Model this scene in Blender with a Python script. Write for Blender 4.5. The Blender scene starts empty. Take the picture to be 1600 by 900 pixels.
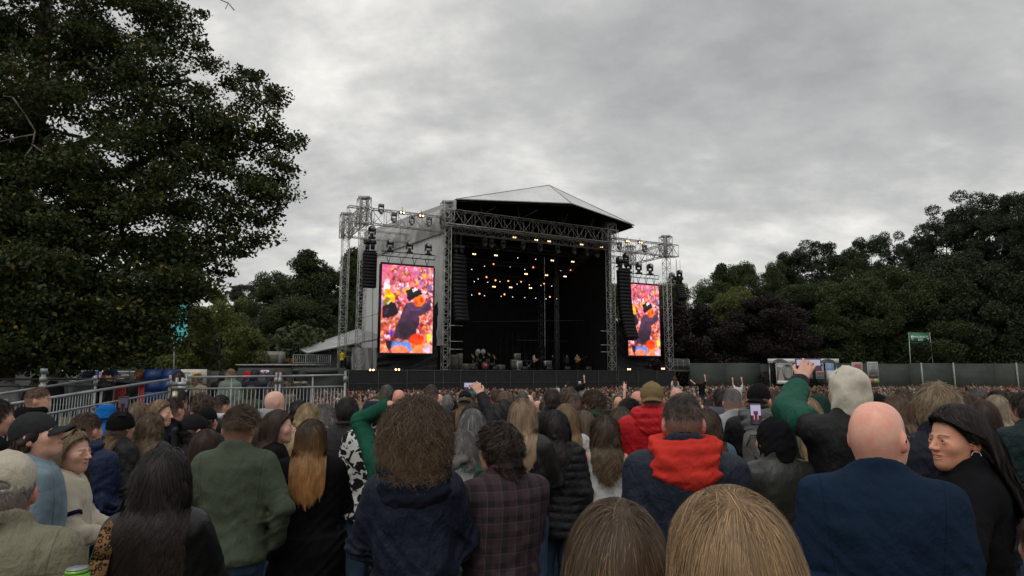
import bpy, math, random
import numpy as np
from mathutils import Vector, Matrix
R = math.radians
random.seed(11)
RNG = np.random.default_rng(11)
sc = bpy.context.scene
col = sc.collection
# ------------------------------------------------------------------ camera
FPX = 1000.0; CAMZ = 1.85; PITCH = math.atan(132 / FPX)
cam_d = bpy.data.cameras.new('camera'); cam = bpy.data.objects.new('camera', cam_d); col.objects.link(cam)
cam.location = (0, 0, CAMZ); cam.rotation_euler = (math.pi / 2 + PITCH, 0, 0)
cam_d.sensor_width = 36; cam_d.lens = 36 * FPX / 1600; cam_d.clip_start = .05; cam_d.clip_end = 3000
sc.camera = cam
# ------------------------------------------------------------------ sky and light
world = bpy.data.worlds.new('World'); sc.world = world; world.use_nodes = True
SUN_EL, SUN_AZ = R(55), R(200)
def build_world():
    nt = world.node_tree; N = nt.nodes; L = nt.links; N.clear()
    out = N.new('ShaderNodeOutputWorld')
    sky = N.new('ShaderNodeTexSky'); sky.sky_type = 'NISHITA'; sky.sun_disc = False
    sky.sun_elevation = SUN_EL; sky.sun_rotation = SUN_AZ; sky.dust_density = 4
    b1 = N.new('ShaderNodeBackground'); b1.inputs[1].default_value = .08; L.new(sky.outputs[0], b1.inputs[0])
    tc = N.new('ShaderNodeTexCoord')
    sp = N.new('ShaderNodeSeparateXYZ'); L.new(tc.outputs['Generated'], sp.inputs[0])
    def m(op, a, b=None, c=None):
        n = N.new('ShaderNodeMath'); n.operation = op
        for i, v in enumerate((a, b, c)):
            if v is None: continue
            if isinstance(v, (int, float)): n.inputs[i].default_value = v
            else: L.new(v, n.inputs[i])
        return n.outputs[0]
    z = m('MAXIMUM', sp.outputs[2], 0.0)
    zz = m('ADD', z, .42)
    u = m('DIVIDE', sp.outputs[0], zz); v = m('DIVIDE', sp.outputs[1], zz)
    cb = N.new('ShaderNodeCombineXYZ'); L.new(u, cb.inputs[0]); L.new(v, cb.inputs[1])
    mp = N.new('ShaderNodeMapping'); mp.inputs['Rotation'].default_value = (0, 0, R(18)); mp.inputs['Scale'].default_value = (1.9, 2.6, 1)
    mp.inputs['Location'].default_value = (3.1, 1.7, 0)
    L.new(cb.outputs[0], mp.inputs[0])
    def noise(s, d, r, dist):
        n = N.new('ShaderNodeTexNoise'); n.inputs['Scale'].default_value = s; n.inputs['Detail'].default_value = d
        n.inputs['Roughness'].default_value = r; n.inputs['Distortion'].default_value = dist
        L.new(mp.outputs[0], n.inputs[0]); return n.outputs[0]
    n1 = noise(.8, 8, .55, .2); n2 = noise(3.4, 8, .58, .1)
    f = m('ADD', m('MULTIPLY', n1, .66), m('MULTIPLY', n2, .34))
    # the cloud deck is thinner, so brighter, low over the horizon
    g = m('MULTIPLY', m('SUBTRACT', m('SUBTRACT', .56, z), m('MULTIPLY', sp.outputs[0], .18)), .22)
    f = m('ADD', f, g)
    cr = N.new('ShaderNodeValToRGB'); L.new(f, cr.inputs[0]); e = cr.color_ramp.elements
    e[0].position = .36; e[0].color = (.285, .288, .288, 1)
    e[1].position = .72; e[1].color = (.74, .725, .685, 1)
    k = e.new(.52); k.color = (.395, .395, .388, 1)
    k = e.new(.60); k.color = (.51, .505, .487, 1)
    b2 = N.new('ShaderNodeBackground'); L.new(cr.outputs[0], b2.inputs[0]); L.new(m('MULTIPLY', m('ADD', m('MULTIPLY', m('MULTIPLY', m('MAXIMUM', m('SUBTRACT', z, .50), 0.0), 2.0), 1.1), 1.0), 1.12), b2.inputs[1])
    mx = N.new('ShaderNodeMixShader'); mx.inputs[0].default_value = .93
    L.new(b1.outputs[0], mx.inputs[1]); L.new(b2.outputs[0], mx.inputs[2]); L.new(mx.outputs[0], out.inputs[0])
build_world()
sd = bpy.data.lights.new('sun', 'SUN'); sd.energy = .6; sd.angle = R(25); sd.color = (1, .96, .9)
sun = bpy.data.objects.new('sun', sd); col.objects.link(sun)
# sun direction: the sky's sun_rotation counts clockwise from +Y
sv = Vector((math.sin(SUN_AZ) * math.cos(SUN_EL), math.cos(SUN_AZ) * math.cos(SUN_EL), math.sin(SUN_EL)))
sun.rotation_euler = sv.to_track_quat('Z', 'Y').to_euler()
sc.view_settings.view_transform = 'Standard'; sc.view_settings.look = 'None'
sc.view_settings.exposure = 0.33; sc.view_settings.gamma = 1.0; sc.view_settings.use_curve_mapping = False
sc.render.engine = 'CYCLES'
sc.cycles.use_denoising = True
try: sc.cycles.denoiser = 'OPENIMAGEDENOISE'
except Exception: pass
sc.cycles.max_bounces = 4; sc.cycles.diffuse_bounces = 2; sc.cycles.glossy_bounces = 2
sc.cycles.transmission_bounces = 2; sc.cycles.transparent_max_bounces = 4; sc.cycles.caustics_reflective = False
sc.cycles.sample_clamp_indirect = 4; sc.cycles.use_adaptive_sampling = True; sc.cycles.adaptive_threshold = .015

# ------------------------------------------------------------------ helpers
def at(px, py, Y):
    """the point where the sight line through pixel (px, py) of the 1600x900 photo is Y metres ahead"""
    dx = (px - 800) / FPX; dz = (450 - py) / FPX
    dy = math.cos(PITCH) - dz * math.sin(PITCH); dzz = math.sin(PITCH) + dz * math.cos(PITCH)
    t = Y / dy
    return Vector((dx * t, Y, CAMZ + dzz * t))
def gz(x, y):
    t = min(1, max(0, (y - 3) / 24)); return -1.25 * t * t * (3 - 2 * t)
def tag(o, label=None, cat=None, group=None, kind=None):
    if label: o['label'] = label
    if cat: o['category'] = cat
    if group: o['group'] = group
    if kind: o['kind'] = kind
    return o
def empty(name, loc=(0, 0, 0), rz=0.0, label=None, cat=None, group=None):
    o = bpy.data.objects.new(name, None); col.objects.link(o); o.location = loc; o.rotation_euler = (0, 0, rz)
    o.empty_display_size = .2
    return tag(o, label, cat, group)
def np_mesh(name, V, faces, smooth=False):
    """faces: list of int arrays (n x 3 or n x 4)"""
    me = bpy.data.meshes.new(name)
    V = np.asarray(V, np.float32)
    me.vertices.add(len(V)); me.vertices.foreach_set('co', V.ravel())
    faces = [np.asarray(f, np.int32) for f in faces if len(f)]
    nl = sum(f.size for f in faces); nf = sum(len(f) for f in faces)
    me.loops.add(nl); me.polygons.add(nf)
    me.loops.foreach_set('vertex_index', np.concatenate([f.ravel() for f in faces]))
    tot = np.concatenate([np.full(len(f), f.shape[1], np.int32) for f in faces])
    st = np.concatenate([[0], np.cumsum(tot)[:-1]]).astype(np.int32)
    me.polygons.foreach_set('loop_start', st)
    try: me.polygons.foreach_set('loop_total', tot)
    except Exception: pass
    me.update(calc_edges=True)
    if smooth: me.polygons.foreach_set('use_smooth', np.ones(nf, bool))
    me.validate()
    return me
def set_attr(me, name, data):
    a = me.attributes.new(name, 'FLOAT_COLOR', 'POINT')
    D = np.ones((len(me.vertices), 4), np.float32); d = np.asarray(data, np.float32)
    D[:, :d.shape[1]] = d; a.data.foreach_set('color', D.ravel())
def obj(name, me, m=None, parent=None, color=None):
    o = bpy.data.objects.new(name, me); col.objects.link(o)
    if m is not None and len(me.materials) == 0: me.materials.append(m)
    if parent is not None: o.parent = parent
    if color is not None: o.color = (*color, 1)
    return o
class MB:
    def __init__(s): s.v = []; s.q = []; s.t = []
    def quad(s, a, b, c, d):
        i = len(s.v); s.v += [tuple(a), tuple(b), tuple(c), tuple(d)]; s.q.append((i, i + 1, i + 2, i + 3))
    def tri(s, a, b, c):
        i = len(s.v); s.v += [tuple(a), tuple(b), tuple(c)]; s.t.append((i, i + 1, i + 2))
    def hexa(s, P):
        i = len(s.v); s.v += [tuple(p) for p in P]
        for f in ((0, 3, 2, 1), (4, 5, 6, 7), (0, 1, 5, 4), (1, 2, 6, 5), (2, 3, 7, 6), (3, 0, 4, 7)):
            s.q.append(tuple(i + k for k in f))
        return s
    def box(s, c, d, M=None):
        x, y, z = (k / 2 for k in d)
        P = [Vector((a * x, b * y, e * z)) for e in (-1, 1) for a, b in ((-1, -1), (1, -1), (1, 1), (-1, 1))]
        if M is not None: P = [M @ p for p in P]
        return s.hexa([p + Vector(c) for p in P])
    def bar(s, a, b, r, r2=None, n=4):
        a = Vector(a); b = Vector(b); d = (b - a)
        if d.length < 1e-6: return s
        d.normalize(); r2 = r if r2 is None else r2
        u = d.cross(Vector((0, 0, 1)));
        if u.length < .05: u = d.cross(Vector((1, 0, 0)))
        u.normalize(); w = d.cross(u); i = len(s.v)
        for p, rr in ((a, r), (b, r2)):
            for k in range(n):
                an = 2 * math.pi * (k + .5) / n; s.v.append(tuple(p + u * math.cos(an) * rr + w * math.sin(an) * rr))
        for k in range(n): s.q.append((i + k, i + (k + 1) % n, i + n + (k + 1) % n, i + n + k))
        if n == 4: s.q.append((i + 3, i + 2, i + 1, i)); s.q.append((i + 4, i + 5, i + 6, i + 7))
        else:
            for c0, rev in ((i, 1), (i + n, 0)):
                for k in range(1, n - 1):
                    f = (c0, c0 + k, c0 + k + 1); s.t.append(f[::-1] if rev else f)
        return s
    def path(s, pts, r, n=6):
        for a, b in zip(pts[:-1], pts[1:]): s.bar(a, b, r, n=n)
        return s
    def ball(s, c, r, nu=10, nv=7):
        r = (r, r, r) if isinstance(r, (int, float)) else r; i = len(s.v)
        for b in range(nv + 1):
            th = math.pi * b / nv
            for a in range(nu):
                ph = 2 * math.pi * a / nu
                s.v.append((c[0] + r[0] * math.sin(th) * math.cos(ph), c[1] + r[1] * math.sin(th) * math.sin(ph), c[2] + r[2] * math.cos(th)))
        for b in range(nv):
            for a in range(nu):
                s.q.append((i + b * nu + a, i + (b + 1) * nu + a, i + (b + 1) * nu + (a + 1) % nu, i + b * nu + (a + 1) % nu))
        return s
    def build(s, name, m, parent=None, color=None, smooth=False):
        fs = []
        if s.q: fs.append(np.array(s.q))
        if s.t: fs.append(np.array(s.t))
        return obj(name, np_mesh(name, np.array(s.v), fs, smooth), m, parent, color)
def sheet(fn, nu, nv):
    """grid surface fn(u, v) with u, v arrays in 0..1 -> (V, F)"""
    U, W = np.meshgrid(np.linspace(0, 1, nu + 1), np.linspace(0, 1, nv + 1), indexing='ij')
    X, Y, Z = fn(U, W); V = np.stack([X, Y, Z], -1).reshape(-1, 3)
    idx = np.arange((nu + 1) * (nv + 1)).reshape(nu + 1, nv + 1)
    F = np.stack([idx[:-1, :-1], idx[1:, :-1], idx[1:, 1:], idx[:-1, 1:]], -1).reshape(-1, 4)
    return V, F

# ------------------------------------------------------------------ materials
class NT:
    def __init__(s, name):
        s.m = bpy.data.materials.new(name); s.m.use_nodes = True; s.t = s.m.node_tree; s.N = s.t.nodes; s.L = s.t.links
        s.b = s.N['Principled BSDF']
    def node(s, typ, **kw):
        n = s.N.new(typ)
        for k, v in kw.items(): setattr(n, k, v)
        return n
    def put(s, inp, v):
        if isinstance(v, (int, float)): inp.default_value = v
        elif isinstance(v, tuple): inp.default_value = (*v, 1) if len(v) == 3 and len(inp.default_value) == 4 else v
        else: s.L.new(v, inp)
    def math(s, op, a, b=0.0, clamp=False):
        n = s.node('ShaderNodeMath', operation=op); n.use_clamp = clamp; s.put(n.inputs[0], a); s.put(n.inputs[1], b); return n.outputs[0]
    def noise(s, scale, detail=4, rough=.55, co=None, dist=0.0):
        n = s.node('ShaderNodeTexNoise'); n.inputs['Scale'].default_value = scale; n.inputs['Detail'].default_value = detail
        n.inputs['Roughness'].default_value = rough; n.inputs['Distortion'].default_value = dist
        if co is not None: s.L.new(co, n.inputs[0])
        return n.outputs[0]
    def mix(s, f, a, b, mode='MIX'):
        n = s.node('ShaderNodeMix', data_type='RGBA', blend_type=mode); s.put(n.inputs[0], f); s.put(n.inputs[6], a); s.put(n.inputs[7], b); return n.outputs[2]
    def ramp(s, f, a, b, c0=0.0, c1=1.0):
        n = s.node('ShaderNodeMapRange'); s.put(n.inputs[0], f); n.inputs[1].default_value = a; n.inputs[2].default_value = b
        n.inputs[3].default_value = c0; n.inputs[4].default_value = c1; return n.outputs[0]
    def co(s, which='Object', scale=None):
        n = s.node('ShaderNodeTexCoord'); o = n.outputs[which]
        if scale:
            mp = s.node('ShaderNodeMapping'); mp.inputs['Scale'].default_value = scale; s.L.new(o, mp.inputs[0]); o = mp.outputs[0]
        return o
    def bump(s, h, strength, dist=.01, normal=None):
        n = s.node('ShaderNodeBump'); n.inputs['Strength'].default_value = strength; n.inputs['Distance'].default_value = dist
        s.L.new(h, n.inputs['Height'])
        if normal is not None: s.L.new(normal, n.inputs['Normal'])
        return n.outputs[0]
    def oc(s): return s.node('ShaderNodeObjectInfo').outputs['Color']
    def set(s, color=None, rough=None, metal=None, spec=None, normal=None, emit=None, es=None):
        b = s.b.inputs
        if color is not None: s.put(b['Base Color'], color)
        if rough is not None: s.put(b['Roughness'], rough)
        if metal is not None: s.put(b['Metallic'], metal)
        if spec is not None: s.put(b['Specular IOR Level'], spec)
        if normal is not None: s.L.new(normal, b['Normal'])
        if emit is not None: s.put(b['Emission Color'], emit); b['Emission Strength'].default_value = es or 1.0
        return s.m
MATS = {}
def simple(name, color, rough=.7, metal=0.0, spec=.4, var=.25, scale=3.0, bump=0.0, bscale=40.0, dist=.01):
    if name in MATS: return MATS[name]
    n = NT(name); co = n.co('Object')
    f = n.noise(scale, 5, .6, co); c = n.mix(n.ramp(f, .3, .7), tuple(k * (1 - var) for k in color), tuple(min(1, k * (1 + var)) for k in color))
    nm = n.bump(n.noise(bscale, 3, .6, co), bump, dist) if bump else None
    MATS[name] = n.set(c, rough, metal, spec, nm); return MATS[name]
def obj_color_mat(name, rough=.7, metal=0.0, spec=.4, var=.2, scale=4.0, bump=.0, bscale=30.0, dist=.01):
    if name in MATS: return MATS[name]
    n = NT(name); co = n.co('Object'); f = n.noise(scale, 4, .6, co)
    c = n.mix(1.0, n.oc(), n.mix(n.ramp(f, .3, .7), (1 - var,) * 3, (1 + var * .3,) * 3), 'MULTIPLY')
    nm = n.bump(n.noise(bscale, 3, .6, co), bump, dist) if bump else None
    MATS[name] = n.set(c, rough, metal, spec, nm); return MATS[name]
def emit_mat(name, color, strength):
    if name in MATS: return MATS[name]
    n = NT(name); MATS[name] = n.set((.02, .02, .02), .5, emit=color, es=strength); return MATS[name]
M_STEEL = simple('galvanised_steel', (.36, .37, .37), .45, .75, .5, .25, 6)
M_TRUSS = simple('truss_aluminium', (.40, .40, .39), .45, .25, .5, .3, 2)
M_BLACK = simple('black_metal', (.012, .012, .013), .55, 0, .4, .3, 4)
M_BLACKCLOTH = simple('black_cloth', (.010, .010, .011), .85, 0, .2, .4, 1.5)
M_ALU = simple('worn_aluminium', (.27, .285, .295), .5, .5, .5, .25, 8)
# ------------------------------------------------------------------ ground
def build_ground():
    xs = np.unique(np.concatenate([np.linspace(-900, -60, 20), np.linspace(-60, 90, 90), np.linspace(90, 900, 20)]))
    ys = np.unique(np.concatenate([np.linspace(-300, -6, 12), np.linspace(-6, 60, 90), np.linspace(60, 1200, 30)]))
    X, Y = np.meshgrid(xs, ys, indexing='ij'); t = np.clip((Y - 3) / 24, 0, 1); Z = -1.25 * t * t * (3 - 2 * t)
    idx = np.arange(X.size).reshape(X.shape); F = np.stack([idx[:-1, :-1], idx[1:, :-1], idx[1:, 1:], idx[:-1, 1:]], -1).reshape(-1, 4)
    n = NT('trodden_grass'); co = n.co('Object')
    a = n.mix(n.ramp(n.noise(1.3, 6, .6, co), .35, .65), (.045, .055, .018), (.11, .09, .045))
    a = n.mix(n.ramp(n.noise(30, 4, .7, co), .4, .7), a, (.16, .14, .06))
    g = obj('ground', np_mesh('ground', np.stack([X, Y, Z], -1).reshape(-1, 3), [F], True), n.set(a, .95, spec=.1, normal=n.bump(n.noise(60, 4, .7, co), .8, .03)))
    tag(g, kind='structure')
    # grass blades over the near field
    nb = 26000; r = RNG.random((nb, 6)); y = .6 + 9 * r[:, 0]**.7; x = (r[:, 1] - .5) * 2 * (1.1 + .95 * y)
    t = np.clip((y - 3) / 24, 0, 1); z = -1.25 * t * t * (3 - 2 * t); h = .03 + .06 * r[:, 2]; an = r[:, 3] * 6.28; ln = (r[:, 4] - .5) * .06
    p = np.stack([x, y, z], 1); s = np.stack([np.cos(an), np.sin(an), 0 * an], 1) * .004; q = p + np.stack([ln, (r[:, 5] - .5) * .06, h], 1)
    V = np.stack([p - s, p + s, q], 1).reshape(-1, 3)
    o = obj('grass', np_mesh('grass', V, [np.arange(len(V)).reshape(-1, 3)]), simple('grass_blades', (.07, .085, .03), .8, var=.5, scale=2)); tag(o, kind='stuff')
build_ground()
# ================================================================== the stage
P0 = Vector((-5.9, 57, 0)); SU = Vector((.884, .469, 0)).normalized(); SV = Vector((-.469, .884, 0)).normalized()
GS = -1.25; DECK = 2.05
def S(u, v, w): return P0 + SU * u + SV * v + Vector((0, 0, w))
def on_v(px, py, v):
    """the point of the upright plane v metres behind the stage front that pixel (px, py) sees"""
    a = at(px, py, 10) - Vector((0, 0, CAMZ)); t = (P0.dot(SV) + v) / a.dot(SV); return Vector((0, 0, CAMZ)) + a * t
def span(pxa, pxb, v):
    ra, rb = on_v(pxa, 500, v), on_v(pxb, 500, v); return (ra - P0).dot(SU), (rb - P0).dot(SU)
def truss(mb, a, b, s=.6, step=None, up=None, r=.032, rd=.018):
    a = Vector(a); b = Vector(b); d = b - a; Ln = d.length; d.normalize()
    up = Vector(up) if up is not None else (Vector((0, 0, 1)) if abs(d.z) < .8 else SV.copy())
    w = d.cross(up).normalized(); up = w.cross(d).normalized(); sw, sh = (s, s) if isinstance(s, (int, float)) else s
    c = [(-sw / 2, -sh / 2), (sw / 2, -sh / 2), (sw / 2, sh / 2), (-sw / 2, sh / 2)]
    for x, y in c: mb.bar(a + w * x + up * y, b + w * x + up * y, r)
    n = max(1, round(Ln / (step or max(sw, sh))))
    for k in range(n + 1):
        p = a + d * Ln * k / n
        for i in range(4):
            x0, y0 = c[i]; x1, y1 = c[(i + 1) % 4]
            mb.bar(p + w * x0 + up * y0, p + w * x1 + up * y1, rd)
            if k < n:
                q = a + d * Ln * (k + 1) / n
                if (k + i) % 2: mb.bar(p + w * x0 + up * y0, q + w * x1 + up * y1, rd)
                else: mb.bar(p + w * x1 + up * y1, q + w * x0 + up * y0, rd)
def build_stage():
    T = empty('festival_stage', S(9, 3, GS), 0, 'big outdoor stage with pale grey peaked roof, lattice towers and black interior', 'stage')
    inv = Matrix.Translation(-T.location)
    def part(mb, name, m, parent=None, smooth=False):
        if parent is None:
            mb.v = [tuple(Vector(p) - T.location) for p in mb.v]; o = mb.build(name, m, T, smooth=smooth)
        else:
            mb.v = [tuple(Vector(p) - T.location) for p in mb.v]; o = mb.build(name, m, parent, smooth=smooth)
        return o
    def part_np(V, F, name, m, smooth=True):
        return obj(name, np_mesh(name, V - np.array(T.location), F if isinstance(F, list) else [F], smooth), m, T)
    # deck and black skirt under it
    mb = MB()
    for (u0, u1, v0, v1) in ((-8.6, 26.2, 0, 5), (-.9, 19.1, 5, 15)):
        mb.hexa([S(u0, v0, DECK - .22), S(u1, v0, DECK - .22), S(u1, v1, DECK - .22), S(u0, v1, DECK - .22), S(u0, v0, DECK), S(u1, v0, DECK), S(u1, v1, DECK), S(u0, v1, DECK)])
    part(mb, 'deck', simple('stage_deck', (.02, .02, .021), .5, 0, .5, .5, 2))
    n = NT('stage_skirt'); co = n.co('Object')
    st = n.noise(3, 5, .6, n.co('Object', (1, 1, 6)))
    c = n.mix(n.ramp(st, .55, .75), (.013, .014, .015), (.045, .047, .048))
    m_sk = n.set(c, .6, spec=.3, normal=n.bump(n.noise(1.5, 4, .6, n.co('Object', (3, 3, .5))), .4, .1))
    V, F = sheet(lambda U, W: tuple(np.array(S(0, 0, 0))[k] + np.array(SU)[k] * (-8.7 + 35 * U) + np.array(SV)[k] * (-.35 + .04 * np.sin(U * 140) * (1 - .5 * W)) + (GS + (DECK - .03 - GS) * W if k == 2 else 0) for k in range(3)), 240, 6)
    sk = part_np(V, F, 'skirt', m_sk)
    # upright seams and rails in front of the skirt
    mb = MB()
    for k in range(15): mb.bar(S(-8.6 + k * 2.48, -.42, GS), S(-8.6 + k * 2.48, -.42, DECK), .03)
    for z in (GS + 1.1, GS + 2.2, DECK + .0): mb.bar(S(-8.6, -.43, z), S(26.2, -.43, z), .02)
    part(mb, 'skirt_frame', simple('skirt_frame', (.05, .05, .05), .5), sk)
    # main towers, wing towers
    for (u, v, top, s) in ((0, 0, 17.0, .62), (18.2, 0, 17.0, .62), (-7.65, 0, 16.4, .62), (25.8, 0, 16.4, .62), (-7.65, 6.3, 16.4, .62), (25.8, 6.3, 16.4, .62), (0, 14, 16, .6), (18.2, 14, 16, .6), (span(870, 870, 8)[0], 8, 15.2, .34), (span(909, 909, 8)[0], 8, 15.2, .5)):
        m = MB(); truss(m, S(u, v, GS + .05), S(u, v, top), s, .55, r=.032, rd=.017)
        for a in ((.5, .5), (-.5, .5), (.5, -.5), (-.5, -.5)): m.bar(S(u, v, GS + .1), S(u + a[0] * 1.8, v + a[1] * 1.8, GS + .05), .03)
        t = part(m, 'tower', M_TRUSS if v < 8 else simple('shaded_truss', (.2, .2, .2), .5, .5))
        if v < 7 and not 1 < u < 18:      # sleeve block with hoist at the head of the tower
            h = MB(); truss(h, S(u, v, top - 2.0), S(u, v, top + .25), (1.0, 1.0), .75, r=.045, rd=.03)
            h.box(S(u, v, top + .3), (.95, .5, .25)); h.bar(S(u - .25, v, top - 2.1), S(u - .25, v, top + .2), .12); h.bar(S(u + .25, v + .1, top - 1.7), S(u + .25, v + .1, top + .1), .09)
            part(h, 'tower_head', M_TRUSS, t)
    # trusses
    def tr(a, b, s, step, mat=M_TRUSS, **k):
        m = MB(); truss(m, a, b, s, step, **k); return part(m, 'roof_truss', mat)
    tr(S(-.5, -.1, 15.9), S(19.0, -.1, 15.9), (.7, 1.35), 1.05, r=.05, rd=.028)
    tr(S(-.5, 1.4, 15.1), S(19.0, 1.4, 15.1), (.5, .6), .7, r=.035)
    tr(S(-9.0, 0, 15.15), S(-.4, 0, 15.15), (.7, 1.3), 1.05, r=.05, rd=.028)
    tr(S(18.7, 0, 15.15), S(27.3, 0, 15.15), (.7, 1.3), 1.05, r=.05, rd=.028)
    tr(S(-7.65, .5, 15.15), S(-7.65, 6.8, 15.15), (.7, 1.3), 1.05, r=.05, rd=.028)
    tr(S(25.8, .5, 15.15), S(25.8, 6.8, 15.15), (.7, 1.3), 1.05, r=.05, rd=.028)
    tr(S(-7.4, 6.3, 14.9), S(-1.5, 6.3, 14.9), (.6, .8), 1.0, r=.04)
    tr(S(19, 6.3, 14.9), S(25.4, 6.3, 14.9), (.6, .8), 1.0, r=.04)
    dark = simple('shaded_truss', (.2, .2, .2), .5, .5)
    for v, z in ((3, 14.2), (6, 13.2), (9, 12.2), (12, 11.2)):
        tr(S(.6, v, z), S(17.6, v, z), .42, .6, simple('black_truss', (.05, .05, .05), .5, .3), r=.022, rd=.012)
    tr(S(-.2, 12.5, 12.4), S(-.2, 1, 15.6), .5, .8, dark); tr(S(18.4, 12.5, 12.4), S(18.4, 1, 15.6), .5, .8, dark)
    # rods under the visor
    m = MB()
    for u in (3.5, 7.5, 12.5, 16): m.bar(S(u, 0, 16.5), S(u + (.8 if u < 9 else -.8), -2.6 + abs(u - 10) * .2, 17.1), .04); m.bar(S(u, 0, 16.5), S(u, .4, 18.6 - abs(u - 10) * .12), .05)
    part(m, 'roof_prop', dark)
    # roof canopy: eaves at 17 m, a peak at 19.9 m and a pointed visor in front
    n = NT('roof_canvas'); co = n.co('Object')
    c = n.mix(n.ramp(n.noise(.35, 5, .6, co), .35, .7), (.54, .55, .555), (.66, .67, .67)); c = n.mix(n.ramp(n.noise(3, 4, .6, n.co('Object', (1, 1, .2))), .55, .8), c, (.48, .48, .47))
    m_roof = n.set(c, .55, spec=.4, normal=n.bump(n.noise(.8, 3, .5, co), .3, .3))
    A = np.array
    Lp, Fp, Rp, Kp = A(at(713, 311, 56.4)), A(at(893, 318, 57.6)), A(at(991, 352, 67.2)), A(at(858, 289.5, 61.8))
    Lb, Rb, Kb = A(S(-.6, 15.5, 16.4)), A(S(19.4, 15.5, 16.4)), A(S(9.9, 15.5, 19.2))
    Rm = A(S(19.4, 1.5, 16.9))
    def tri_sheet(a, b, c, n=14, sag=.25):
        V = []; F4 = []; F3 = []; ids = {}
        nn = np.cross(b - a, c - a); nn = nn / np.linalg.norm(nn); nn = nn if nn[2] > 0 else -nn
        for i in range(n + 1):
            for j in range(n + 1 - i):
                p, q = i / n, j / n; r = 1 - p - q
                ids[i, j] = len(V); V.append(a * r + b * p + c * q - nn * sag * 27 * p * q * r * (.8 + .3 * math.sin(9 * p + 5 * q)))
        for i in range(n):
            for j in range(n - i):
                F3.append((ids[i, j], ids[i + 1, j], ids[i, j + 1]))
                if j < n - i - 1: F3.append((ids[i + 1, j], ids[i + 1, j + 1], ids[i, j + 1]))
        return A(V), A(F3)
    def merge(lst):
        Vs, Fs, o = [], [], 0
        for V, F in lst: Vs.append(V); Fs.append(F + o); o += len(V)
        return np.concatenate(Vs), np.concatenate(Fs)
    V, F = merge([tri_sheet(Lp, Fp, Kp), tri_sheet(Fp, Rp, Kp), tri_sheet(Lp, Kp, Lb), tri_sheet(Kp, Kb, Lb), tri_sheet(Kp, Rp, Rb), tri_sheet(Kp, Rb, Kb)])
    rf = part_np(V, F, 'roof_canopy', m_roof, True)
    m = MB()
    for a, b in ((Lp, Fp), (Fp, Rp)): m.bar(a, b, .07)
    for a, b in ((Lp, Kp), (Fp, Kp), (Kp, Rp), (Kp, Kb), (Lp, Lb)): m.bar(a + A((0, 0, .02)), b + A((0, 0, .02)), .04)
    part(m, 'eave_cable', simple('eave_cable', (.3, .3, .3), .5), rf)
    # dark lining under the roof and the black interior
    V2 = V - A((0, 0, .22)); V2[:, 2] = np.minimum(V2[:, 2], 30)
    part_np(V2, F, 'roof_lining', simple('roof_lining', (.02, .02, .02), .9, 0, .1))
    m = MB(); q = m.quad
    q(S(-.6, 14.6, DECK), S(19, 14.6, DECK), S(19, 14.6, 16.3), S(-.6, 14.6, 16.3)); m.tri(S(-.8, 14.7, 16.2), S(19.3, 14.7, 16.2), S(9.9, 14.7, 19.1))
    q(S(-.2, 1.6, DECK), S(-.2, 14.6, DECK), S(-.2, 14.6, 16.4), S(-.2, 1.6, 16.4)); q(S(19.05, .9, DECK), S(19.05, 14.6, DECK), S(19.05, 14.6, 17), S(19.05, .9, 17))
    part(m, 'back_wall', M_BLACKCLOTH)
    # faint lattice and drape lines at the rear
    m = MB()
    for k in range(9): m.bar(S(12.5 + k * .8, 13.8, DECK), S(12.5 + k * .8, 13.8, 6.5), .012)
    m.bar(S(7, 10, 7.3), S(19, 6, 7.6), .03); m.bar(S(12, 9, 5.4), S(18.8, 9, 5.4), .03)
    part(m, 'rear_rail', simple('rear_rail', (.10, .10, .10), .6))
    # grey side wall flaring back and left, in three panels, with a slack skirt along its top
    def grey(name, v):
        n = NT(name); co = n.co('Object')
        c = n.mix(n.ramp(n.noise(.5, 6, .65, co), .3, .7), tuple(k * .85 for k in v), v); c = n.mix(n.ramp(n.noise(2.2, 5, .6, n.co('Object', (1, 1, .15))), .55, .8), c, tuple(k * .72 for k in v))
        return n.set(c, .6, spec=.35, normal=n.bump(n.noise(.9, 4, .55, n.co('Object', (1.5, 1.5, .3))), .6, .3))
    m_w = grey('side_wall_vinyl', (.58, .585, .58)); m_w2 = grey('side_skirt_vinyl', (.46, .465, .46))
    a, b = A((-6.15, 57.25)), A((-16.4, 70.0)); nrm = A((-.78, -.62))
    def wall(t0, t1, z0, z1f, bulge=.12, fq=9.0):
        def fn(U, W):
            t = t0 + (t1 - t0) * U; z1 = z1f(t) if callable(z1f) else z1f; z0_ = z0(t) if callable(z0) else z0
            off = bulge * np.sin(U * math.pi) * .8 + .05 * np.sin(t * fq * 6) * (1 - W) + .03 * np.sin(t * 170 + 3 * W)
            return a[0] + (b[0] - a[0]) * t + nrm[0] * off, a[1] + (b[1] - a[1]) * t + nrm[1] * off, z0_ + (z1 - z0_) * W
        return sheet(fn, 50, 24)
    seam = lambda t: 14.6 - .3 * t + .0 * t
    for t0, t1 in ((0, .3), (.302, .62), (.622, 1.0)):
        V, F = wall(t0, t1, DECK + 2.2 if t1 < .7 else GS + .3, seam); part_np(V, F, 'side_wall', m_w)
    def fn(U, W):
        t = U; z = seam(t) - .15 + (16.85 - seam(t)) * W
        f = np.sin(W * math.pi); off = .25 + .35 * f * (.6 + .4 * np.sin(t * 13)) + .12 * np.sin(t * 60 + 4 * W + 2 * np.sin(t * 17)) * f
        return a[0] + (b[0] - a[0]) * t * 1.03 + nrm[0] * off, a[1] + (b[1] - a[1]) * t * 1.03 + nrm[1] * off, z
    V, F = sheet(fn, 130, 22); part_np(V, F, 'slack_skirt', m_w2)
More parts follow.
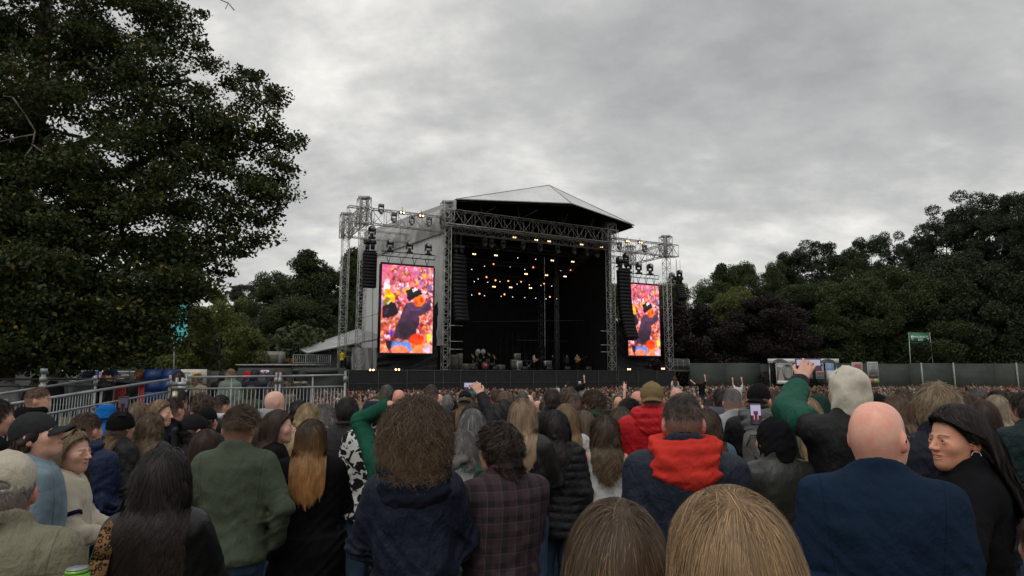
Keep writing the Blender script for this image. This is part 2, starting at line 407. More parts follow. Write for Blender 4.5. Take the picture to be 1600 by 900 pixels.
    V, F = sheet(lambda U, W: (Lp[0] + (b[0] - .1 - Lp[0]) * W, Lp[1] + (b[1] - Lp[1]) * W, Lp[2] - .05 - .0 * U - .9 * U * (1 - .2 * W) - .25 * np.sin(W * 3.14) * U), 6, 60); part_np(V, F, 'eave_valance', m_w2)
    # black net and drapes below and beside the screens
    n = NT('black_drape'); co = n.co('Object', (.6, .6, 2.2)); m_dr = n.set(n.mix(n.ramp(n.noise(1.2, 5, .7, co, 1.5), .5, .7), (.010, .010, .011), (.035, .036, .038)), .45, spec=.45, normal=n.bump(n.noise(1.2, 5, .7, co, 1.5), .9, .25))
    for (u0, u1, v, sl) in ((-5.9, -.45, .9, 1), (18.75, 24.2, .9, -1)):
        def fn(U, W):
            uu = u0 + (u1 - u0) * U; x = U if sl > 0 else 1 - U
            top = 3.1 + 3.3 * np.clip((x - .55) / .45, 0, 1)
            f = .18 * np.sin(9 * W + 5 * x + 2.5 * np.sin(4 * x)) * (1 - .4 * W) + .08 * np.sin(31 * W - 9 * x)
            Pn = [P0[k] + SU[k] * uu + SV[k] * (v + f) for k in range(2)]; return Pn[0], Pn[1], DECK + (top - .2) * W * (1 + 0 * U)
        V, F = sheet(fn, 60, 44); part_np(V, F, 'black_drape', m_dr)
    m = MB(); q = m.quad; q(S(19.4, 3.2, DECK), S(25.4, 3.2, DECK), S(25.4, 3.2, 9.0), S(22.4, 3.2, 9.0)); part(m, 'wing_backing', M_BLACKCLOTH)
    # low lean-to roof with dark bay behind the left wing
    m = MB(); e1, e2, e3, e4 = at(468, 545, 66), at(560, 513, 66), at(600, 525, 60), at(480, 549, 62)
    m.quad(e4, e3, e2, e1); k = 0.25; m.hexa([e4 - Vector((0, 0, k)), e3 - Vector((0, 0, k)), e2 - Vector((0, 0, k)), e1 - Vector((0, 0, k)), e4, e3, e2, e1])
    lt = part(m, 'lean_to_roof', m_roof)
    m = MB(); g1, g2 = at(478, 549, 63), at(590, 549, 61)
    m.quad(Vector((g1.x, g1.y, GS)), Vector((g2.x, g2.y, GS)), g2, g1); part(m, 'lean_to_wall', simple('lean_to_wall', (.03, .03, .032), .7))
    V, F = sheet(lambda U, W: (at(556, 540, 60.5).x + 2.3 * U + .0 * W, 59.2 + 1.0 * U + .12 * np.sin(U * 22 + 5 * W), GS + .2 + 5.2 * W - .5 * U * 0), 40, 20); part_np(V, F, 'grey_drape', grey('grey_drape', (.32, .325, .325)))
    # stays and hoist chains
    m = MB()
    for (p, z0, z1, v) in ((-4.4, 12.4, 15, 0), (-2.1, 12.4, 15, 0), (21.2, 11.6, 15, 0), (23, 11.6, 15, 0), (26.4, 10.2, 14.6, 0), (27.2, 10.2, 14.6, 0), (-6.6, 11, 15, .2), (.9, 11.6, 15.4, .3), (1.5, 11.6, 15.4, .3), (19.9, 12.4, 15, .1), (20.5, 12.4, 15, .1)): m.bar(S(p, v, z0), S(p, v, z1), .018)
    m.bar(S(-6.4, .5, DECK), S(-6.6, .5, 11), .03); m.bar(S(-7.4, 6, 3), S(-6, 6, 14), .012); m.bar(S(25.2, 5, 3), S(22.6, 5, 14), .012)
    m.bar(S(-7.3, 2, 6.4), S(-4.5, 1.5, 7.4), .025)
    part(m, 'rigging_line', simple('rigging_line', (.09, .09, .09), .6))
    # wing platforms with guard panels
    for (u0, u1, v) in ((26.3, 28.9, .3), (-12.6, -9.6, 2.0)):
        m = MB()
        for w in (DECK + .05, DECK + .6, DECK + 1.25): m.bar(S(u0, v, w), S(u1, v, w), .03)
        for k in range(19): m.bar(S(u0 + (u1 - u0) * k / 18, v, DECK + .05), S(u0 + (u1 - u0) * k / 18, v, DECK + 1.25), .016 if k % 6 else .035)
        part(m, 'guard_rail', M_ALU)
        m = MB(); m.hexa([S(u0, v - .1, DECK - .2), S(u1, v - .1, DECK - .2), S(u1, v + 2, DECK - .2), S(u0, v + 2, DECK - .2), S(u0, v - .1, DECK), S(u1, v - .1, DECK), S(u1, v + 2, DECK), S(u0, v + 2, DECK)])
        for uu in (u0 + .1, u1 - .1): m.bar(S(uu, v, GS), S(uu, v, DECK), .05)
        part(m, 'wing_platform', M_BLACK)
    # scaffold brackets on the main towers
    m = MB()
    for uu, s_ in ((.2, 1), (17.9, -1)):
        for z in (3.9, 4.6, 6.0): m.bar(S(uu, -.35, z), S(uu + s_ * 1.3, -.35, z), .03)
    part(m, 'bracket', M_TRUSS)
    return T
STAGE = build_stage()

# ------------------------------------------------------------------ video screens
def paint_screen():
    W, H = 150, 250
    X, Y = np.meshgrid((np.arange(W) + .5) / W, (np.arange(H) + .5) / H, indexing='ij')   # Y down
    img = np.zeros((W, H, 3)); rg = np.random.default_rng(4)
    warm = np.clip((Y - .35) / .35, 0, 1)[..., None]
    img[:] = np.array([.80, .30, .42]) * (1 - warm) + np.array([.85, .28, .12]) * warm
    def ell(cx, cy, rx, ry, c, soft=.12, a=0.0):
        ca, sa = math.cos(a), math.sin(a); dx, dy = X - cx, (Y - cy) * 1.66
        q = np.sqrt(((dx * ca + dy * sa) / rx)**2 + ((-dx * sa + dy * ca) / (ry * 1.66))**2)
        k = np.clip((1 - q) / soft + .5, 0, 1)[..., None]; img[:] = img * (1 - k) + np.array(c) * k
    def poly(pts, c, scale=True):
        P = [((x - 0) / 546, (y - 0) / 900) for x, y in pts] if scale else pts
        ins = np.zeros(X.shape, bool)
        for (x0, y0), (x1, y1) in zip(P, P[1:] + P[:1]):
            k = ((y0 > Y) != (y1 > Y)) & (X < (x1 - x0) * (Y - y0) / (y1 - y0 + 1e-9) + x0); ins ^= k
        img[ins] = np.array(c)
    X0, Y0 = X.copy(), Y.copy(); X += .012 * np.sin(Y0 * 47 + 3 * np.sin(X0 * 31)) + .006 * np.sin(Y0 * 120 + X0 * 60); Y += .008 * np.sin(X0 * 53 + 2 * np.sin(Y0 * 37)) + .004 * np.sin(X0 * 140)
    pts = [(rg.random(), rg.random()) for _ in range(230)]; pts.sort(key=lambda p: p[1])
    for (x, y) in pts:
        r = (.04 + .05 * y) * (.65 + .7 * rg.random()); wv = min(1, max(0, (y - .35) / .3)) * (.6 + .4 * rg.random())
        hair = random.choice([(.45, .10, .12), (.30, .06, .08), (.75, .35, .25), (.55, .16, .10), (.85, .55, .5)])
        skin = np.array([1.0, .50, .55]) * (1 - wv) + np.array([1.0, .46, .22]) * wv; skin = skin * (.75 + .35 * rg.random())
        if rg.random() < .3: skin = np.array([.95, .72, .85])
        body = random.choice([(.9, .6, .72), (.55, .35, .6), (.95, .75, .8), (.85, .3, .35), (1, .55, .2), (.35, .25, .4)])
        ell(x, y + r * 1.05, r * 1.2, r * .7, body, .3); ell(x, y, r * .78, r * .72, hair, .4, rg.normal() * .5); dx = rg.normal() * r * .18; ell(x + dx, y + r * .16, r * .50, r * .52, skin, .35, rg.normal() * .4); ell(x + dx + r * .2, y + r * .1, r * .22, r * .3, np.minimum(skin * 1.25, 1), .9); ell(x + dx - r * .22, y + r * .3, r * .2, r * .28, skin * .62, .9)
        ell(x - r * .2, y + r * .08, r * .1, r * .05, (.45, .1, .12), .8); ell(x + r * .2, y + r * .08, r * .1, r * .05, (.45, .1, .12), .8); ell(x, y + r * .38, r * .18, r * .07, (.7, .1, .12), .8)
    X[:], Y[:] = X0 + .004 * np.sin(Y0 * 90), Y0 + .003 * np.sin(X0 * 80)
    # raised arm with pale sleeve and dark jacket, left
    ell(.10, .25, .06, .08, (.95, .8, .85)); poly([(40, 255), (75, 250), (115, 290), (145, 330), (135, 380), (95, 400), (60, 350), (30, 360)], (1.0, .58, .10))
    for k in range(4): poly([(35, 262 + k * 14), (90, 262 + k * 14), (96, 268 + k * 14), (36, 268 + k * 14)], (.8, .3, .05))
    poly([(20, 370), (60, 330), (100, 350), (60, 420), (20, 430)], (.35, .25, .10)); poly([(60, 400), (100, 360), (80, 420)], (.85, .85, .6))
    poly([(18, 430), (70, 410), (110, 380), (150, 400), (180, 490), (150, 520), (60, 550), (15, 550)], (.03, .015, .03)); poly([(40, 450), (90, 440), (60, 520), (30, 520)], (.10, .05, .09))
    # figure in a dark hat and hooded top
    poly([(265, 385), (330, 375), (390, 420), (450, 390), (522, 330), (522, 440), (440, 500), (400, 520), (405, 600), (370, 650), (370, 720), (300, 770), (135, 750), (150, 660), (200, 540), (235, 430)], (.13, .075, .13))
    poly([(265, 390), (330, 380), (380, 430), (520, 345), (520, 365), (400, 460), (330, 470), (270, 430)], (.20, .12, .20)); poly([(180, 600), (330, 560), (390, 600), (350, 720), (200, 740)], (.085, .05, .08)); poly([(240, 440), (300, 440), (240, 560), (190, 600)], (.16, .095, .15))
    ell(.72, .395, .105, .068, (1, .33, .08), .2); ell(.77, .385, .035, .03, (.9, .12, .05), .5); ell(.66, .42, .04, .04, (.8, .2, .05), .5)
    poly([(252, 265), (325, 215), (400, 240), (428, 275), (415, 290), (285, 365), (270, 330)], (.035, .02, .035)); poly([(262, 330), (420, 272), (428, 282), (285, 370)], (.012, .006, .012))
    poly([(315, 240), (355, 222), (380, 240), (335, 272)], (1, .95, .95))
    for k in range(3): poly([(325 + k * 14, 238 + k * -3), (331 + k * 14, 236 - k * 3), (340 + k * 12, 258 - k * 6), (334 + k * 12, 260 - k * 6)], (.3, .2, .3))
    poly([(118, 780), (300, 790), (340, 880), (120, 880)], (.25, .42, .80)); poly([(150, 790), (220, 800), (200, 860), (130, 850)], (.40, .55, .95)); poly([(55, 770), (110, 780), (115, 850), (90, 880), (60, 820)], (.05, .03, .06))
    ell(.72, .93, .13, .09, (1, .42, .25), .15); ell(.69, .845, .15, .062, (.85, .16, .03), .25); ell(.62, .92, .035, .03, (.9, .25, .12), .3)
    for k in range(9): poly([(330 + k * 13, 720 + (k % 3) * 12), (338 + k * 13, 700), (342 + k * 13, 770)], (.55, .07, .01))
    ell(.37, .965, .16, .05, (1, .42, .28), .3); poly([(440, 850), (520, 830), (520, 880), (450, 880)], (.75, .70, .9)); ell(.93, .82, .04, .05, (1, .75, .1), .3); poly([(100, 660), (130, 690), (120, 730), (98, 700)], (.06, .15, .75))
    k_ = rg.normal(size=(W, H)); k_ = (k_ + np.roll(k_, 1, 0) + np.roll(k_, 1, 1)) * .045; img *= (1 + k_)[..., None]
    big = np.zeros((W, H))
    for st_, am in ((24, .10), (11, .13), (6, .12)):
        g_ = rg.normal(size=(W // st_ + 2, H // st_ + 2)); xi, yi = np.arange(W) / st_, np.arange(H) / st_; x0, y0 = xi.astype(int), yi.astype(int); fx, fy = (xi - x0)[:, None], (yi - y0)[None]; big += am * (g_[x0][:, y0] * (1 - fx) * (1 - fy) + g_[x0 + 1][:, y0] * fx * (1 - fy) + g_[x0][:, y0 + 1] * (1 - fx) * fy + g_[x0 + 1][:, y0 + 1] * fx * fy)
    img *= np.clip(1 + big, .35, 1.8)[..., None]
    for _ in range(2): img = (img * 2 + np.roll(img, 1, 0) + np.roll(img, -1, 0) + np.roll(img, 1, 1) + np.roll(img, -1, 1)) / 6
    lum = img.mean(-1, keepdims=True); img = lum + (img - lum) * 1.25; img = np.clip(img, 0, 1.2) ** 1.45
    return np.clip(img * 1.0, 0, 1)
SCREEN_IMG = paint_screen()
def screen_mat():
    n = NT('lit_screen'); a = n.node('ShaderNodeAttribute', attribute_name='pic'); n.set((.01, .01, .01), .4, emit=a.outputs['Color'], es=.95); return n.m
M_SCREEN = screen_mat()
def make_screen(u0, u1, z0, z1, v, label, src=None):
    T = empty('video_screen', S((u0 + u1) / 2, v, z0), 0, label, 'screen', 'video screens either side of the stage')
    W, H = SCREEN_IMG.shape[:2]; o0 = np.array(T.location)
    def fn(U, Wv):
        uu = u0 + (u1 - u0) * U; return P0[0] + SU[0] * uu + SV[0] * v - o0[0], P0[1] + SU[1] * uu + SV[1] * v - o0[1], z1 + (z0 - z1) * Wv - o0[2] + 0 * U
    V, F = sheet(fn, W - 1, H - 1); me = np_mesh('display', V, [F[:, ::-1]]); set_attr(me, 'pic', SCREEN_IMG.reshape(-1, 3)); obj('display', me, M_SCREEN, T)
    m = MB(); lo = T.location
    for a, b in (((u0 - .1, z0 - .1), (u1 + .1, z0 - .1)), ((u0 - .1, z1 + .1), (u1 + .1, z1 + .1)), ((u0 - .1, z0), (u0 - .1, z1)), ((u1 + .1, z0), (u1 + .1, z1))):
        m.bar(S(a[0], v + .15, a[1]) - lo, S(b[0], v + .15, b[1]) - lo, .13)
    m.hexa([S(a, b, c) - lo for c in (z0, z1) for a, b in ((u0, v + .03), (u1, v + .03), (u1, v + .35), (u0, v + .35))])
    m.build('frame', M_BLACK, T)
    m = MB()
    for w in (z1 + .75, z1 + 1.15): m.bar(S(u0 - .05, v + .1, w) - lo, S(u1 + .15, v + .1, w) - lo, .05)
    for k in range(8): m.bar(S(u0 + (u1 - u0) * k / 7, v + .1, z1 + .75) - lo, S(u0 + (u1 - u0) * (k + .5) / 7, v + .1, z1 + 1.15) - lo, .025)
    for k in range(4): p = S(u0 + (u1 - u0) * (k + .5) / 4, v + .1, z1 + .75) - lo; m.bar(p + SU * .18, p - Vector((0, 0, .6)), .03); m.bar(p - SU * .18, p - Vector((0, 0, .6)), .03)
    m.build('hanging_truss', M_BLACK, T)
    return T
VS = -.2
ul0, ul1 = span(595, 676, VS); ur0, ur1 = span(981, 1030.5, VS)
zl0, zl1 = on_v(635, 551.5, VS).z, on_v(635, 415.5, VS).z
zr0, zr1 = on_v(1005, 555.5, VS).z, on_v(1005, 445, VS).z
print('screens', ul0, ul1, zl0, zl1, '|', ur0, ur1, zr0, zr1)
make_screen(ul0, ul1, zl0, zl1, VS, 'tall lit screen before the grey side wall, wider in view, man in dark hat')
make_screen(ur0, ur1, zr0, zr1, VS, 'tall lit screen on the far wing beside the dark trees, narrower in view')

# ------------------------------------------------------------------ line arrays
def line_array(px, py, v, n, w, h, lean, label, curve=0.0):
    p = on_v(px, py, v); T = empty('line_array_speaker', p, 0, label, 'speaker', 'hanging speaker arrays')
    ang = math.atan2(SU.y, SU.x); pos = Vector((0, 0, -h / 2)); th = 0.0
    m = MB(); m.box((0, 0, .12), (w * .9, .5, .12), Matrix.Rotation(ang, 3, 'Z')); m.box((-w * .2, 0, .55), (.3, .3, .55)); m.box((w * .2, 0, .6), (.3, .3, .6)); m.box((-w * .2, 0, .95), (.62, .45, .36)); m.box((w * .22, 0, .9), (.5, .4, .3))
    m.bar((-w * .2, 0, 1), (-w * .2, 0, 3), .02); m.bar((w * .2, 0, 1), (w * .2, 0, 3), .02); m.build('flying_frame', M_BLACK, T)
    for k in range(n):
        th = lean + curve * k * k / (n * n); M = Matrix.Rotation(ang, 3, 'Z') @ Matrix.Rotation(-th, 3, 'X')
        b = MB(); b.box((0, 0, 0), (w, .62, h * .96), M); b.box(M @ Vector((0, -.315, 0)), (w * .9, .02, h * .8), M)
        for s_ in (-1, 1): b.box(M @ Vector((s_ * (w / 2 + .015), 0, 0)), (.03, .4, h * .5), M)
        c = b.build('cabinet', simple('speaker_black', (.006, .006, .007), .6, 0, .25, .5, 5), T); c.location = pos
        pos = pos + M @ Vector((0, 0, -h))
    return T
line_array(578, 395, -.3, 11, 1.1, .272, 0, 'short straight black speaker hang at the grey side wall')
line_array(717, 402, .2, 17, 1.25, .36, .02, 'long curved black speaker hang inside the near main tower', .45)
line_array(974, 422, -.3, 20, 1.35, .37, .02, 'long curved black speaker hang beside the narrower screen', .5)
line_array(1061, 448, .2, 6, .95, .26, .3, 'small tilted black speaker hang beyond the outermost tower', .4)

# ------------------------------------------------------------------ lamps
M_WARM = emit_mat('warm_lamp', (1, .58, .28), 3.8); M_ORANGE = emit_mat('orange_lamp', (1, .28, .08), 3.0)
M_WHITE = emit_mat('white_lamp', (.85, .9, 1), 2.0); M_HEAD = simple('moving_head_shell', (.16, .16, .165), .5)
def lamp_proto(kind):
    T = empty('stage_light'); m = MB(); lens = MB()
    if kind == 'blinder':
        m.box((0, .14, 0), (.62, .22, .34)); m.bar((0, .14, .15), (0, .14, .6), .03); lens.ball((-.16, .01, 0), (.10, .05, .10)); lens.ball((.16, .01, 0), (.10, .05, .10)); mat = M_WARM
    elif kind == 'orange':
        m.ball((0, .15, 0), (.24, .24, .24)); m.bar((0, .15, .1), (0, .15, .6), .03); lens.ball((0, -.06, 0), (.15, .09, .15)); mat = M_ORANGE
    elif kind == 'white':
        m.box((0, .12, 0), (.22, .25, .22)); m.bar((0, .12, .1), (0, .12, .5), .02); lens.ball((0, -.02, 0), (.07, .05, .07)); mat = M_WHITE
    elif kind == 'head':
        m.box((0, .1, .38), (.42, .34, .22)); m.box((-.2, .1, .1), (.06, .2, .5)); m.box((.2, .1, .1), (.06, .2, .5)); m.ball((0, .08, -.12), (.17, .22, .24)); lens.ball((0, -.1, -.18), (.13, .08, .13)); mat = simple('dull_lens', (.30, .31, .32), .2, 0, .8)
    elif kind == 'spot':    # lamp head standing on a screen's truss or hanging in a wing
        m.ball((0, 0, .80), (.30, .34, .24)); m.box((0, .05, .72), (.40, .40, .26)); m.box((-.26, 0, .55), (.07, .22, .5)); m.box((.26, 0, .55), (.07, .22, .5)); m.bar((0, 0, .05), (0, 0, .4), .16); m.box((0, 0, .02), (.5, .4, .14)); lens.ball((0, -.25, .80), (.2, .1, .17)); mat = simple('dull_lens', (.30, .31, .32), .2, 0, .8)
    m.build('housing', M_HEAD if kind in ('head',) else M_BLACK, T, smooth=False); lens.build('lens', mat, T, smooth=True)
    return T
LAMPS = {}
def copy_thing(o, loc=None, rz=None, label=None, scale=None):
    c = o.copy(); col.objects.link(c)
    for ch in o.children:
        d = ch.copy(); col.objects.link(d); d.parent = c
        for g in ch.children:
            e = g.copy(); col.objects.link(e); e.parent = d
    if loc is not None: c.location = loc
    if rz is not None: c.rotation_euler = (0, 0, rz)
    if label: c['label'] = label
    if scale: c.scale = (scale,) * 3
    return c
STANG = math.atan2(SU.y, SU.x)
def lamp(kind, p, label, group, scale=1.0, rz=None):
    rz = STANG if rz is None else rz
    if kind not in LAMPS:
        t = LAMPS[kind] = lamp_proto(kind); tag(t, label, 'light', group); t.location = p; t.rotation_euler = (0, 0, rz); t.scale = (scale,) * 3; return t
    t = copy_thing(LAMPS[kind], p, rz, label, scale); t['group'] = group; return t
rows = [('blinder', 2.4, [(804, 371), (838, 375), (858, 377), (909, 382), (940, 386)], 'warm twin lamp high on the front rig'),
        ('blinder', 5.6, [(741, 397), (775, 399), (863, 407), (895, 409)], 'warm twin lamp on the second rig row'),
        ('blinder', 8.6, [(822, 428), (854, 430), (883, 432)], 'warm twin lamp on the third rig row'),
        ('blinder', 11.6, [(772, 448), (798, 449), (829, 450)], 'warm twin lamp low at the back rig'),
        ('orange', 8.6, [(771, 413), (833, 418), (891, 422), (925, 424)], 'round orange lamp on the upper rig'),
        ('orange', 11.6, [(774, 438), (794, 439), (814, 440), (850, 443), (749, 459), (788, 460), (859, 464), (760, 433)], 'round orange lamp near the back wall'),
        ('white', 8.6, [(766, 384), (809, 403), (837, 405), (925, 412), (757, 416), (737, 421), (747, 436), (876, 423), (903, 425), (938, 428), (820, 421), (797, 417)], 'small white lamp among the upper rig lamps'),
        ('white', 11.6, [(741, 440), (762, 441), (781, 440), (808, 444), (827, 445), (845, 446), (862, 447), (881, 448), (896, 448), (737, 461), (757, 462), (783, 463), (801, 464), (820, 465), (837, 466), (853, 467), (870, 467)], 'small white lamp low on the rear rig'),
        ('head', 3.0, [(758, 380), (769, 382), (787, 383), (818, 385), (845, 388), (872, 391), (898, 393), (918, 396), (934, 398)], 'pale moving head lamp under the front truss')]
ORD = ['first', 'second', 'third', 'fourth', 'fifth', 'sixth', 'seventh', 'eighth', 'ninth', 'tenth', 'eleventh', 'twelfth', 'thirteenth', 'fourteenth', 'fifteenth', 'sixteenth', 'seventeenth']
for kind, v, pts, lab in rows:
    for i, (px, py) in enumerate(sorted(pts)):
        lamp(kind, on_v(px, py, v), f'{lab}, {ORD[i]} along from the near tower', 'lamps hung inside the stage', {'blinder': .72, 'orange': .62, 'white': .6, 'head': 1.0}[kind])
k = 0
for (px, v, lab) in ((607, VS, 'black spotlight on the wider screen truss, nearest the short speaker hang'), (638, VS, 'black spotlight at the middle of the wider screen truss'), (668, VS, 'black spotlight on the wider screen truss, nearest the main tower'),
                     (985, VS, 'black spotlight on the narrower screen truss, nearest the long speaker hang'), (1001, VS, 'black spotlight at the middle of the narrower screen truss'), (1019, VS, 'black spotlight on the narrower screen truss, nearest the outer tower')):
    z = (zl1 if px < 800 else zr1) + 1.2; u = span(px, px, v)[0]; lamp('spot', S(u, v + .1, z), lab, 'spotlights above the screens', 1.0 if px < 800 else 1.15)
for (px, py, lab) in ((1050, 441, 'black lamp hanging on a cable beyond the outermost tower, lower one'), (1062, 437, 'black lamp above the small tilted speaker hang'), (967, 417, 'black lamp above the long speaker hang of the far wing'), (978, 411, 'higher black lamp above the far long speaker hang'), (581, 372, 'black lamp above the short straight speaker hang')):
    lamp('spot', on_v(px, py, 0) , lab, 'lamps hung in the wings', 1.05)
for (px, py, v, lab) in ((629, 332, -.5, 'lit warm lamp on the wing truss, nearer the outer tower'), (659, 337, -.5, 'lit warm lamp on the wing truss, nearer the main tower'), (981, 377, -.5, 'lit warm lamp on the far wing truss, nearer the main tower'), (1001, 379, -.5, 'lit warm lamp on the far wing truss by its mid tower'),
                        (581, 578, -.45, 'lit warm floor lamp at the foot of the grey wall'), (621, 577.5, -.45, 'lit warm floor lamp under the wider screen'), (983, 577, -.45, 'lit warm floor lamp under the narrower screen'), (1036, 576, -.45, 'lit warm floor lamp at the outer tower of the far wing')):
    lamp('blinder', on_v(px, py, v), lab, 'lit lamps along the wings', .85)
for (px, py, i) in ((596, 328, 0), (616, 342, 1), (644, 346, 2), (671, 348, 3), (969, 386, 0), (1008, 390, 1)):
    lamp('head', on_v(px, py, -.2), f'unlit dark lamp slung under the {"near" if px < 800 else "far"} wing truss, {ORD[i]} from its outer end' if px < 800 else f'unlit dark lamp slung under the far wing truss, {ORD[i]} from the main tower', 'lamps hung in the wings', 1.05)
# ------------------------------------------------------------------ band gear
def gear():
    def P(px, py, v=4): return on_v(px, py, v)
    # drum kit
    c = S(span(757, 757, 5.5)[0], 5.5, DECK + .01); T = empty('drum_kit', c, STANG, 'drum kit with red front emblem and two pale round discs behind', 'drums')
    m = MB()
    m.bar((0, -.3, .45), (0, .25, .45), .44, n=20); m.build('bass_drum', simple('drum_shell', (.05, .05, .055), .4), T)
    m = MB(); m.bar((0, -.315, .45), (0, -.305, .45), .30, n=20); m.build('drum_emblem', simple('red_emblem', (.55, .06, .04), .5), T)
    m = MB(); m.bar((-.12, -.322, .45), (.02, -.318, .6), .05, n=4); m.bar((.02, -.322, .6), (.13, -.318, .38), .05, n=4); m.build('emblem_mark', simple('pale_mark', (.6, .5, .45), .5), T)
    for x, y, z, r in ((-.45, .1, .95, .2), (.35, .1, .95, .2), (.95, .3, .6, .26), (-.95, .2, .65, .24)):
        m = MB(); m.bar((x, y, z - .15), (x, y, z + .15), r, n=14); m.bar((x, y, 0), (x, y, z - .1), .02); m.build('tom_drum', simple('drum_shell', (.05, .05, .055), .4), T)
    for x, y, z in ((-1.2, .1, 1.4), (1.2, .1, 1.35), (-.6, .5, 1.6), (.8, .5, 1.6)):
        m = MB(); m.bar((x, y, z), (x + .02, y - .02, z + .02), .3, n=16); m.bar((x, y, 0), (x, y, z), .014); m.build('cymbal', simple('brass', (.5, .38, .15), .3, .8), T)
    for x in (-.42, .5):
        m = MB(); m.bar((x * .62, .9, 1.9), (x * .62, .95, 1.9), .27, n=22); m.bar((x * .62, .93, 0), (x * .62, .93, 1.7), .02); m.build('pale_disc', simple('pale_disc', (.42, .42, .40), .6), T)
    def amp(px, v, w, h, colr, label, d=.4, z=0.0):
        b = S(span(px, px, v)[0], v, DECK + .01 + z); T = empty('amplifier', b, STANG, label, 'amplifier', 'amplifiers and cases on the deck')
        m = MB(); m.box((0, 0, h / 2), (w, d, h)); m.build('cabinet', simple('amp_case_%g' % round(colr[0], 2), colr, .7), T)
        m = MB(); m.box((0, -d / 2 - .01, h * .42), (w * .88, .02, h * .7)); m.build('grille', simple('amp_grille', (.10, .09, .075), .8), T)
        m = MB(); m.box((0, -d / 2 - .01, h * .9), (w * .88, .02, h * .1)); [m.bar((x * w * .1, -d / 2 - .04, h * .9), (x * w * .1, -d / 2, h * .9), .015) for x in (-3, -2, -1, 1, 2, 3)]; m.build('control_panel', M_ALU, T)
    amp(710, 4, .9, 1.5, (.09, .09, .085), 'tall dark rack of gear beside the near main tower'); amp(718.5, 4, .5, 1.6, (.22, .20, .15), 'tall tan cabinet next to the dark rack')
    amp(727, 4, .75, .62, (.38, .31, .20), 'low tan amplifier in front of the drums'); amp(736.5, 4, .8, .6, (.09, .09, .075), 'low dark olive amplifier next to the tan one')
    amp(782, 4.5, .9, .55, (.12, .12, .12), 'low grey flight case beyond the drum kit'); amp(803, 5, .7, 1.1, (.10, .10, .09), 'waist high amplifier beyond the drum kit'); amp(808, 5, .62, .62, (.30, .30, .28), 'pale square cabinet stacked over an amplifier', .4, 1.1)
    amp(811, 3.6, .5, .95, (.45, .52, .55), 'light blue and white case standing low on deck'); amp(855, 5, .75, .5, (.5, .52, .55), 'white topped box in the middle of the deck', .4, .5)
    # keyboard stand
    T = empty('keyboard', S(span(826, 826, 4)[0], 4, DECK + .01), STANG, 'dark keyboard on a crossed stand near the white shirted player', 'keyboard')
    m = MB(); m.box((0, 0, .95), (1.3, .35, .1)); m.build('keys', M_BLACK, T); m = MB(); m.bar((-.4, 0, 0), (.4, 0, .9), .02); m.bar((.4, 0, 0), (-.4, 0, .9), .02); m.build('stand', M_ALU, T)
    for i, (px, v) in enumerate(((822, 1.2), (880, 1.2), (905, 1.0), (762, 3))):
        T = empty('microphone_stand', S(span(px, px, v)[0], v, DECK + .01), STANG, f'thin microphone stand at the stage edge, {ORD[i]} towards the far tower', 'microphone stand', 'microphone stands')
        m = MB(); m.bar((0, 0, 0), (0, 0, 1.4), .014); m.bar((0, 0, 1.4), (.1, .25, 1.6), .012); [m.bar((0, 0, .03), (.3 * math.cos(a), .3 * math.sin(a), 0), .012) for a in (0, 2.1, 4.2)]; m.build('stand', M_BLACK, T)
        m = MB(); m.ball((.11, .27, 1.62), (.03, .03, .04)); m.build('microphone', M_BLACK, T)
    for i, u in enumerate((3, 5.2, 8.3, 11.0, 13.1, 15.6)):
        T = empty('floor_monitor', S(u, .5, DECK + .01), STANG, f'black wedge speaker along the stage edge, {ORD[i]} from the near tower', 'speaker', 'wedge speakers on the stage edge')
        m = MB(); m.hexa([(-.3, -.2, 0), (.3, -.2, 0), (.3, .25, 0), (-.3, .25, 0), (-.3, -.15, .38), (.3, -.15, .38), (.3, .2, .1), (-.3, .2, .1)]); m.build('cabinet', M_BLACK, T)
        m = MB(); m.quad((-.26, .0, .285), (.26, .0, .285), (.26, .18, .145), (-.26, .18, .145)); m.build('grille', simple('amp_grille', (.10, .09, .075), .8), T)
    T = empty('equipment_case', at(543, 577, 58) , .2, 'tall black flight case with pale edges beside the man in yellow', 'case')
    T.location.z = DECK; m = MB(); m.box((0, 0, .62), (.62, .5, 1.2)); m.build('body', M_BLACK, T)
    m = MB(); [m.box((sx * .31, -.25, .62), (.035, .03, 1.22)) for sx in (-1, 1)]; [m.box((0, -.25, z), (.62, .03, .035)) for z in (.02, 1.22)]; m.build('edging', M_ALU, T)
gear()
def beams_on():
    pass
# ================================================================== hoardings, sign, boards, railings
def text_mesh(s, size, name='lettering', extrude=.004, bold=True):
    cu = bpy.data.curves.new('t', 'FONT'); cu.body = s; cu.size = size; cu.align_x = 'CENTER'; cu.align_y = 'CENTER'; cu.extrude = extrude; cu.offset = size * .02 if bold else 0; cu.resolution_u = 2
    o = bpy.data.objects.new('t', cu); col.objects.link(o); dg = bpy.context.evaluated_depsgraph_get(); dg.update()
    me = bpy.data.meshes.new_from_object(o.evaluated_get(dg)); me.name = name; bpy.data.objects.remove(o); return me
def put_text(s, size, loc, rz, m, parent, name='lettering', bold=True):
    me = text_mesh(s, size, name, bold=bold); o = obj(name, me, m, parent); o.location = loc; o.rotation_euler = (math.pi / 2, 0, rz); return o
n = NT('green_hoarding'); co = n.co('Object')
M_HOARD = n.set(n.mix(n.ramp(n.noise(.5, 6, .65, n.co('Object', (1, 1, 2))), .35, .65), (.038, .046, .040), (.060, .069, .060)), .75, spec=.25, normal=n.bump(n.noise(.7, 3, .5, co), .4, .1))
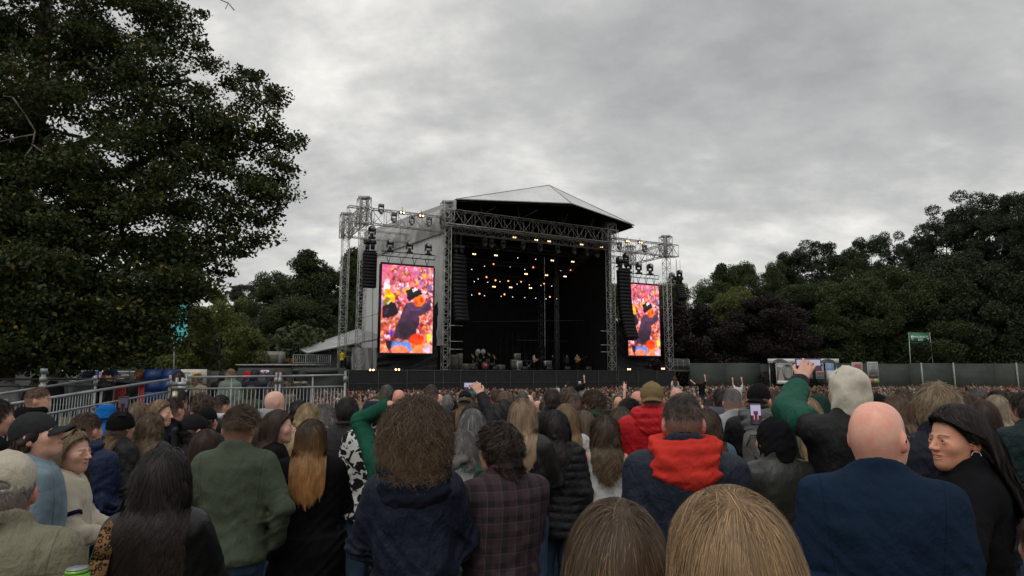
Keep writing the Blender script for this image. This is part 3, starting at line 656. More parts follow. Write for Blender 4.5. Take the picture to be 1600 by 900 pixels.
def hoarding(name, pts, top, label, posts=(), bottom=GS, mat=None, light=()):
    """a run of tall panels through ground points pts"""
    T = empty(name, (*pts[0], bottom), 0, label, 'fence'); o = Vector((*pts[0], bottom))
    k = 0
    for a, b in zip(pts[:-1], pts[1:]):
        a = Vector((*a, 0)); b = Vector((*b, 0)); L = (b - a).length; nn = max(1, round(L / 4.8))
        for i in range(nn):
            p, q = a + (b - a) * i / nn, a + (b - a) * (i + 1) / nn; d = (q - p).normalized(); w = Vector((-d.y, d.x, 0)) * .05
            dz = .05 * math.sin(k * 2.3); p = p + d * .02; q = q - d * .02
            m = MB(); m.hexa([x - o for x in (Vector((p.x, p.y, bottom)) - w, Vector((q.x, q.y, bottom)) - w, Vector((q.x, q.y, bottom)) + w, Vector((p.x, p.y, bottom)) + w, Vector((p.x, p.y, top + dz)) - w, Vector((q.x, q.y, top + dz)) - w, Vector((q.x, q.y, top + dz)) + w, Vector((p.x, p.y, top + dz)) + w)])
            m.build('panel', mat or M_HOARD, T)
            k += 1
    for (x, y) in posts:
        m = MB(); m.bar(Vector((x, y, bottom)) - o, Vector((x - .1, y - .1, top + .08)) - o, .10); m.build('post', simple('pale_post', (.30, .31, .30), .6), T)
    return T
def fz(py, Y): return at(800, py, Y).z
YF = 84
hoarding('hoarding_fence', [(at(1078, 570, 80).x, 80), (at(1240, 570, 84).x, 84), (at(1420, 570, 84).x, 84), (at(1760, 570, 80).x, 80)], fz(568, 84), 'long dark green hoarding fence under the trees beyond the far wing',
         [(at(px, 580, 83).x, 83 - (px - 1430) * .008) for px in (1440, 1487, 1578)])
hoarding('hoarding_fence', [(at(-160, 580, 46).x, 46), (at(108, 580, 46).x, 46), (at(330, 574, 50).x, 50), (at(372, 574, 50).x, 50)], fz(578.5, 47), 'dark green hoarding fence behind the platform and the van')
hoarding('hoarding_fence', [(at(372, 574, 52).x, 52), (at(541, 574, 54).x, 54)], fz(575, 53), 'short green hoarding run joining the near end of the stage skirt')
def exit_sign():
    Y = 86; a = at(1421, 521, Y); b = at(1453, 535, Y); T = empty('exit_sign', (at(1437, 590, Y).x, Y, GS), 0, 'green emergency exit board raised on two poles over the hoarding', 'sign'); o = T.location
    cx = (a.x + b.x) / 2 - o.x; cz = (a.z + b.z) / 2 - o.z; w, h = b.x - a.x, a.z - b.z
    m = MB(); m.box((cx, 0, cz), (w, .06, h)); bd = m.build('board', simple('sign_green', (.015, .16, .08), .5, var=.1), T)
    mw = simple('sign_white', (.75, .78, .75), .5, var=.05)
    put_text('EMERGENCY', .36, (cx - .05, -.05, cz + .12), 0, mw, bd); put_text('EXIT', .36, (cx + .1, -.05, cz - .26), 0, mw, bd)
    m = MB(); x = cx - w * .40
    m.box((x + .05, -.045, cz - .02), (.30, .02, .62)); m.build('running_figure_panel', mw, bd)
    m = MB(); m.ball((x + .08, -.07, cz + .18), (.05, .01, .05)); m.bar((x + .05, -.065, cz + .10), (x, -.065, cz - .08), .035); m.bar((x, -.065, cz - .08), (x + .1, -.065, cz - .25), .025); m.bar((x, -.065, cz - .08), (x - .08, -.065, cz - .24), .025); m.bar((x + .04, -.065, cz + .06), (x + .15, -.065, cz), .02)
    m.build('running_figure', simple('sign_green', (.015, .16, .08), .5), bd)
    m = MB(); x = cx + w * .41; m.bar((x, -.05, cz - .05), (x, -.05, cz + .28), .035); m.tri((x - .14, -.05, cz - .02), (x + .14, -.05, cz - .02), (x, -.05, cz - .24)); m.build('arrow', mw, bd)
    for sx in (-1, 1):
        m = MB(); m.bar((cx + sx * (w / 2 + .12) + sx * .15, 0, 0), (cx + sx * (w / 2 + .08), .02, cz + h / 2 + .15), .055); m.build('pole', M_STEEL, T)
    m = MB(); m.bar((cx - w / 2 - .2, .05, cz + h / 2 + .06), (cx + w / 2 + .2, .05, cz + h / 2 + .06), .04); m.bar((cx - w / 2 - .2, .05, cz - h / 2 - .04), (cx + w / 2 + .3, .05, cz - h / 2 - .04), .04)
    m.bar((cx + w / 2 + .6, .1, cz - 2.0), (cx + w / 2 - .5, .1, cz - h / 2 - 2.6), .04); m.build('cross_rail', M_STEEL, T)
exit_sign()
def poster_mat(name, base, blobs):
    n = NT(name); c = base; co = n.co('Object'); f = n.noise(2.2, 3, .6, co)
    k = n.ramp(f, .45, .55); return n.set(n.mix(k, base, blobs), .6)
def board(x0, x1, ytop, ybot, Y, label, bg, items, name='poster_board'):
    a, b = at(x0, ytop, Y), at(x1, ybot, Y); w, h = b.x - a.x, a.z - b.z; T = empty(name, ((a.x + b.x) / 2, Y, b.z), 0, label, 'poster', 'posters on the far hoarding')
    m = MB(); m.box((0, .04, h / 2), (w, .05, h)); m.build('board', simple('board_white', (.55, .56, .56), .6, var=.1), T)
    m = MB(); m.box((0, .005, h / 2), (w * .93, .02, h * .95)); m.build('sheet', simple('sheet_%d' % int(x0), bg, .6, var=.3, scale=2.5), T)
    for i, (kind, cx, cz, rx, rz, c) in enumerate(items):
        m = MB(); y = -.012 - .004 * i
        if kind == 'e':
            ps = [((cx + rx * math.cos(t * .524)) * w, y, (cz + rz * math.sin(t * .524)) * h) for t in range(12)]
            for t in range(1, 11): m.tri(ps[0], ps[t], ps[t + 1])
        elif kind == 'r': m.box((cx * w, y, cz * h), (rx * 2 * w, .004, rz * 2 * h))
        elif kind == 'l':
            for r in range(int(8)): m.box((cx * w, y, (cz + rz - r * rz * .27) * h), (rx * (1.2 + .7 * math.sin(r * 2.1)) * w, .004, rz * .12 * h))
        elif kind == 't': m.tri(((cx - rx) * w, y, (cz - rz) * h), ((cx + rx) * w, y, (cz - rz) * h), (cx * w, y, (cz + rz) * h))
        m.build('print', simple('print_%02x%02x%02x' % tuple(int(k * 255) for k in c), c, .6, var=.15), T)
YB = 79
board(1212, 1240, 568, 600, YB, 'grey and white event poster, widest, at the near end of the row', (.16, .165, .16), [('t', -.22, .45, .22, .35, (.36, .30, .28)), ('e', .22, .55, .2, .28, (.28, .28, .28)), ('r', 0, .08, .46, .08, (.65, .66, .66)), ('e', -.25, .88, .2, .07, (.5, .5, .5)), ('e', .2, .9, .15, .05, (.05, .05, .05))])
board(1243, 1256, 569, 600, YB, 'dark poster with a red bird shape in the row', (.07, .08, .08), [('e', 0, .6, .3, .16, (.55, .08, .09)), ('r', 0, .08, .46, .08, (.6, .62, .62)), ('l', 0, .3, .4, .12, (.3, .3, .3))])
board(1257, 1270, 568, 592, YB, 'orange poster with a blue figure block in the row', (.40, .15, .08), [('e', 0, .55, .34, .3, (.05, .07, .42)), ('r', 0, .12, .46, .1, (.35, .05, .3))])
board(1274, 1288, 568, 592, YB, 'pale blue poster with pink band in the row', (.33, .36, .45), [('r', 0, .9, .44, .06, (.1, .12, .3)), ('r', 0, .45, .42, .12, (.5, .2, .22)), ('l', 0, .7, .4, .12, (.5, .5, .6))])
board(1290, 1304, 568, 592, YB, 'bright blue topped poster beside the pale blue one', (.12, .26, .55), [('r', 0, .3, .42, .25, (.5, .5, .5)), ('l', 0, .8, .4, .1, (.7, .7, .7))])
board(1331, 1349, 566, 592, YB, 'dark red and grey poster beyond the pale hood', (.25, .22, .23), [('e', 0, .7, .35, .18, (.42, .08, .09)), ('r', 0, .2, .4, .12, (.4, .1, .1)), ('l', 0, .42, .4, .12, (.5, .5, .5))])
board(1355, 1374, 565.5, 598, YB, 'grey list poster with coloured foot at the far end of the row', (.20, .21, .21), [('r', 0, .62, .38, .22, (.30, .30, .31)), ('l', 0, .62, .3, .18, (.10, .10, .10)), ('r', 0, .30, .42, .05, (.08, .07, .09)), ('r', -.22, .1, .22, .09, (.6, .12, .14)), ('r', .22, .1, .22, .09, (.35, .45, .15))])
def fascia():
    Y = YB + .8; a, b = at(1200, 562, Y), at(1310, 567.5, Y); w, h = b.x - a.x, .55; T = empty('kiosk_sign', ((a.x + b.x) / 2, Y, b.z), 0, 'long white overhead sign with black half round arch emblems', 'sign')
    m = MB(); m.box((0, 0, h / 2), (w, .3, h)); m.build('fascia', simple('fascia_white', (.62, .63, .62), .5, var=.08), T)
    for cx in (-w * .34, w * .34):
        m = MB()
        for r in (.85, .6, .35):
            for k in range(10): m.bar((cx + r * math.cos(math.pi * k / 10), -.17, .02 + .55 * r * math.sin(math.pi * k / 10)), (cx + r * math.cos(math.pi * (k + 1) / 10), -.17, .02 + .55 * r * math.sin(math.pi * (k + 1) / 10)), .05)
        m.build('arch_emblem', M_BLACK, T)
    m = MB(); [m.bar((x, .2, b.z * 0 - b.z + GS), (x, .2, 0), .06) for x in (-w / 2 + .2, w / 2 - .2)]; m.build('leg', M_STEEL, T)
fascia()
for i, (px, py) in enumerate(((1129, 566), (1146, 565.5), (1151, 566))):
    m = MB(); p = at(px, 572, 86); m.bar((p.x, p.y, GS), (p.x, p.y, fz(565.5, 86)), .06); tag(m.build('fence_stake', simple('pale_post', (.30, .31, .30), .6)), f'thin pale stake poking over the hoarding, {ORD[i]} from the stage', 'post')

# ------------------------------------------------------------------ left side: railings and ramp
def rail_panel(name, a, b, za, zb, ha, label, group=None, mid=None, nb=None, r=.026, dark=False, mat=None):
    """guard rail between ground points a and b; top heights za, zb; goes down ha below the top"""
    a = Vector((*a, 0)); b = Vector((*b, 0)); T = empty(name, (a.x, a.y, gz(a.x, a.y)), 0, label, 'railing', group); o = T.location; m = MB()
    mat = mat or M_ALU
    A = Vector((a.x, a.y, za)); B = Vector((b.x, b.y, zb)); dz = Vector((0, 0, 1)); mid = .17 if mid is None else mid
    r = r * .72
    for z_, q_ in ((0, 1), (mid, .75), (ha, .75)): m = MB(); m.bar(A - dz * z_ - o, B - dz * z_ - o, r * q_, n=8); m.build('rail', mat, T)
    L = (b - a).length; nb = nb or max(3, round(L / .115)); bm = MB()
    for k in range(1, nb): p = A + (B - A) * k / nb; bm.bar(p - dz * mid - o, p - dz * ha - o, r * .32, n=6)
    bm.build('baluster', mat, T)
    for k in (0, .5, 1):
        p = A + (B - A) * k; pm = MB(); pm.bar(p + dz * (.06 if k != .5 else 0) - o, Vector((p.x, p.y, gz(p.x, p.y))) - o, r * (1.0 if k != .5 else .7), n=8)
        if k != .5: pm.bar(p - dz * .10 - o, p - dz * .02 - o, r * 1.8, n=8); pm.bar(p - dz * .5 - o, p - dz * .42 - o, r * 1.8, n=8)
        pm.build('post', mat, T)
    return T
G = 'guard rails of the raised platform'
Yr = 9.6
ra = [at(x, 590, Yr) for x in (56, 292, 428, 434, 534)]
rail_panel('guard_rail', (ra[1].x, Yr), (ra[2].x, Yr + .1), fz(589.5, Yr), fz(588, Yr), 1.25, 'flat topped grey guard rail with uprights, nearer the ramp', G, nb=22)
rail_panel('guard_rail', (ra[3].x, Yr + .1), (ra[4].x, Yr + .2), fz(588, Yr), fz(586, Yr + .2), 1.25, 'flat topped grey guard rail ending at the stage side', G, nb=19)
def p2(px, py, Y): p = at(px, py, Y); return (p.x, Y), p.z
(a, za), (b, zb) = p2(8, 633, 6.6), p2(266, 592.5, 9.2); rail_panel('ramp_rail', a, b, za, zb, .95, 'sloping grey ramp rail in front, rising towards the platform', G, nb=40)
(a, za), (b, zb) = p2(-60, 625, 7.8), p2(150, 592, 10.6); rail_panel('ramp_rail', a, b, za, zb, .95, 'second sloping grey ramp rail just behind the front one', G, nb=38)
(a, za), (b, zb) = p2(-60, 655, 6.9), p2(6, 640, 7.4)
(a, za), (b, zb) = p2(-80, 593.5, 11.2), p2(180, 591.5, 11.4); rail_panel('guard_rail', a, b, za, zb, .45, 'low black double rail crossing behind the thick grey post', G, mid=.12, nb=2, mat=M_BLACK)
m = MB(); p = at(69, 577, 8.6); m.bar((p.x, p.y, 0), (p.x, p.y, p.z), .028, n=10); [m.bar((p.x, p.y, p.z - z), (p.x, p.y, p.z - z + .06), .042, n=10) for z in (.05, .16, .26)]
tag(m.build('scaffold_post', M_ALU), 'thick grey scaffold post with couplers beside the shaved head', 'post')
m = MB(); [m.bar((at(px, 600, 9.3).x, 9.3, gz(0, 9)), (at(px, 600, 9.3).x, 9.3, fz(590, 9.3)), .022, n=8) for px in (276, 285)]; [m.bar((at(276, 600, 9.3).x - .05, 9.3, fz(y, 9.3)), (at(285, 600, 9.3).x + .05, 9.3, fz(y, 9.3)), .035, n=8) for y in (600, 606)]
tag(m.build('gate_hinge', M_STEEL), 'paired upright tubes with clamps between the ramp rail and flat rail', 'hinge')
# platform floor
pl = MB(); A = [(-13.6, 10.9), (-4.9, 9.9), (-2.65, 9.95), (-3.6, 13.5), (-13.6, 13.5)]
top = [Vector((x, y, .42)) for x, y in A]; bot = [Vector((x, y, gz(x, y) - .05)) for x, y in A]
i0 = len(pl.v); pl.v += [tuple(p) for p in top + bot]; pl.t += [(0, 1, 2), (0, 2, 3), (0, 3, 4)]; pl.q += [(k, k + 5, (k + 1) % 5 + 5, (k + 1) % 5) for k in range(5)]
tag(pl.build('viewing_platform', simple('platform_board', (.10, .09, .075), .8)), 'raised viewing platform floor behind the grey guard rails', 'platform')
# posters on the left hoarding, blue barrel shapes, red skip, flagpole, container, van
def left_board(x0, x1, yt, yb, Y, label, bg, texts, items=()):
    a, b = at(x0, yt, Y), at(x1, yb, Y); w, h = b.x - a.x, a.z - b.z; T = empty('poster_board', ((a.x + b.x) / 2, Y, b.z), 0, label, 'poster', 'boards behind the ramp')
    m = MB(); m.box((0, .04, h / 2), (w, .05, h)); m.build('board', simple('board_white', (.55, .56, .56), .6, var=.1), T)
    m = MB(); m.box((0, .0, h / 2), (w * .97, .04, h * .93)); m.build('sheet', simple('lsheet_%d' % int(x0), bg, .6, var=.12, scale=2.5), T)
    for (s, cx, cz, sz, c) in texts: put_text(s, sz, (cx * w, -.03, cz * h), 0, simple('print_%02x%02x%02x' % tuple(int(k * 255) for k in c), c, .6, var=.1), T)
    for i, (cx, cz, rx, rz, c) in enumerate(items):
        m = MB(); m.box((cx * w, -.024 - .002 * i, cz * h), (rx * w, .006, rz * h)); m.build('print', simple('print_%02x%02x%02x' % tuple(int(k * 255) for k in c), c, .6, var=.1), T)
Yp = 30
left_board(104, 130, 579, 600, Yp, 'dark list board with pale lines behind the ramp rail', (.10, .11, .12), [], [(0, .95 - .09 * k, .8 - .15 * (k % 3), .035, (.55, .56, .58)) for k in range(9)])
left_board(130, 154, 579, 600, Yp, 'blue board with a white letter A beside the list board', (.03, .10, .42), [('A', .2, .45, .34, (.8, .8, .82)), ('STAGE', 0, .75, .13, (.7, .7, .7))])
left_board(154, 178, 579, 600, Yp, 'pale red and blue patterned poster next to the blue board', (.40, .32, .35), [], [(-.2, .5, .3, .5, (.45, .12, .12)), (.25, .6, .3, .4, (.12, .16, .4))])
left_board(178, 202, 580, 600, Yp, 'black poster lettered PAUL HEATON behind the red skip', (.035, .05, .055), [('PAUL HEATON', 0, .68, .105, (.62, .55, .48)), ('+ SUPPORT', 0, .42, .06, (.5, .45, .4))])
left_board(202, 228, 580, 600, Yp, 'dark poster with orange shape near the blue bags', (.05, .05, .05), [], [(.1, .5, .3, .4, (.45, .16, .04))])
left_board(282, 321, 577, 600, 24, 'white and orange board behind the flat rail', (.55, .52, .47), [], [(.15, .55, .4, .5, (.55, .33, .10)), (-.25, .75, .3, .08, (.2, .25, .4)), (-.2, .5, .35, .1, (.4, .4, .42))])
def skip():
    a, b = at(158, 597, 12.2), at(222, 650, 12.2); T = empty('red_skip', ((a.x + b.x) / 2, 12.6, gz(0, 12)), 0, 'dark red metal skip with black rim behind the ramp rail', 'skip'); w = b.x - a.x; h = a.z - gz(0, 12)
    m = MB(); m.hexa([(-w / 2, -.4, 0), (w / 2, -.4, 0), (w / 2, .9, 0), (-w / 2, .9, 0), (-w / 2 - .05, -.5, h), (w / 2 + .05, -.5, h), (w / 2 + .05, 1, h), (-w / 2 - .05, 1, h)]); m.build('body', simple('skip_red', (.30, .02, .02), .45, var=.25), T)
    m = MB(); m.bar((-w / 2 - .1, -.53, h), (w / 2 + .1, -.53, h), .04); m.bar((-w / 2 - .1, 1, h), (w / 2 + .1, 1, h), .04); m.build('rim', M_BLACK, T)
    m = MB(); [m.bar((x * w / 2, -.5, h - .05), (x * w / 2, -.42, .05), .03) for x in (-.9, -.3, .3, .9)]; m.build('rib', simple('skip_red_rib', (.25, .02, .02), .45), T)
skip()
def stand_blue():
    for i, (px, w, h, label) in enumerate(((243, .56, 1.68, 'dark blue padded cover standing behind the ramp rail'), (268, .42, 1.62, 'narrow blue cover standing next to the dark blue padded one'))):
        p = at(px, 590, 12.4); T = empty('blue_cover', (p.x, 12.4, .0), .1, label, 'cover'); z = fz(577, 12.4)
        m = MB(); n_ = 9
        for k in range(n_):
            z0, z1 = z * k / n_, z * (k + 1) / n_; r0, r1 = [w / 2 * (1 - .5 * max(0, q - .75) ** 1.2 * 2.5 + .04 * math.sin(q * 17)) for q in (k / n_, (k + 1) / n_)]; m.bar((0, 0, z0), (0, 0, z1), r0, r1, n=12)
        m.build('cover', simple('blue_vinyl', (.008, .030, .13), .45, var=.35, scale=3, bump=.5, bscale=4, dist=.05), T, smooth=True)
        m = MB(); m.box((0, -w / 2 - .0, z * .62), (w * .7, .04, z * .10)); m.build('grey_band', simple('grey_band', (.25, .24, .22), .6), T)
stand_blue()
def flag():
    a, b = at(139, 580, 27), at(146, 520, 27); T = empty('flagpole', (a.x, 27, gz(0, 27)), 0, 'leaning grey pole with faded blue ribbons in the tree leaves', 'flagpole'); o = T.location
    m = MB(); m.bar((0, 0, 0), b - o, .03, n=8); m.build('pole', M_ALU, T)
    for (px, py) in ((143, 518), (146, 508), (150, 515), (134, 490), (147, 486)):
        p = at(px, py, 26.9) - o; m = MB(); m.quad(p + Vector((-.1, 0, -.08)), p + Vector((.12, .05, -.1)), p + Vector((.09, 0, .1)), p + Vector((-.07, .05, .08))); m.hexa([p + Vector(c) for c in ((-.08, 0, -.07), (.1, 0, -.07), (.1, .01, -.07), (-.08, .01, -.07), (-.1, 0, .08), (.06, 0, .1), (.06, .01, .1), (-.1, .01, .08))]); m.build('ribbon', simple('faded_blue', (.12, .14, .45), .7), T)
flag()
def banner():
    T = empty('feather_banner', (at(279, 560, 38).x, 38, GS), 0, 'turquoise feather banner glimpsed through the big tree', 'banner'); o = T.location
    P = [(263, 536), (272, 480), (283, 462), (293, 470), (293, 525), (280, 535)]; pts = [at(x, y, 38) - o for x, y in P]
    m = MB()
    for k in range(1, 5): m.tri(pts[0], pts[k], pts[k + 1]); m.tri(pts[0] + Vector((0, .02, 0)), pts[k + 1] + Vector((0, .02, 0)), pts[k] + Vector((0, .02, 0)))
    m.build('cloth', simple('turquoise', (.10, .55, .55), .7, var=.2), T); m = MB(); m.bar((0, 0, 0), pts[1], .03); m.build('pole', M_ALU, T)
banner()
def van():
    Y = 30; a, b = at(50, 565, Y), at(116, 580, Y); w = b.x - a.x; T = empty('parked_van', ((a.x + b.x) / 2, Y, gz(0, Y)), R(8), 'silver grey van with dark rear window behind the green hoarding', 'van'); h = a.z - gz(0, Y); w = 2.0
    T.location.y = 49; s = 49 / Y; T.location.x *= s; w = 3.1; h = fz(564.5, 49) - GS; T.location.z = GS
    def prof(y, zz): return w / 2 * (1 - .12 * max(0, (zz / h - .6)) ** 1 * 2.2)
    m = MB(); zs = [.35, .9, 1.5, 2.0, h * .8, h * .92, h]
    for k in range(len(zs) - 1):
        z0, z1 = zs[k], zs[k + 1]; w0 = prof(0, z0); w1 = prof(0, z1) * (.80 if k == len(zs) - 2 else 1); m.hexa([(-w0, 0, z0), (w0, 0, z0), (w0, 5, z0), (-w0, 5, z0), (-w1, .1 if k > 2 else 0, z1), (w1, .1 if k > 2 else 0, z1), (w1, 5, z1), (-w1, 5, z1)])
    m.build('body', simple('van_silver', (.15, .16, .17), .35, .4, .6, .1), T)
    m = MB(); m.hexa([(-w * .40, -.03, h * .62), (-.06, -.03, h * .62), (-.06, .1, h * .62), (-w * .40, .1, h * .62), (-w * .37, .0, h * .88), (-.06, .0, h * .88), (-.06, .12, h * .88), (-w * .37, .12, h * .88)]); m.build('rear_window', simple('van_glass', (.01, .01, .012), .1, 0, .8), T)
    m = MB(); m.hexa([(.06, -.03, h * .62), (w * .40, -.03, h * .62), (w * .40, .1, h * .62), (.06, .1, h * .62), (.06, .0, h * .88), (w * .37, .0, h * .88), (w * .37, .12, h * .88), (.06, .12, h * .88)]); m.build('rear_window', simple('van_tinted', (.06, .065, .075), .2, 0, .8), T)
    for sx in (-1, 1):
        m = MB(); m.box((sx * w * .455, -.02, h * .6), (.12, .08, .5)); m.build('tail_light', simple('tail_red', (.3, .02, .03), .3), T)
        for y in (.8, 4.1):
            m = MB(); m.bar((sx * w * .42, y, .36), (sx * w * .5, y, .36), .36, n=16); wh = m.build('wheel', M_BLACK, T)
    m = MB(); m.bar((0, -.05, h * .98), (0, 0, h * 1.03), .05); m.build('aerial', M_BLACK, T)
van()
def container():
    Yc = 57; a, b = at(372, 570, Yc), at(480, 585, Yc); T = empty('site_cabin', ((a.x + b.x) / 2, Yc, GS), R(-4), 'low dark site cabin with pale roof behind the short hoarding', 'cabin'); w = b.x - a.x; h = fz(571, Yc) - GS
    m = MB(); m.box((0, 1.5, h / 2), (w, 3, h)); m.build('wall', simple('cabin_dark', (.02, .024, .024), .6), T); m = MB(); m.box((.3, 1.5, h + .05), (w + 1.0, 3.5, .12)); m.build('roof', simple('cabin_roof', (.32, .33, .32), .6), T)
    Yg = 60; a, b = at(395, 549, Yg), at(438, 569, Yg); T = empty('folded_panel_box', ((a.x + b.x) / 2, Yg, b.z), 0, 'grey slant sided box with brown mesh panels on the cabin', 'box'); w = b.x - a.x; h = a.z - b.z
    m = MB(); m.hexa([(-w / 2, 0, 0), (w / 2, 0, 0), (w / 2, 1.4, 0), (-w / 2, 1.4, 0), (-w * .40, .1, h), (w * .49, .1, h), (w * .49, 1.3, h), (-w * .40, 1.3, h)]); m.build('shell', simple('box_grey', (.22, .22, .20), .6), T)
    for s_ in (-1, 1): m = MB(); m.box((s_ * w * .21 + .05, -.01, h * .42), (w * .36, .08, h * .66)); m.build('mesh_panel', simple('box_brown', (.09, .085, .065), .8), T)
    Yg = 62; a, b = at(443, 560, Yg), at(463, 568, Yg); T = empty('orange_barrier', ((a.x + b.x) / 2, Yg, b.z), 0, 'small orange rail frame beside the slant sided box', 'barrier'); m = MB(); w = b.x - a.x; h = .45
    for z in (.02, .22, .45): m.bar((-w / 2, 0, z), (w / 2, 0, z), .03)
    for k in range(6): m.bar((-w / 2 + w * k / 5, 0, 0), (-w / 2 + w * k / 5, 0, h), .025)
    m.build('frame', simple('barrier_orange', (.35, .13, .03), .6), T)
    T = empty('lamp_mast', (at(404, 545, 61).x, 61, GS), 0, 'thin floodlight mast in front of the round tree', 'lamp'); m = MB(); m.bar((0, 0, 0), (0, 0, fz(536, 61) - GS), .05); m.build('mast', M_BLACK, T); m = MB(); [m.box((x, 0, fz(536, 61) - GS), (.35, .3, .5)) for x in (-.5, 0, .5)]; m.build('floodlight', M_BLACK, T)
container()

# ================================================================== trees
def leaf_mat(name, c1, c2, c3=None, trans=.25):
    n = NT(name); a = n.node('ShaderNodeAttribute', attribute_name='leaf'); sp = n.node('ShaderNodeSeparateColor'); n.L.new(a.outputs['Color'], sp.inputs[0])
    c = n.mix(sp.outputs[0], c1, c2)
    if c3: c = n.mix(n.ramp(sp.outputs[1], .955, .965), c, c3)
    n.set(c, .55, spec=.25)
    tr = n.node('ShaderNodeBsdfTranslucent'); n.L.new(c, tr.inputs[0]); mx = n.node('ShaderNodeMixShader'); mx.inputs[0].default_value = trans
    n.L.new(n.b.outputs[0], mx.inputs[1]); n.L.new(tr.outputs[0], mx.inputs[2]); n.L.new(mx.outputs[0], n.N['Material Output'].inputs[0]); return n.m
def leaf_mesh(name, C, size, rg, droop=.3, shape=(1, .62), nrm=None, fold=True):
    """C: leaf centres; pointed six-sided leaves, two faces each"""
    n = len(C); d = rg.normal(size=(n, 3)); d[:, 2] -= droop; d /= np.linalg.norm(d, axis=1)[:, None]
    w = rg.normal(size=(n, 3)) * (1, 1, .6); w -= d * np.sum(w * d, 1)[:, None]; w /= np.linalg.norm(w, axis=1)[:, None]
    nn = np.cross(d, w); s = size * (.6 + .8 * rg.random(n))[:, None]
    a = C - d * s * .5 * shape[0]; b = C + d * s * .5 * shape[0]; l = C - w * s * .5 * shape[1] + nn * s * .12; r = C + w * s * .5 * shape[1] + nn * s * .12
    V = np.stack([a, l, b, r], 1).reshape(-1, 3); i = np.arange(n)[:, None] * 4
    me = np_mesh(name, V, [np.concatenate([i + [[0, 1, 2]], i + [[0, 2, 3]]], 0)])
    col_ = np.stack([np.repeat(rg.random(n), 4), np.repeat(rg.random(n), 4), np.zeros(4 * n)], 1)
    return me, col_
M_BARK = simple('bark', (.05, .042, .035), .9, var=.4, bump=.8, bscale=8, dist=.03)
def big_tree():
    base = Vector((-12.2, 14.5, gz(0, 14))); T = empty('broadleaf_tree', base, 0, 'huge dark broadleaf tree filling the side nearest the viewer', 'tree'); rg = np.random.default_rng(3)
    # foliage masses: (px, py, distance, radius in px)
    blobs = [(0, 40, 14, 150), (130, 60, 15, 140), (250, 40, 15, 75), (270, 130, 14, 75), (20, 190, 13, 120), (150, 130, 15, 80), (250, 200, 14, 95), (335, 190, 14, 60), (395, 140, 14, 45), (360, 235, 14, 75), (428, 225, 14, 34), (440, 262, 14, 22), (390, 300, 14, 65), (420, 310, 13.5, 30), (280, 310, 14, 110), (160, 330, 13, 130), (40, 340, 13, 140), (350, 370, 14, 48), (312, 425, 13.5, 46), (385, 378, 14, 24), (280, 410, 13, 85), (150, 450, 12.5, 130), (30, 470, 12, 150), (245, 475, 13, 62), (272, 508, 13, 46), (200, 530, 12.5, 70), (90, 530, 12, 70), (10, 540, 12, 70), (-80, 250, 13, 150), (-90, 450, 12, 140), (-60, 545, 13, 60)]
    edge = [(322, 20), (322, 70), (330, 100), (318, 140), (365, 130), (382, 110), (405, 118), (435, 140), (440, 155), (430, 185), (470, 225), (455, 235), (448, 262), (428, 280), (435, 340), (408, 345), (405, 380), (388, 392), (358, 420), (340, 430)]
    cl = []
    for (px, py, Y, r) in blobs:
        c = np.array(at(px, py, Y)); rr = r / 1000 * Y; k = int(21 * (r / 80) ** 2.2)
        d = rg.normal(size=(k, 3)); d /= np.linalg.norm(d, axis=1)[:, None]; rad = rr * (rg.random(k) ** .45)
        q = c + d * rad[:, None] * np.array([1, .8, 1]); cl += [(p, .30 + .22 * rg.random()) for p in q]
    for (px, py) in edge:
        Y = 13.6 + rg.random() * .8; cl += [(np.array(at(px + rg.normal() * 4 - 6, py + rg.normal() * 4, Y)), .17 + .1 * rg.random()) for _ in range(3)]
    gaps = [((112, 212), 14), ((30, 215), 10), ((185, 240), 12), ((205, 40), 8), ((150, 85), 9), ((300, 100), 8)]
    keep = []
    for p, r in cl:
        t = F_px(p); ok = True
        for (g, gr) in gaps:
            if math.hypot(t[0] - g[0], (t[1] - g[1]) * 1.6) < gr + r * 28: ok = rg.random() < .06
            if not ok: break
        if ok and t[1] < 575: keep.append((p, r))
    P = []
    for p, r in keep:
        k = int(150 * (r / .35) ** 2); d = rg.normal(size=(k, 3)); d /= np.linalg.norm(d, axis=1)[:, None] + 1e-9
        P.append(p + d * (r * rg.random(k) ** .55)[:, None] * np.array([1.25, 1.1, .55]))
    P = np.concatenate(P); P = P[P[:, 2] > .75]; print('big tree leaves', len(P), 'clusters', len(keep))
    me, c = leaf_mesh('crown', P - np.array(base), .088, rg, .35, (1, .66)); set_attr(me, 'leaf', c)
    cr = obj('crown', me, leaf_mat('tree_leaves', (.022, .031, .009), (.052, .068, .019), (.20, .15, .03), .28), T)
    m = MB(); pts = [Vector((0, 0, -.1)), Vector((.1, 0, 2)), Vector((.3, .1, 4.2)), Vector((.5, .2, 6.5)), Vector((.6, .4, 9)), Vector((.5, .5, 12))]; rs = [.55, .45, .40, .34, .24, .12]
    for a, b, r0, r1 in zip(pts[:-1], pts[1:], rs[:-1], rs[1:]): m.bar(a, b, r0, r1, n=12)
    m.build('trunk', M_BARK, T, smooth=True)
    def limb(a, b, r, depth):
        n = 5; q = [a]
        for k in range(1, n + 1): q.append(a.lerp(b, k / n) + Vector(rg.normal(size=3)) * (b - a).length * .04 + Vector((0, 0, math.sin(k / n * 3.14) * (b - a).length * .08)))
        for k in range(n): m2.bar(q[k], q[k + 1], r * (1 - k / n * .7), r * (1 - (k + 1) / n * .7), n=6)
        if depth:
            for k in (2, 3, 4): d = Vector(rg.normal(size=3)); d.z = d.z * .5 - .1; d.x -= .5; limb(q[k], q[k] + d.normalized() * min(1.3, (b - a).length * .3), r * .4, depth - 1)
    m2 = MB()
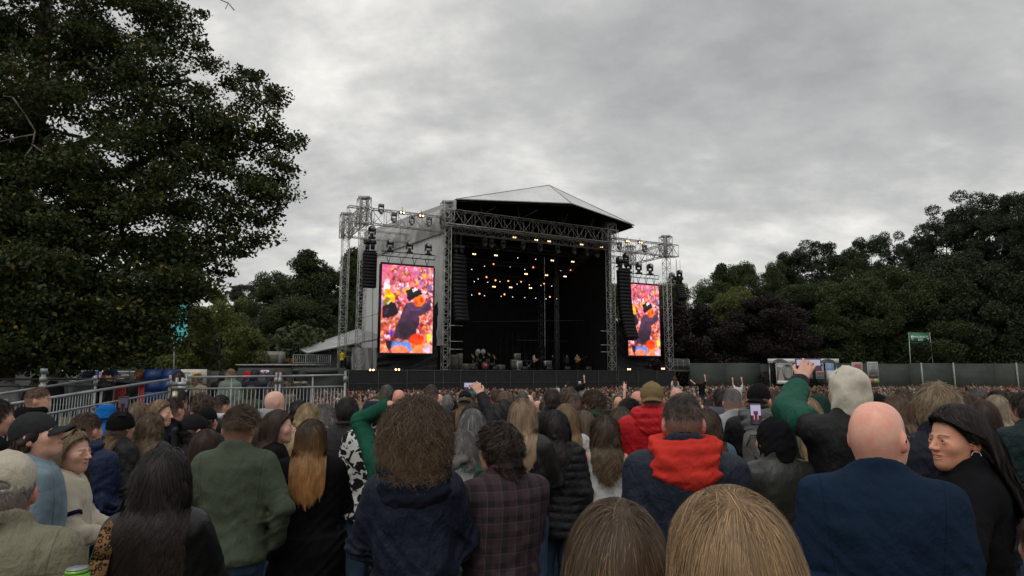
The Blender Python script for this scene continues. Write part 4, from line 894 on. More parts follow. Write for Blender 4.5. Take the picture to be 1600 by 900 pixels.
    for (px, py, Y, r) in blobs[::2]:
        e = at(px * .88 - 40, py, Y) - base; i = min(len(pts) - 1, max(1, int(e.z / 2.6))); limb(pts[i] if i < 5 else pts[5], e, .13, 2)
    m2.build('limbs', M_BARK, T)
    m3 = MB()      # bare pale twigs in the gap
    for seq in (((5, 150), (20, 152), (40, 180), (55, 205), (50, 230), (28, 260)), ((50, 225), (70, 240), (90, 268)), ((0, 222), (30, 214), (55, 210))):
        q = [at(x, y, 12.6) - base for x, y in seq]; m3.path(q, .016, 5)
    m3.build('twigs', simple('bare_twig', (.20, .18, .15), .8), T)
def F_px(p):
    c = math.cos(PITCH); s = math.sin(PITCH); y = p[1]; z = p[2] - CAMZ; f = y * c + z * s; u = -y * s + z * c
    return (800 + p[0] / f * FPX, 450 - u / f * FPX)
big_tree()
m = MB(); m.path([at(340, -12, 6.5), at(345, 0, 6.5), at(357, 5, 6.5), at(366, 16, 6.5)], .006); m.path([at(357, 5, 6.5), at(352, 14, 6.5)], .004)
tag(m.build('hanging_twig', simple('bare_twig', (.20, .18, .15), .8)), 'thin bare twig hanging into the sky from above', 'twig')

def far_tree_mesh(seed, H, W, kind):
    rg = np.random.default_rng(seed); cl = []
    n = {'round': 70, 'pine': 120, 'spire': 80, 'wide': 110}[kind]
    for k in range(n):
        t = rg.random(); z = H * (.10 + .88 * t)
        if kind == 'pine': z = H * (.2 + .8 * t); r = W * (.25 + .75 * math.sin(math.pi * (.12 + .8 * t)) ** .8) * .5
        elif kind == 'spire': r = W * .5 * (1 - t) ** .6 * (1 if t > .1 else .8)
        elif kind == 'wide': r = W * .5 * (math.sin(math.pi * (.25 + .72 * t)) ** .6)
        else: z = H * (.06 + .92 * t); r = W * .5 * math.sin(math.pi * (.2 + .78 * t)) ** .55
        a = rg.random() * 6.283; q = (rg.random() ** .4) * (.8 + .3 * rg.random()) if kind != 'pine' else rg.random() ** .5 * 1.15
        cl.append((np.array([math.cos(a) * r * q, math.sin(a) * r * q, z]), W * ((.05 + .06 * rg.random()) if kind == 'pine' else (.06 + .07 * rg.random()))))
    P = []
    for p, r in cl:
        k = int(520 * min(2.0, (r / 1.0) ** 1.2)); d = rg.normal(size=(k, 3)); d /= np.linalg.norm(d, axis=1)[:, None]
        fl = .85 if kind == 'pine' else .9
        P.append(p + d * (r * (.55 + .5 * rg.random(k)))[:, None] * np.array([1.1, 1.1, fl]))
    P = np.concatenate(P); P = P[P[:, 2] > .3]; me, c = leaf_mesh('crown', P, .27 if kind != 'pine' else .26, rg, .1 if kind != 'pine' else -.5, (1, .55 if kind != 'pine' else .35)); 
    set_attr(me, 'leaf', c)
    m = MB(); x = y = 0; prev = Vector((0, 0, -.3))
    for k in range(1, 8):
        z = H * .93 * k / 7; nx = Vector((rg.normal() * .15, rg.normal() * .15, z)); m.bar(prev, nx, .32 * (1 - (k - 1) / 7.5) * H / 18, .32 * (1 - k / 7.5) * H / 18, n=8); prev = nx
    for p, r in cl[::3]: m.bar((0, 0, max(.5, p[2] - W * .12)), tuple(p), .07, .03)
    tm = np_mesh('trunk', np.array(m.v), [np.array(m.q)] + ([np.array(m.t)] if m.t else []), False)
    return me, tm
LM = {'green': leaf_mat('dark_green_leaves', (.024, .038, .014), (.072, .096, .034), None, .2), 'olive': leaf_mat('olive_leaves', (.032, .046, .015), (.085, .102, .030), (.16, .13, .03), .25),
      'pine': leaf_mat('pine_needles', (.016, .028, .015), (.048, .068, .033), None, .1), 'copper': leaf_mat('copper_leaves', (.014, .010, .011), (.034, .022, .022), None, .15), 'bright': leaf_mat('yellow_green_leaves', (.070, .090, .026), (.16, .18, .05), (.22, .18, .04), .3)}
TREE_CACHE = {}
def far_tree(px, pytop, Y, W, kind, leaf, label, seed, group, rot=None):
    p = at(px, pytop, Y); H = p.z - GS; Hc = {'round': 10, 'pine': 22, 'spire': 18, 'wide': 18}[kind]; Wc = {'round': 9, 'pine': 9, 'spire': 10, 'wide': 14}[kind]
    key = (kind, seed)
    if key not in TREE_CACHE: TREE_CACHE[key] = far_tree_mesh(seed * 7 + 1, Hc, Wc, kind)
    me, tm = TREE_CACHE[key]
    T = empty({'pine': 'pine_tree', 'copper': 'copper_beech_tree'}.get(leaf, 'deciduous_tree'), (p.x, Y, GS), rot if rot is not None else seed * 1.3 + px, label, 'tree', group); T.scale = (W / Wc, W / Wc, H / Hc)
    mm = bpy.data.objects.new('crown', me); col.objects.link(mm); mm.parent = T
    if not me.materials: me.materials.append(LM[leaf])
    mm.material_slots[0].link = 'OBJECT'; mm.material_slots[0].material = LM[leaf]
    t = obj('trunk', tm, M_BARK, T); return T
GT = 'trees of the far wood'
TR = [ # px, top, Y, width, kind, leaf, label
 (352, 455, 60, 8.5, 'round', 'bright', 'rounded olive tree between the huge tree and the site cabin'),
 (300, 475, 66, 8.0, 'round', 'olive', 'olive tree half hidden behind the huge tree'),
 (402, 446, 100, 9, 'pine', 'pine', 'small dark conifer top between huge tree and tall dark tree'),
 (372, 448, 104, 9, 'spire', 'pine', 'lowest dark conifer next to the huge tree'),
 (430, 428, 92, 12, 'wide', 'green', 'sloping dark tree joining the tall dark one'),
 (482, 393, 84, 13, 'spire', 'green', 'tall dark tree with peaked crown near the outer wing tower'),
 (512, 418, 86, 10, 'spire', 'green', 'dark tree shoulder just before the outer wing tower'),
 (460, 470, 80, 12, 'wide', 'green', 'lower dark bushy tree beneath the tall peaked one'),
 (520, 470, 84, 12, 'wide', 'green', 'lower dark bushy tree behind the lean-to roof'),
 (553, 388, 96, 11, 'spire', 'green', 'dark tree seen between the two wing towers'),
 (575, 400, 100, 11, 'wide', 'green', 'dark tree seen behind the near wing wall edge'),
 (965, 445, 100, 11, 'wide', 'olive', 'tree seen between the main tower and far speaker hang'),
 (1045, 440, 104, 10, 'wide', 'olive', 'tree seen just behind the far outer tower'),
 (1072, 470, 88, 12, 'round', 'copper', 'dark copper tree right behind the far outer tower'),
 (1128, 414, 108, 11, 'spire', 'green', 'thin topped green tree, first tall one past the stage'),
 (1160, 418, 112, 12, 'wide', 'green', 'green tree beside the thin topped one'),
 (1105, 440, 106, 12, 'wide', 'green', 'green tree at the stage end of the wood'),
 (1150, 458, 96, 13, 'wide', 'bright', 'lighter yellow green tree behind the copper trees'),
 (1190, 468, 88, 15, 'wide', 'copper', 'wide dark copper tree in front of the wood'),
 (1215, 412, 112, 11, 'wide', 'green', 'green tree behind the wide copper tree'),
 (1265, 384, 112, 12, 'pine', 'pine', 'flat topped pine, first pine from the stage'),
 (1300, 392, 110, 11, 'pine', 'pine', 'dark pine next to the flat topped one'),
 (1240, 400, 114, 11, 'pine', 'pine', 'dark pine behind the copper and green trees'),
 (1332, 400, 108, 12, 'wide', 'green', 'dull green tree between pines in mid wood'),
 (1357, 376, 108, 8, 'pine', 'pine', 'narrow pine with two tops in mid wood'),
 (1396, 366, 106, 9, 'pine', 'pine', 'rounded pine standing clear above mid wood'),
 (1436, 374, 102, 8, 'pine', 'pine', 'small pointed pine before the tallest pines'),
 (1300, 450, 96, 15, 'wide', 'olive', 'olive green bushy tree above the poster row'),
 (1345, 440, 94, 14, 'wide', 'green', 'green bushy tree over the pale hood'),
 (1390, 420, 96, 15, 'wide', 'green', 'green bushy tree above the exit board'),
 (1250, 450, 94, 13, 'wide', 'green', 'green bushy tree right of the wide copper tree'),
 (1500, 312, 98, 13, 'pine', 'pine', 'tallest pine with spreading irregular crown'),
 (1475, 345, 97, 11, 'pine', 'pine', 'pine leaning out from the tallest one'),
 (1532, 330, 96, 11, 'pine', 'pine', 'pine just beyond the tallest one'),
 (1568, 335, 94, 11, 'pine', 'pine', 'pine in the dip beyond the tallest pine'),
 (1590, 310, 90, 10, 'pine', 'pine', 'tall pine near the picture border'),
 (1635, 300, 90, 14, 'pine', 'pine', 'tall pine at the very border of the wood'),
 (1440, 440, 92, 15, 'wide', 'green', 'green tree directly behind the exit board'),
 (1495, 400, 92, 15, 'wide', 'pine', 'dark dense tree under the tallest pine'),
 (1550, 410, 90, 15, 'wide', 'pine', 'dark dense tree behind the pale fence posts'),
 (1610, 400, 88, 15, 'wide', 'pine', 'dark dense tree at the far border of the wood'),
 (1660, 380, 90, 16, 'wide', 'pine', 'dark dense tree closing the wood'),
 (1225, 500, 97, 12, 'round', 'green', 'low leafy tree above the white kiosk sign'),
 (1285, 505, 96, 13, 'round', 'olive', 'low olive tree just behind the posters'),
 (1340, 510, 95, 13, 'round', 'green', 'low green tree at the hoarding behind the pale hood'),
 (1410, 505, 96, 14, 'round', 'olive', 'low olive tree behind the exit board poles'),
 (1480, 500, 94, 14, 'round', 'green', 'low dark tree above the first pale fence post'),
 (1550, 505, 93, 14, 'round', 'green', 'low dark tree above the last pale fence posts'),
 (1620, 500, 93, 14, 'round', 'green', 'low dark tree at the end of the fence'),
 (1118, 540, 92, 7, 'round', 'bright', 'small bright bush between the copper trees'),
 (1055, 500, 92, 10, 'wide', 'copper', 'dark copper tree behind the narrower screen'),
 (420, 500, 80, 12, 'wide', 'green', 'lower dark tree behind the slant sided box'),
 (250, 440, 70, 12, 'wide', 'green', 'green tree behind the huge tree and turquoise banner'),
 (170, 450, 60, 14, 'wide', 'green', 'dark tree behind the leaning flag pole'),
 (60, 440, 62, 14, 'wide', 'green', 'dark tree behind the parked van'),
 (-40, 430, 62, 15, 'wide', 'green', 'dark tree at the near edge behind the hoarding'),
]
for i, (px, top, Y, W, kind, leaf, lab) in enumerate(TR): far_tree(px, top, Y, W, kind, leaf, lab, {'round': i % 3, 'pine': i % 6, 'spire': i % 3, 'wide': i % 5}[kind] + {'round': 0, 'pine': 10, 'spire': 20, 'wide': 30}[kind], GT)
# a dark mass of undergrowth behind the fences
rg = np.random.default_rng(5); n_ = 120000; xx = rg.random(n_) * 190 - 90; yy = 94 + rg.random(n_) * 20 + np.maximum(0, -xx) * .0; hh = 3.5 + 4.5 * np.abs(np.sin(xx * .21) * np.cos(xx * .083)); zz = GS + rg.random(n_) * hh
me, c = leaf_mesh('undergrowth', np.stack([xx, yy, zz], 1), .40, rg, .1); set_attr(me, 'leaf', c); tag(obj('undergrowth', me, LM['green']), kind='stuff')
n_ = 22000; xx = -62 + rg.random(n_) * 50; yy = 64 + rg.random(n_) * 12; zz = GS + rg.random(n_) * (6 + 2 * np.sin(xx * .5))
me, c = leaf_mesh('hedge_growth', np.stack([xx, yy, zz], 1), .7, rg, .1); set_attr(me, 'leaf', c); tag(obj('undergrowth', me, LM['green']), kind='stuff')
# ================================================================== people
def snet(f, lo, hi, h):
    """surface of f(X, Y, Z) = 0 (negative inside) over a box, as verts and quads"""
    ax = [np.arange(lo[k] - h, hi[k] + 2 * h, h, dtype=np.float32) for k in range(3)]
    X, Y, Z = np.meshgrid(*ax, indexing='ij'); v = f(X, Y, Z).astype(np.float32); s = v < 0
    nx, ny, nz = v.shape; c = np.zeros((nx - 1, ny - 1, nz - 1), np.int8)
    for a in (0, 1):
        for b in (0, 1):
            for d in (0, 1): c += s[a:nx - 1 + a, b:ny - 1 + b, d:nz - 1 + d]
    act = (c > 0) & (c < 8); ids = np.full(c.shape, -1, np.int32); I = np.argwhere(act); ids[act] = np.arange(len(I))
    if not len(I): return np.zeros((0, 3), np.float32), np.zeros((0, 4), np.int32)
    acc = np.zeros((len(I), 3), np.float32); cnt = np.zeros(len(I), np.float32); i, j, k = I.T
    corners = [(a, b, d) for a in (0, 1) for b in (0, 1) for d in (0, 1)]
    for a in corners:
        for ax_ in range(3):
            if a[ax_]: continue
            b = list(a); b[ax_] = 1
            va = v[i + a[0], j + a[1], k + a[2]]; vb = v[i + b[0], j + b[1], k + b[2]]; m = (va < 0) != (vb < 0)
            t = np.where(m, va / (va - vb + 1e-12), 0); p = np.empty((len(I), 3), np.float32); p[:] = a; p[:, ax_] = t
            acc += p * m[:, None]; cnt += m
    V = (I + acc / cnt[:, None]) * h + np.array([ax[0][0], ax[1][0], ax[2][0]]); Q = []
    for ax_ in range(3):
        o = [k_ for k_ in range(3) if k_ != ax_]; sl0 = [slice(None)] * 3; sl1 = [slice(None)] * 3; sl0[ax_] = slice(0, -1); sl1[ax_] = slice(1, None)
        for q in o: sl0[q] = slice(1, -1); sl1[q] = slice(1, -1)
        e0, e1 = s[tuple(sl0)], s[tuple(sl1)]; E = np.argwhere(e0 != e1); inside = e0[tuple(E.T)]
        b0 = E.copy(); 
        for q in o: b0[:, q] += 1
        def cell(d0, d1):
            q = b0.copy(); q[:, o[0]] -= d0; q[:, o[1]] -= d1; return ids[q[:, 0], q[:, 1], q[:, 2]]
        quad = np.stack([cell(1, 1), cell(0, 1), cell(0, 0), cell(1, 0)], 1)
        flip = inside if ax_ != 1 else ~inside
        quad[~flip] = quad[~flip][:, ::-1]; Q.append(quad)
    Q = np.concatenate(Q); return V, Q[(Q >= 0).all(1)]
def relax(V, F, n=2, k=.5):
    V = np.asarray(V, np.float64); a = np.concatenate([F[:, 0], F[:, 1], F[:, 2], F[:, 3]]); b = np.concatenate([F[:, 1], F[:, 2], F[:, 3], F[:, 0]]); a, b = np.concatenate([a, b]), np.concatenate([b, a]); c = np.bincount(a, minlength=len(V)).clip(1)
    for _ in range(n): V = V + k * (np.stack([np.bincount(a, V[b, j], len(V)) / c for j in range(3)], 1) - V)
    return V
def ell(P, c, r):
    q = np.sqrt(((P[0] - c[0]) / r[0])**2 + ((P[1] - c[1]) / r[1])**2 + ((P[2] - c[2]) / r[2])**2)
    return (q - 1) * min(r)
def rc(P, a, b, ra, rb):
    a = np.asarray(a, np.float32); b = np.asarray(b, np.float32); d = b - a; L = float(d @ d) + 1e-9
    x, y, z = P[0] - a[0], P[1] - a[1], P[2] - a[2]; t = np.clip((x * d[0] + y * d[1] + z * d[2]) / L, 0, 1)
    return np.sqrt((x - d[0] * t)**2 + (y - d[1] * t)**2 + (z - d[2] * t)**2) - (ra + (rb - ra) * t)
def smin(a, b, k):
    h = np.clip(.5 + .5 * (b - a) / k, 0, 1); return b + (a - b) * h - k * h * (1 - h)
def smax(a, b, k): return -smin(-a, -b, k)
def wob(P, seed, fq, n=5, ridge=True, stretch=(1, 1, 1)):
    r = np.random.default_rng(seed); o = 0
    for _ in range(n):
        d = r.normal(size=3); d /= np.linalg.norm(d); d = d * fq * (.6 + .9 * r.random()) * np.array(stretch); ph = r.random() * 6.28
        w = np.sin(P[0] * d[0] + P[1] * d[1] + P[2] * d[2] + ph + .8 * np.sin(P[2] * d[0] * .7 + P[0] * d[2] * .9 + ph))
        o = o + (1 - 2 * np.abs(w) if ridge else w)
    return o / n
# canonical figure: 1.75 m, facing +y, feet at the origin
HC = np.array([0, .012, 1.600])            # middle of the skull
TP = np.array([ # z, half width, half depth, y offset
 (.80, .165, .115, -.01), (.90, .172, .122, -.012), (1.0, .155, .108, -.005), (1.10, .155, .108, 0), (1.22, .162, .118, -.005), (1.33, .166, .118, -.014),
 (1.40, .160, .108, -.022), (1.44, .142, .094, -.026), (1.475, .108, .078, -.026), (1.505, .078, .066, -.022), (1.535, .060, .058, -.014), (1.60, .05, .05, -.01)], np.float32)
def torso(P, bw=1.0, bd=1.0, t=0.0, shrug=0.0, belly=0.0):
    z = P[2]; w = np.interp(z, TP[:, 0] + shrug * (TP[:, 0] > 1.3), TP[:, 1]) * bw + t; d = np.interp(z, TP[:, 0], TP[:, 2]) * bd + t; y0 = np.interp(z, TP[:, 0], TP[:, 3])
    if belly: d = d + belly * np.exp(-((z - 1.05) / .18)**2); w = w + belly * .7 * np.exp(-((z - 1.03) / .2)**2)
    q = (np.abs(P[0] / w)**2.3 + np.abs((P[1] - y0) / d)**2.3)**(1 / 2.3); return np.maximum((q - 1) * np.minimum(w, d) * .9, z - 1.55)
ARMS = {'down': ((.225, .03, .86), (.4, -.6, 0)), 'front': ((.06, .27, 1.10), (1, -.3, -.8)), 'cup': ((.16, .33, 1.28), (1, -.2, -1)), 'pocket': ((.23, .06, .93), (1, -.8, 0)),
        'phone': ((.085, .40, 1.66), (1, .1, -.7)), 'phone_high': ((.07, .34, 1.86), (1, .2, -.5)), 'raise': ((.26, .12, 2.03), (1, .1, 0)), 'head': ((.10, .03, 1.76), (1, .1, .12)), 'side_cup': ((.30, .30, 1.20), (1, -.2, -.8)), 'out': ((.52, .30, 1.66), (.6, -.1, -1)), 'grip_up': ((.30, .28, 1.72), (.8, 0, -.8))}
def arm_pts(pose, sx, bw):
    if isinstance(pose, str): w, pole = ARMS[pose]
    else: w, pole = pose
    s = np.array([.150 * bw * sx, -.022, 1.412]); w = np.array([w[0] * sx, w[1], w[2]], float); pole = np.array([pole[0] * sx, pole[1], pole[2]], float)
    d = w - s; L = np.linalg.norm(d); a, b = .285, .255
    if L > a + b - .01: w = s + d * (a + b - .01) / L; d = w - s; L = a + b - .01
    L = max(L, .1); u = d / L; x = (a * a - b * b + L * L) / (2 * L); h = math.sqrt(max(1e-6, a * a - x * x)); pole -= u * (pole @ u); pole /= np.linalg.norm(pole) + 1e-9
    return s, s + u * x + pole * h, w
def hand_prims(w, fwd, nrm, sx, curl=.6, spread=.012, s=1.0):
    """round cones of a hand: palm, four jointed fingers and a thumb from the side of the palm"""
    f = np.array(fwd, float); f /= np.linalg.norm(f); n = np.array(nrm, float); n -= f * (n @ f); n /= np.linalg.norm(n) + 1e-9; x = np.cross(f, n) * sx; out = []
    for k in range(4):
        xx = (k - 1.5) * .019 * s; out.append((w + x * xx * .8 + f * .012 * s, w + x * xx + f * .088 * s, .013 * s, .0115 * s))
    Ls = [.068, .078, .073, .058]
    for k in range(4):
        p = w + x * (k - 1.5) * .0205 * s + f * .090 * s; L = Ls[k] * s; a = 0.0; r = .0088 * s
        for j, fr in enumerate((.45, .31, .24)):
            a += curl * (.9, 1.1, .7)[j] + .05 * (k - 1.5) * (j == 0); d = f * math.cos(a) + n * math.sin(a) + x * (k - 1.5) * spread * 6 * math.cos(a); d /= np.linalg.norm(d); q = p + d * L * fr; out.append((p, q, r, r * .92)); p = q; r *= .92
    p = w - x * .030 * s + f * .025 * s; a = -x * .75 + f * .8 + n * .35; a /= np.linalg.norm(a); q = p + a * .042 * s; out.append((w - x * .012 * s + f * .012 * s, p, .016 * s, .0135 * s)); out.append((p, q, .013 * s, .0105 * s)); a2 = -x * .15 + f * .9 + n * (.3 + .5 * curl); a2 /= np.linalg.norm(a2); out.append((q, q + a2 * .034 * s, .0102 * s, .0085 * s))
    return out
def rot_head(yaw, tilt=0.0): return np.array(Matrix.Rotation(yaw, 3, 'Z') @ Matrix.Rotation(-tilt, 3, 'X'))
PIV = np.array([0, -.02, 1.475])
def to_head(P, Rm):
    """body coordinates to head coordinates (origin at HC)"""
    x, y, z = P[0] - PIV[0], P[1] - PIV[1], P[2] - PIV[2]; o = PIV - HC
    return (Rm[0, 0] * x + Rm[1, 0] * y + Rm[2, 0] * z + o[0], Rm[0, 1] * x + Rm[1, 1] * y + Rm[2, 1] * z + o[1], Rm[0, 2] * x + Rm[1, 2] * y + Rm[2, 2] * z + o[2])
def from_head(Q, Rm): return (Q + (HC - PIV)) @ Rm.T + PIV
def head_sdf(H, female=False, full=True):
    jw = .048 if female else .056
    d = ((np.abs(H[0] / .0760)**2.25 + np.abs((H[1] + .010) / .096)**2.25 + np.abs((H[2] - .028) / .095)**2.25)**(1 / 2.25) - 1) * .076; d = d + .0025 * np.exp(-((H[2] + .052 - .25 * H[1]) / .004)**2) * (H[1] < -.02); d = smin(d, ell(H, (0, -.045, .0), (.066, .058, .075)), .03)
    d = smin(d, ell(H, (0, .026, -.035), (jw + .006, .064, .078)), .035); d = smin(d, ell(H, (0, .040, -.070), (jw, .048, .038)), .03); d = smin(d, ell(H, (0, .070, -.097), (.024, .020, .018)), .03)
    d = smin(d, rc(H, (0, -.022, -.05), (0, -.034, -.19), .052 if female else .060, .055 if female else .064), .03)
    if full:
        ax = np.abs(H[0]); A = (ax, H[1], H[2])
        d = smax(d, -ell(A, (.033, .104, .004), (.022, .018, .012)), .014)                       # sockets
        d = smin(d, ell(A, (.032, .0850, .002), (.0155, .0110, .0095)), .005); d = smax(d, -ell(A, (.032, .0985, .0015), (.0145, .0115, .0072)), .002)      # lids
        d = smin(d, ell(A, (.026, .084, .021), (.020, .008, .005)), .012)                         # brow
        d = smin(d, ell(A, (.042, .062, -.022), (.022, .020, .020)), .03)                        # cheekbones
        d = smin(d, rc(H, (0, .090, .010), (0, .115, -.026), .008, .0105), .012); d = smin(d, ell(A, (.011, .104, -.030), (.0085, .010, .0075)), .007)
        d = smin(d, ell(H, (0, .089, -.056), (.024, .014, .007)), .007); d = smin(d, ell(H, (0, .086, -.068), (.020, .014, .0075)), .007); sm = (H[0], H[1], H[2] - 7 * H[0]**2 * (1 if female else 0)); d = smax(d, -ell(sm, (0, .103, -.0625), (.031, .016, .0042 if female else .0014)), .003)
    ax = np.abs(H[0]); A = (ax, H[1], H[2]); e = ell(A, (.081 + .35 * (-.012 - A[1]) * .6, -.014, -.006), (.012, .020, .034)); e = smax(e, -ell(A, (.0990, -.006, -.002), (.010, .011, .022)), .005); d = smin(d, e, .006)
    return d
def hair_line(y): return np.interp(y, [-.11, -.05, -.02, .015, .045, .075, .1], [-.078, -.075, -.045, .0, .040, .070, .082])
BODY_C = {}
def body_mesh(arms, bw, bd, yaw, tilt, female, hd, belly, hands, fade):
    key = ('body', arms, bw, bd, yaw, tilt, female, hd, belly, hands, fade)
    if key in BODY_C: return BODY_C[key]
    Rm = rot_head(yaw, tilt); parts = []
    full = hd < .014
    def f(X, Y, Z):
        H = to_head((X, Y, Z), Rm); d = head_sdf(H, female, full); return smin(d, np.maximum(torso((X, Y, Z), bw * .93, bd * .9, -.012), Z - 1.46), .03) if True else d
    parts.append(snet(f, (-.16, -.17, 1.36), (.16, .19, 1.75), hd))
    V, F = parts[0]; k = V[:, 2] > 1.36
    h2 = max(.022, hd * 1.6); lg = .09
    def g(X, Y, Z):
        P = (X, Y, Z); d = np.maximum(torso(P, bw * .9, bd * .88, -.012, belly=belly), np.maximum(Z - 1.44, .86 - Z))
        for sx in (-1, 1):
            d = smin(d, rc(P, (sx * .085, 0, .90), (sx * .095, .015, .49), .082, .055), .03); d = smin(d, rc(P, (sx * .095, .015, .49), (sx * .10, -.02, .09), .052, .036), .02); d = smin(d, rc(P, (sx * .10, -.045, .04), (sx * .115, .12, .03), .034, .028), .02)
            s, e, w = arm_pts(arms[0 if sx < 0 else 1], sx, bw); d = smin(d, rc(P, s, e, .046, .036), .03); d = smin(d, rc(P, e, w, .036, .026), .015)
        return d
    zt = 2.1 if any(a in ('raise', 'phone_high', 'head', 'grip_up', 'out') or (isinstance(a, tuple)) for a in arms) else 1.8
    parts.append(snet(g, (-.62, -.28, -.01), (.62, .62, zt), h2))
    if hands:
        for i, sx in ((0, -1), (1, 1)):
            if not (hands >> i) & 1: continue
            s, e, w = arm_pts(arms[i], sx, bw); u = (w - e) / np.linalg.norm(w - e); a = arms[i] if isinstance(arms[i], str) else 'x'
            nrm, curl, fw = np.array([-sx * 1.0, .3, 0.]), .55, u
            if a in ('phone', 'phone_high'): fw = np.array([-sx * .55, .25, .85]); nrm = np.array([-sx * .3, 1, -.2]); curl = .42
            if a == 'head': fw = np.array([-sx * .9, .2, -.1]); nrm = np.array([0, .2, -1.]); curl = .35
            if a in ('cup', 'side_cup', 'front', 'grip_up'): nrm = np.array([-sx * 1., .1, 0.]); curl = .75
            if a in ('raise', 'out'): nrm = np.array([0., 1., 0.2]); curl = .22
            pr = hand_prims(w, fw, nrm, sx, curl); hh = max(.0055, hd * .75)
            pts = np.array([p for q in pr for p in q[:2]] + [w - u * .10]); 
            def hf(X, Y, Z, pr=pr, w=w, u=u):
                P = (X, Y, Z); d = rc(P, w - u * .13, w, .031, .0245)
                d2 = rc(P, *pr[0]); 
                for q in pr[1:4]: d2 = smin(d2, rc(P, *q), .012)
                d = smin(d, d2, .02)
                for q in pr[4:]: d = smin(d, rc(P, *q), .004)
                return d
            parts.append(snet(hf, pts.min(0) - .04, pts.max(0) + .04, hh))
    Vs = []; Fs = []; o = 0
    for V, F in parts: Vs.append(V); Fs.append(F + o); o += len(V)
    V = np.concatenate(Vs); F = np.concatenate(Fs); me = np_mesh('person', V, [F], True)
    H = to_head(V.T, Rm); hm = np.zeros(len(V)); hd_on = (np.arange(len(V)) < len(Vs[0]))
    zl = hair_line(H[1]); above = np.clip((H[2] - zl) / .03 + .3, 0, 1); ear = (np.abs(H[0]) > .074) & (np.abs(H[1] + .012) < .024) & (np.abs(H[2] + .006) < .04)
    if fade == 'full': hm = above
    elif fade == 'fade': hm = above * np.clip((H[2] - zl) / .09 + .15, 0, 1)
    elif fade == 'bald': hm = above * .20 * np.clip((.055 - H[2]) / .05, 0, 1)
    elif fade == 'balding': q = np.sqrt((H[0] / .05)**2 + ((H[1] + .035) / .05)**2); hm = above * np.where(H[2] > .07, np.clip(q - .15, .25, .93), .93)
    hm = hm * hd_on * ~ear * (H[2] > -.1)
    bx = np.abs(H[0]); brow = hd_on * (H[1] > .06) * np.exp(-((H[2] - .0255 + (bx - .032)**2 * 9) / .0032)**2) * (bx > .012) * (bx < .052) * 1.0; hm = np.maximum(hm, brow)
    lash = hd_on * (H[1] > .075) * np.exp(-((H[2] - .0065 + (bx - .032)**2 * 12) / .003)**2) * (bx > .018) * (bx < .047); hm = np.maximum(hm, lash * .8)
    lip = hd_on * (H[1] > .07) * (np.abs(H[0]) < .028) * np.exp(-((H[2] + .062) / .0105)**4); bl = hd_on * (np.exp(-((bx - .042)**2 + (H[2] + .028)**2) / .0006) * (H[1] > .03) * .6) + ear * 1.0
    set_attr(me, 'tint', np.stack([hm, lip, bl], 1)); me.materials.append(M_SKIN); BODY_C[key] = me; return me
def skin_mat():
    n = NT('skin'); a = n.node('ShaderNodeAttribute', attribute_name='tint'); sp = n.node('ShaderNodeSeparateColor'); n.L.new(a.outputs['Color'], sp.inputs[0]); co = n.co('Object')
    h = n.node('ShaderNodeAttribute', attribute_type='OBJECT', attribute_name='hair').outputs['Color']
    c = n.mix(n.ramp(n.noise(22, 6, .7, co), .38, .66, .0, .75), n.oc(), n.mix(1.0, n.oc(), (.98, .68, .62), 'MULTIPLY'))
    c = n.mix(n.math('MULTIPLY', sp.outputs[2], .40), c, n.mix(1.0, n.oc(), (1.0, .55, .50), 'MULTIPLY')); c = n.mix(n.math('MULTIPLY', sp.outputs[1], .6), c, n.mix(1.0, n.oc(), (.85, .38, .38), 'MULTIPLY'))
    st = n.ramp(n.noise(420, 2, .6, co), .35, .65, .65, 1.0); c = n.mix(n.math('MULTIPLY', sp.outputs[0], st), c, h)
    m = n.set(c, .42, spec=.42, normal=n.bump(n.noise(260, 3, .6, co), .12, .002)); n.b.inputs['Subsurface Weight'].default_value = .08; n.b.inputs['Subsurface Radius'].default_value = (.012, .005, .003); return m
M_SKIN = skin_mat()
def hair_mat():
    n = NT('hair'); a = n.node('ShaderNodeAttribute', attribute_name='strand'); sp = n.node('ShaderNodeSeparateColor'); n.L.new(a.outputs['Color'], sp.inputs[0])
    t = n.node('ShaderNodeAttribute', attribute_type='OBJECT', attribute_name='tip').outputs['Color']
    c = n.mix(n.math('POWER', sp.outputs[0], 1.3), n.oc(), t); v = n.ramp(sp.outputs[1], 0, 1, .45, 1.45); cc = n.node('ShaderNodeCombineColor'); [n.L.new(v, cc.inputs[k]) for k in range(3)]
    c = n.mix(1.0, c, cc.outputs[0], 'MULTIPLY'); c = n.mix(n.ramp(sp.outputs[2], .70, .95, 0, .5), c, n.mix(1.0, t, (1.5, 1.45, 1.35), 'MULTIPLY'))
    return n.set(c, .5, spec=.3)
M_HAIR = hair_mat()
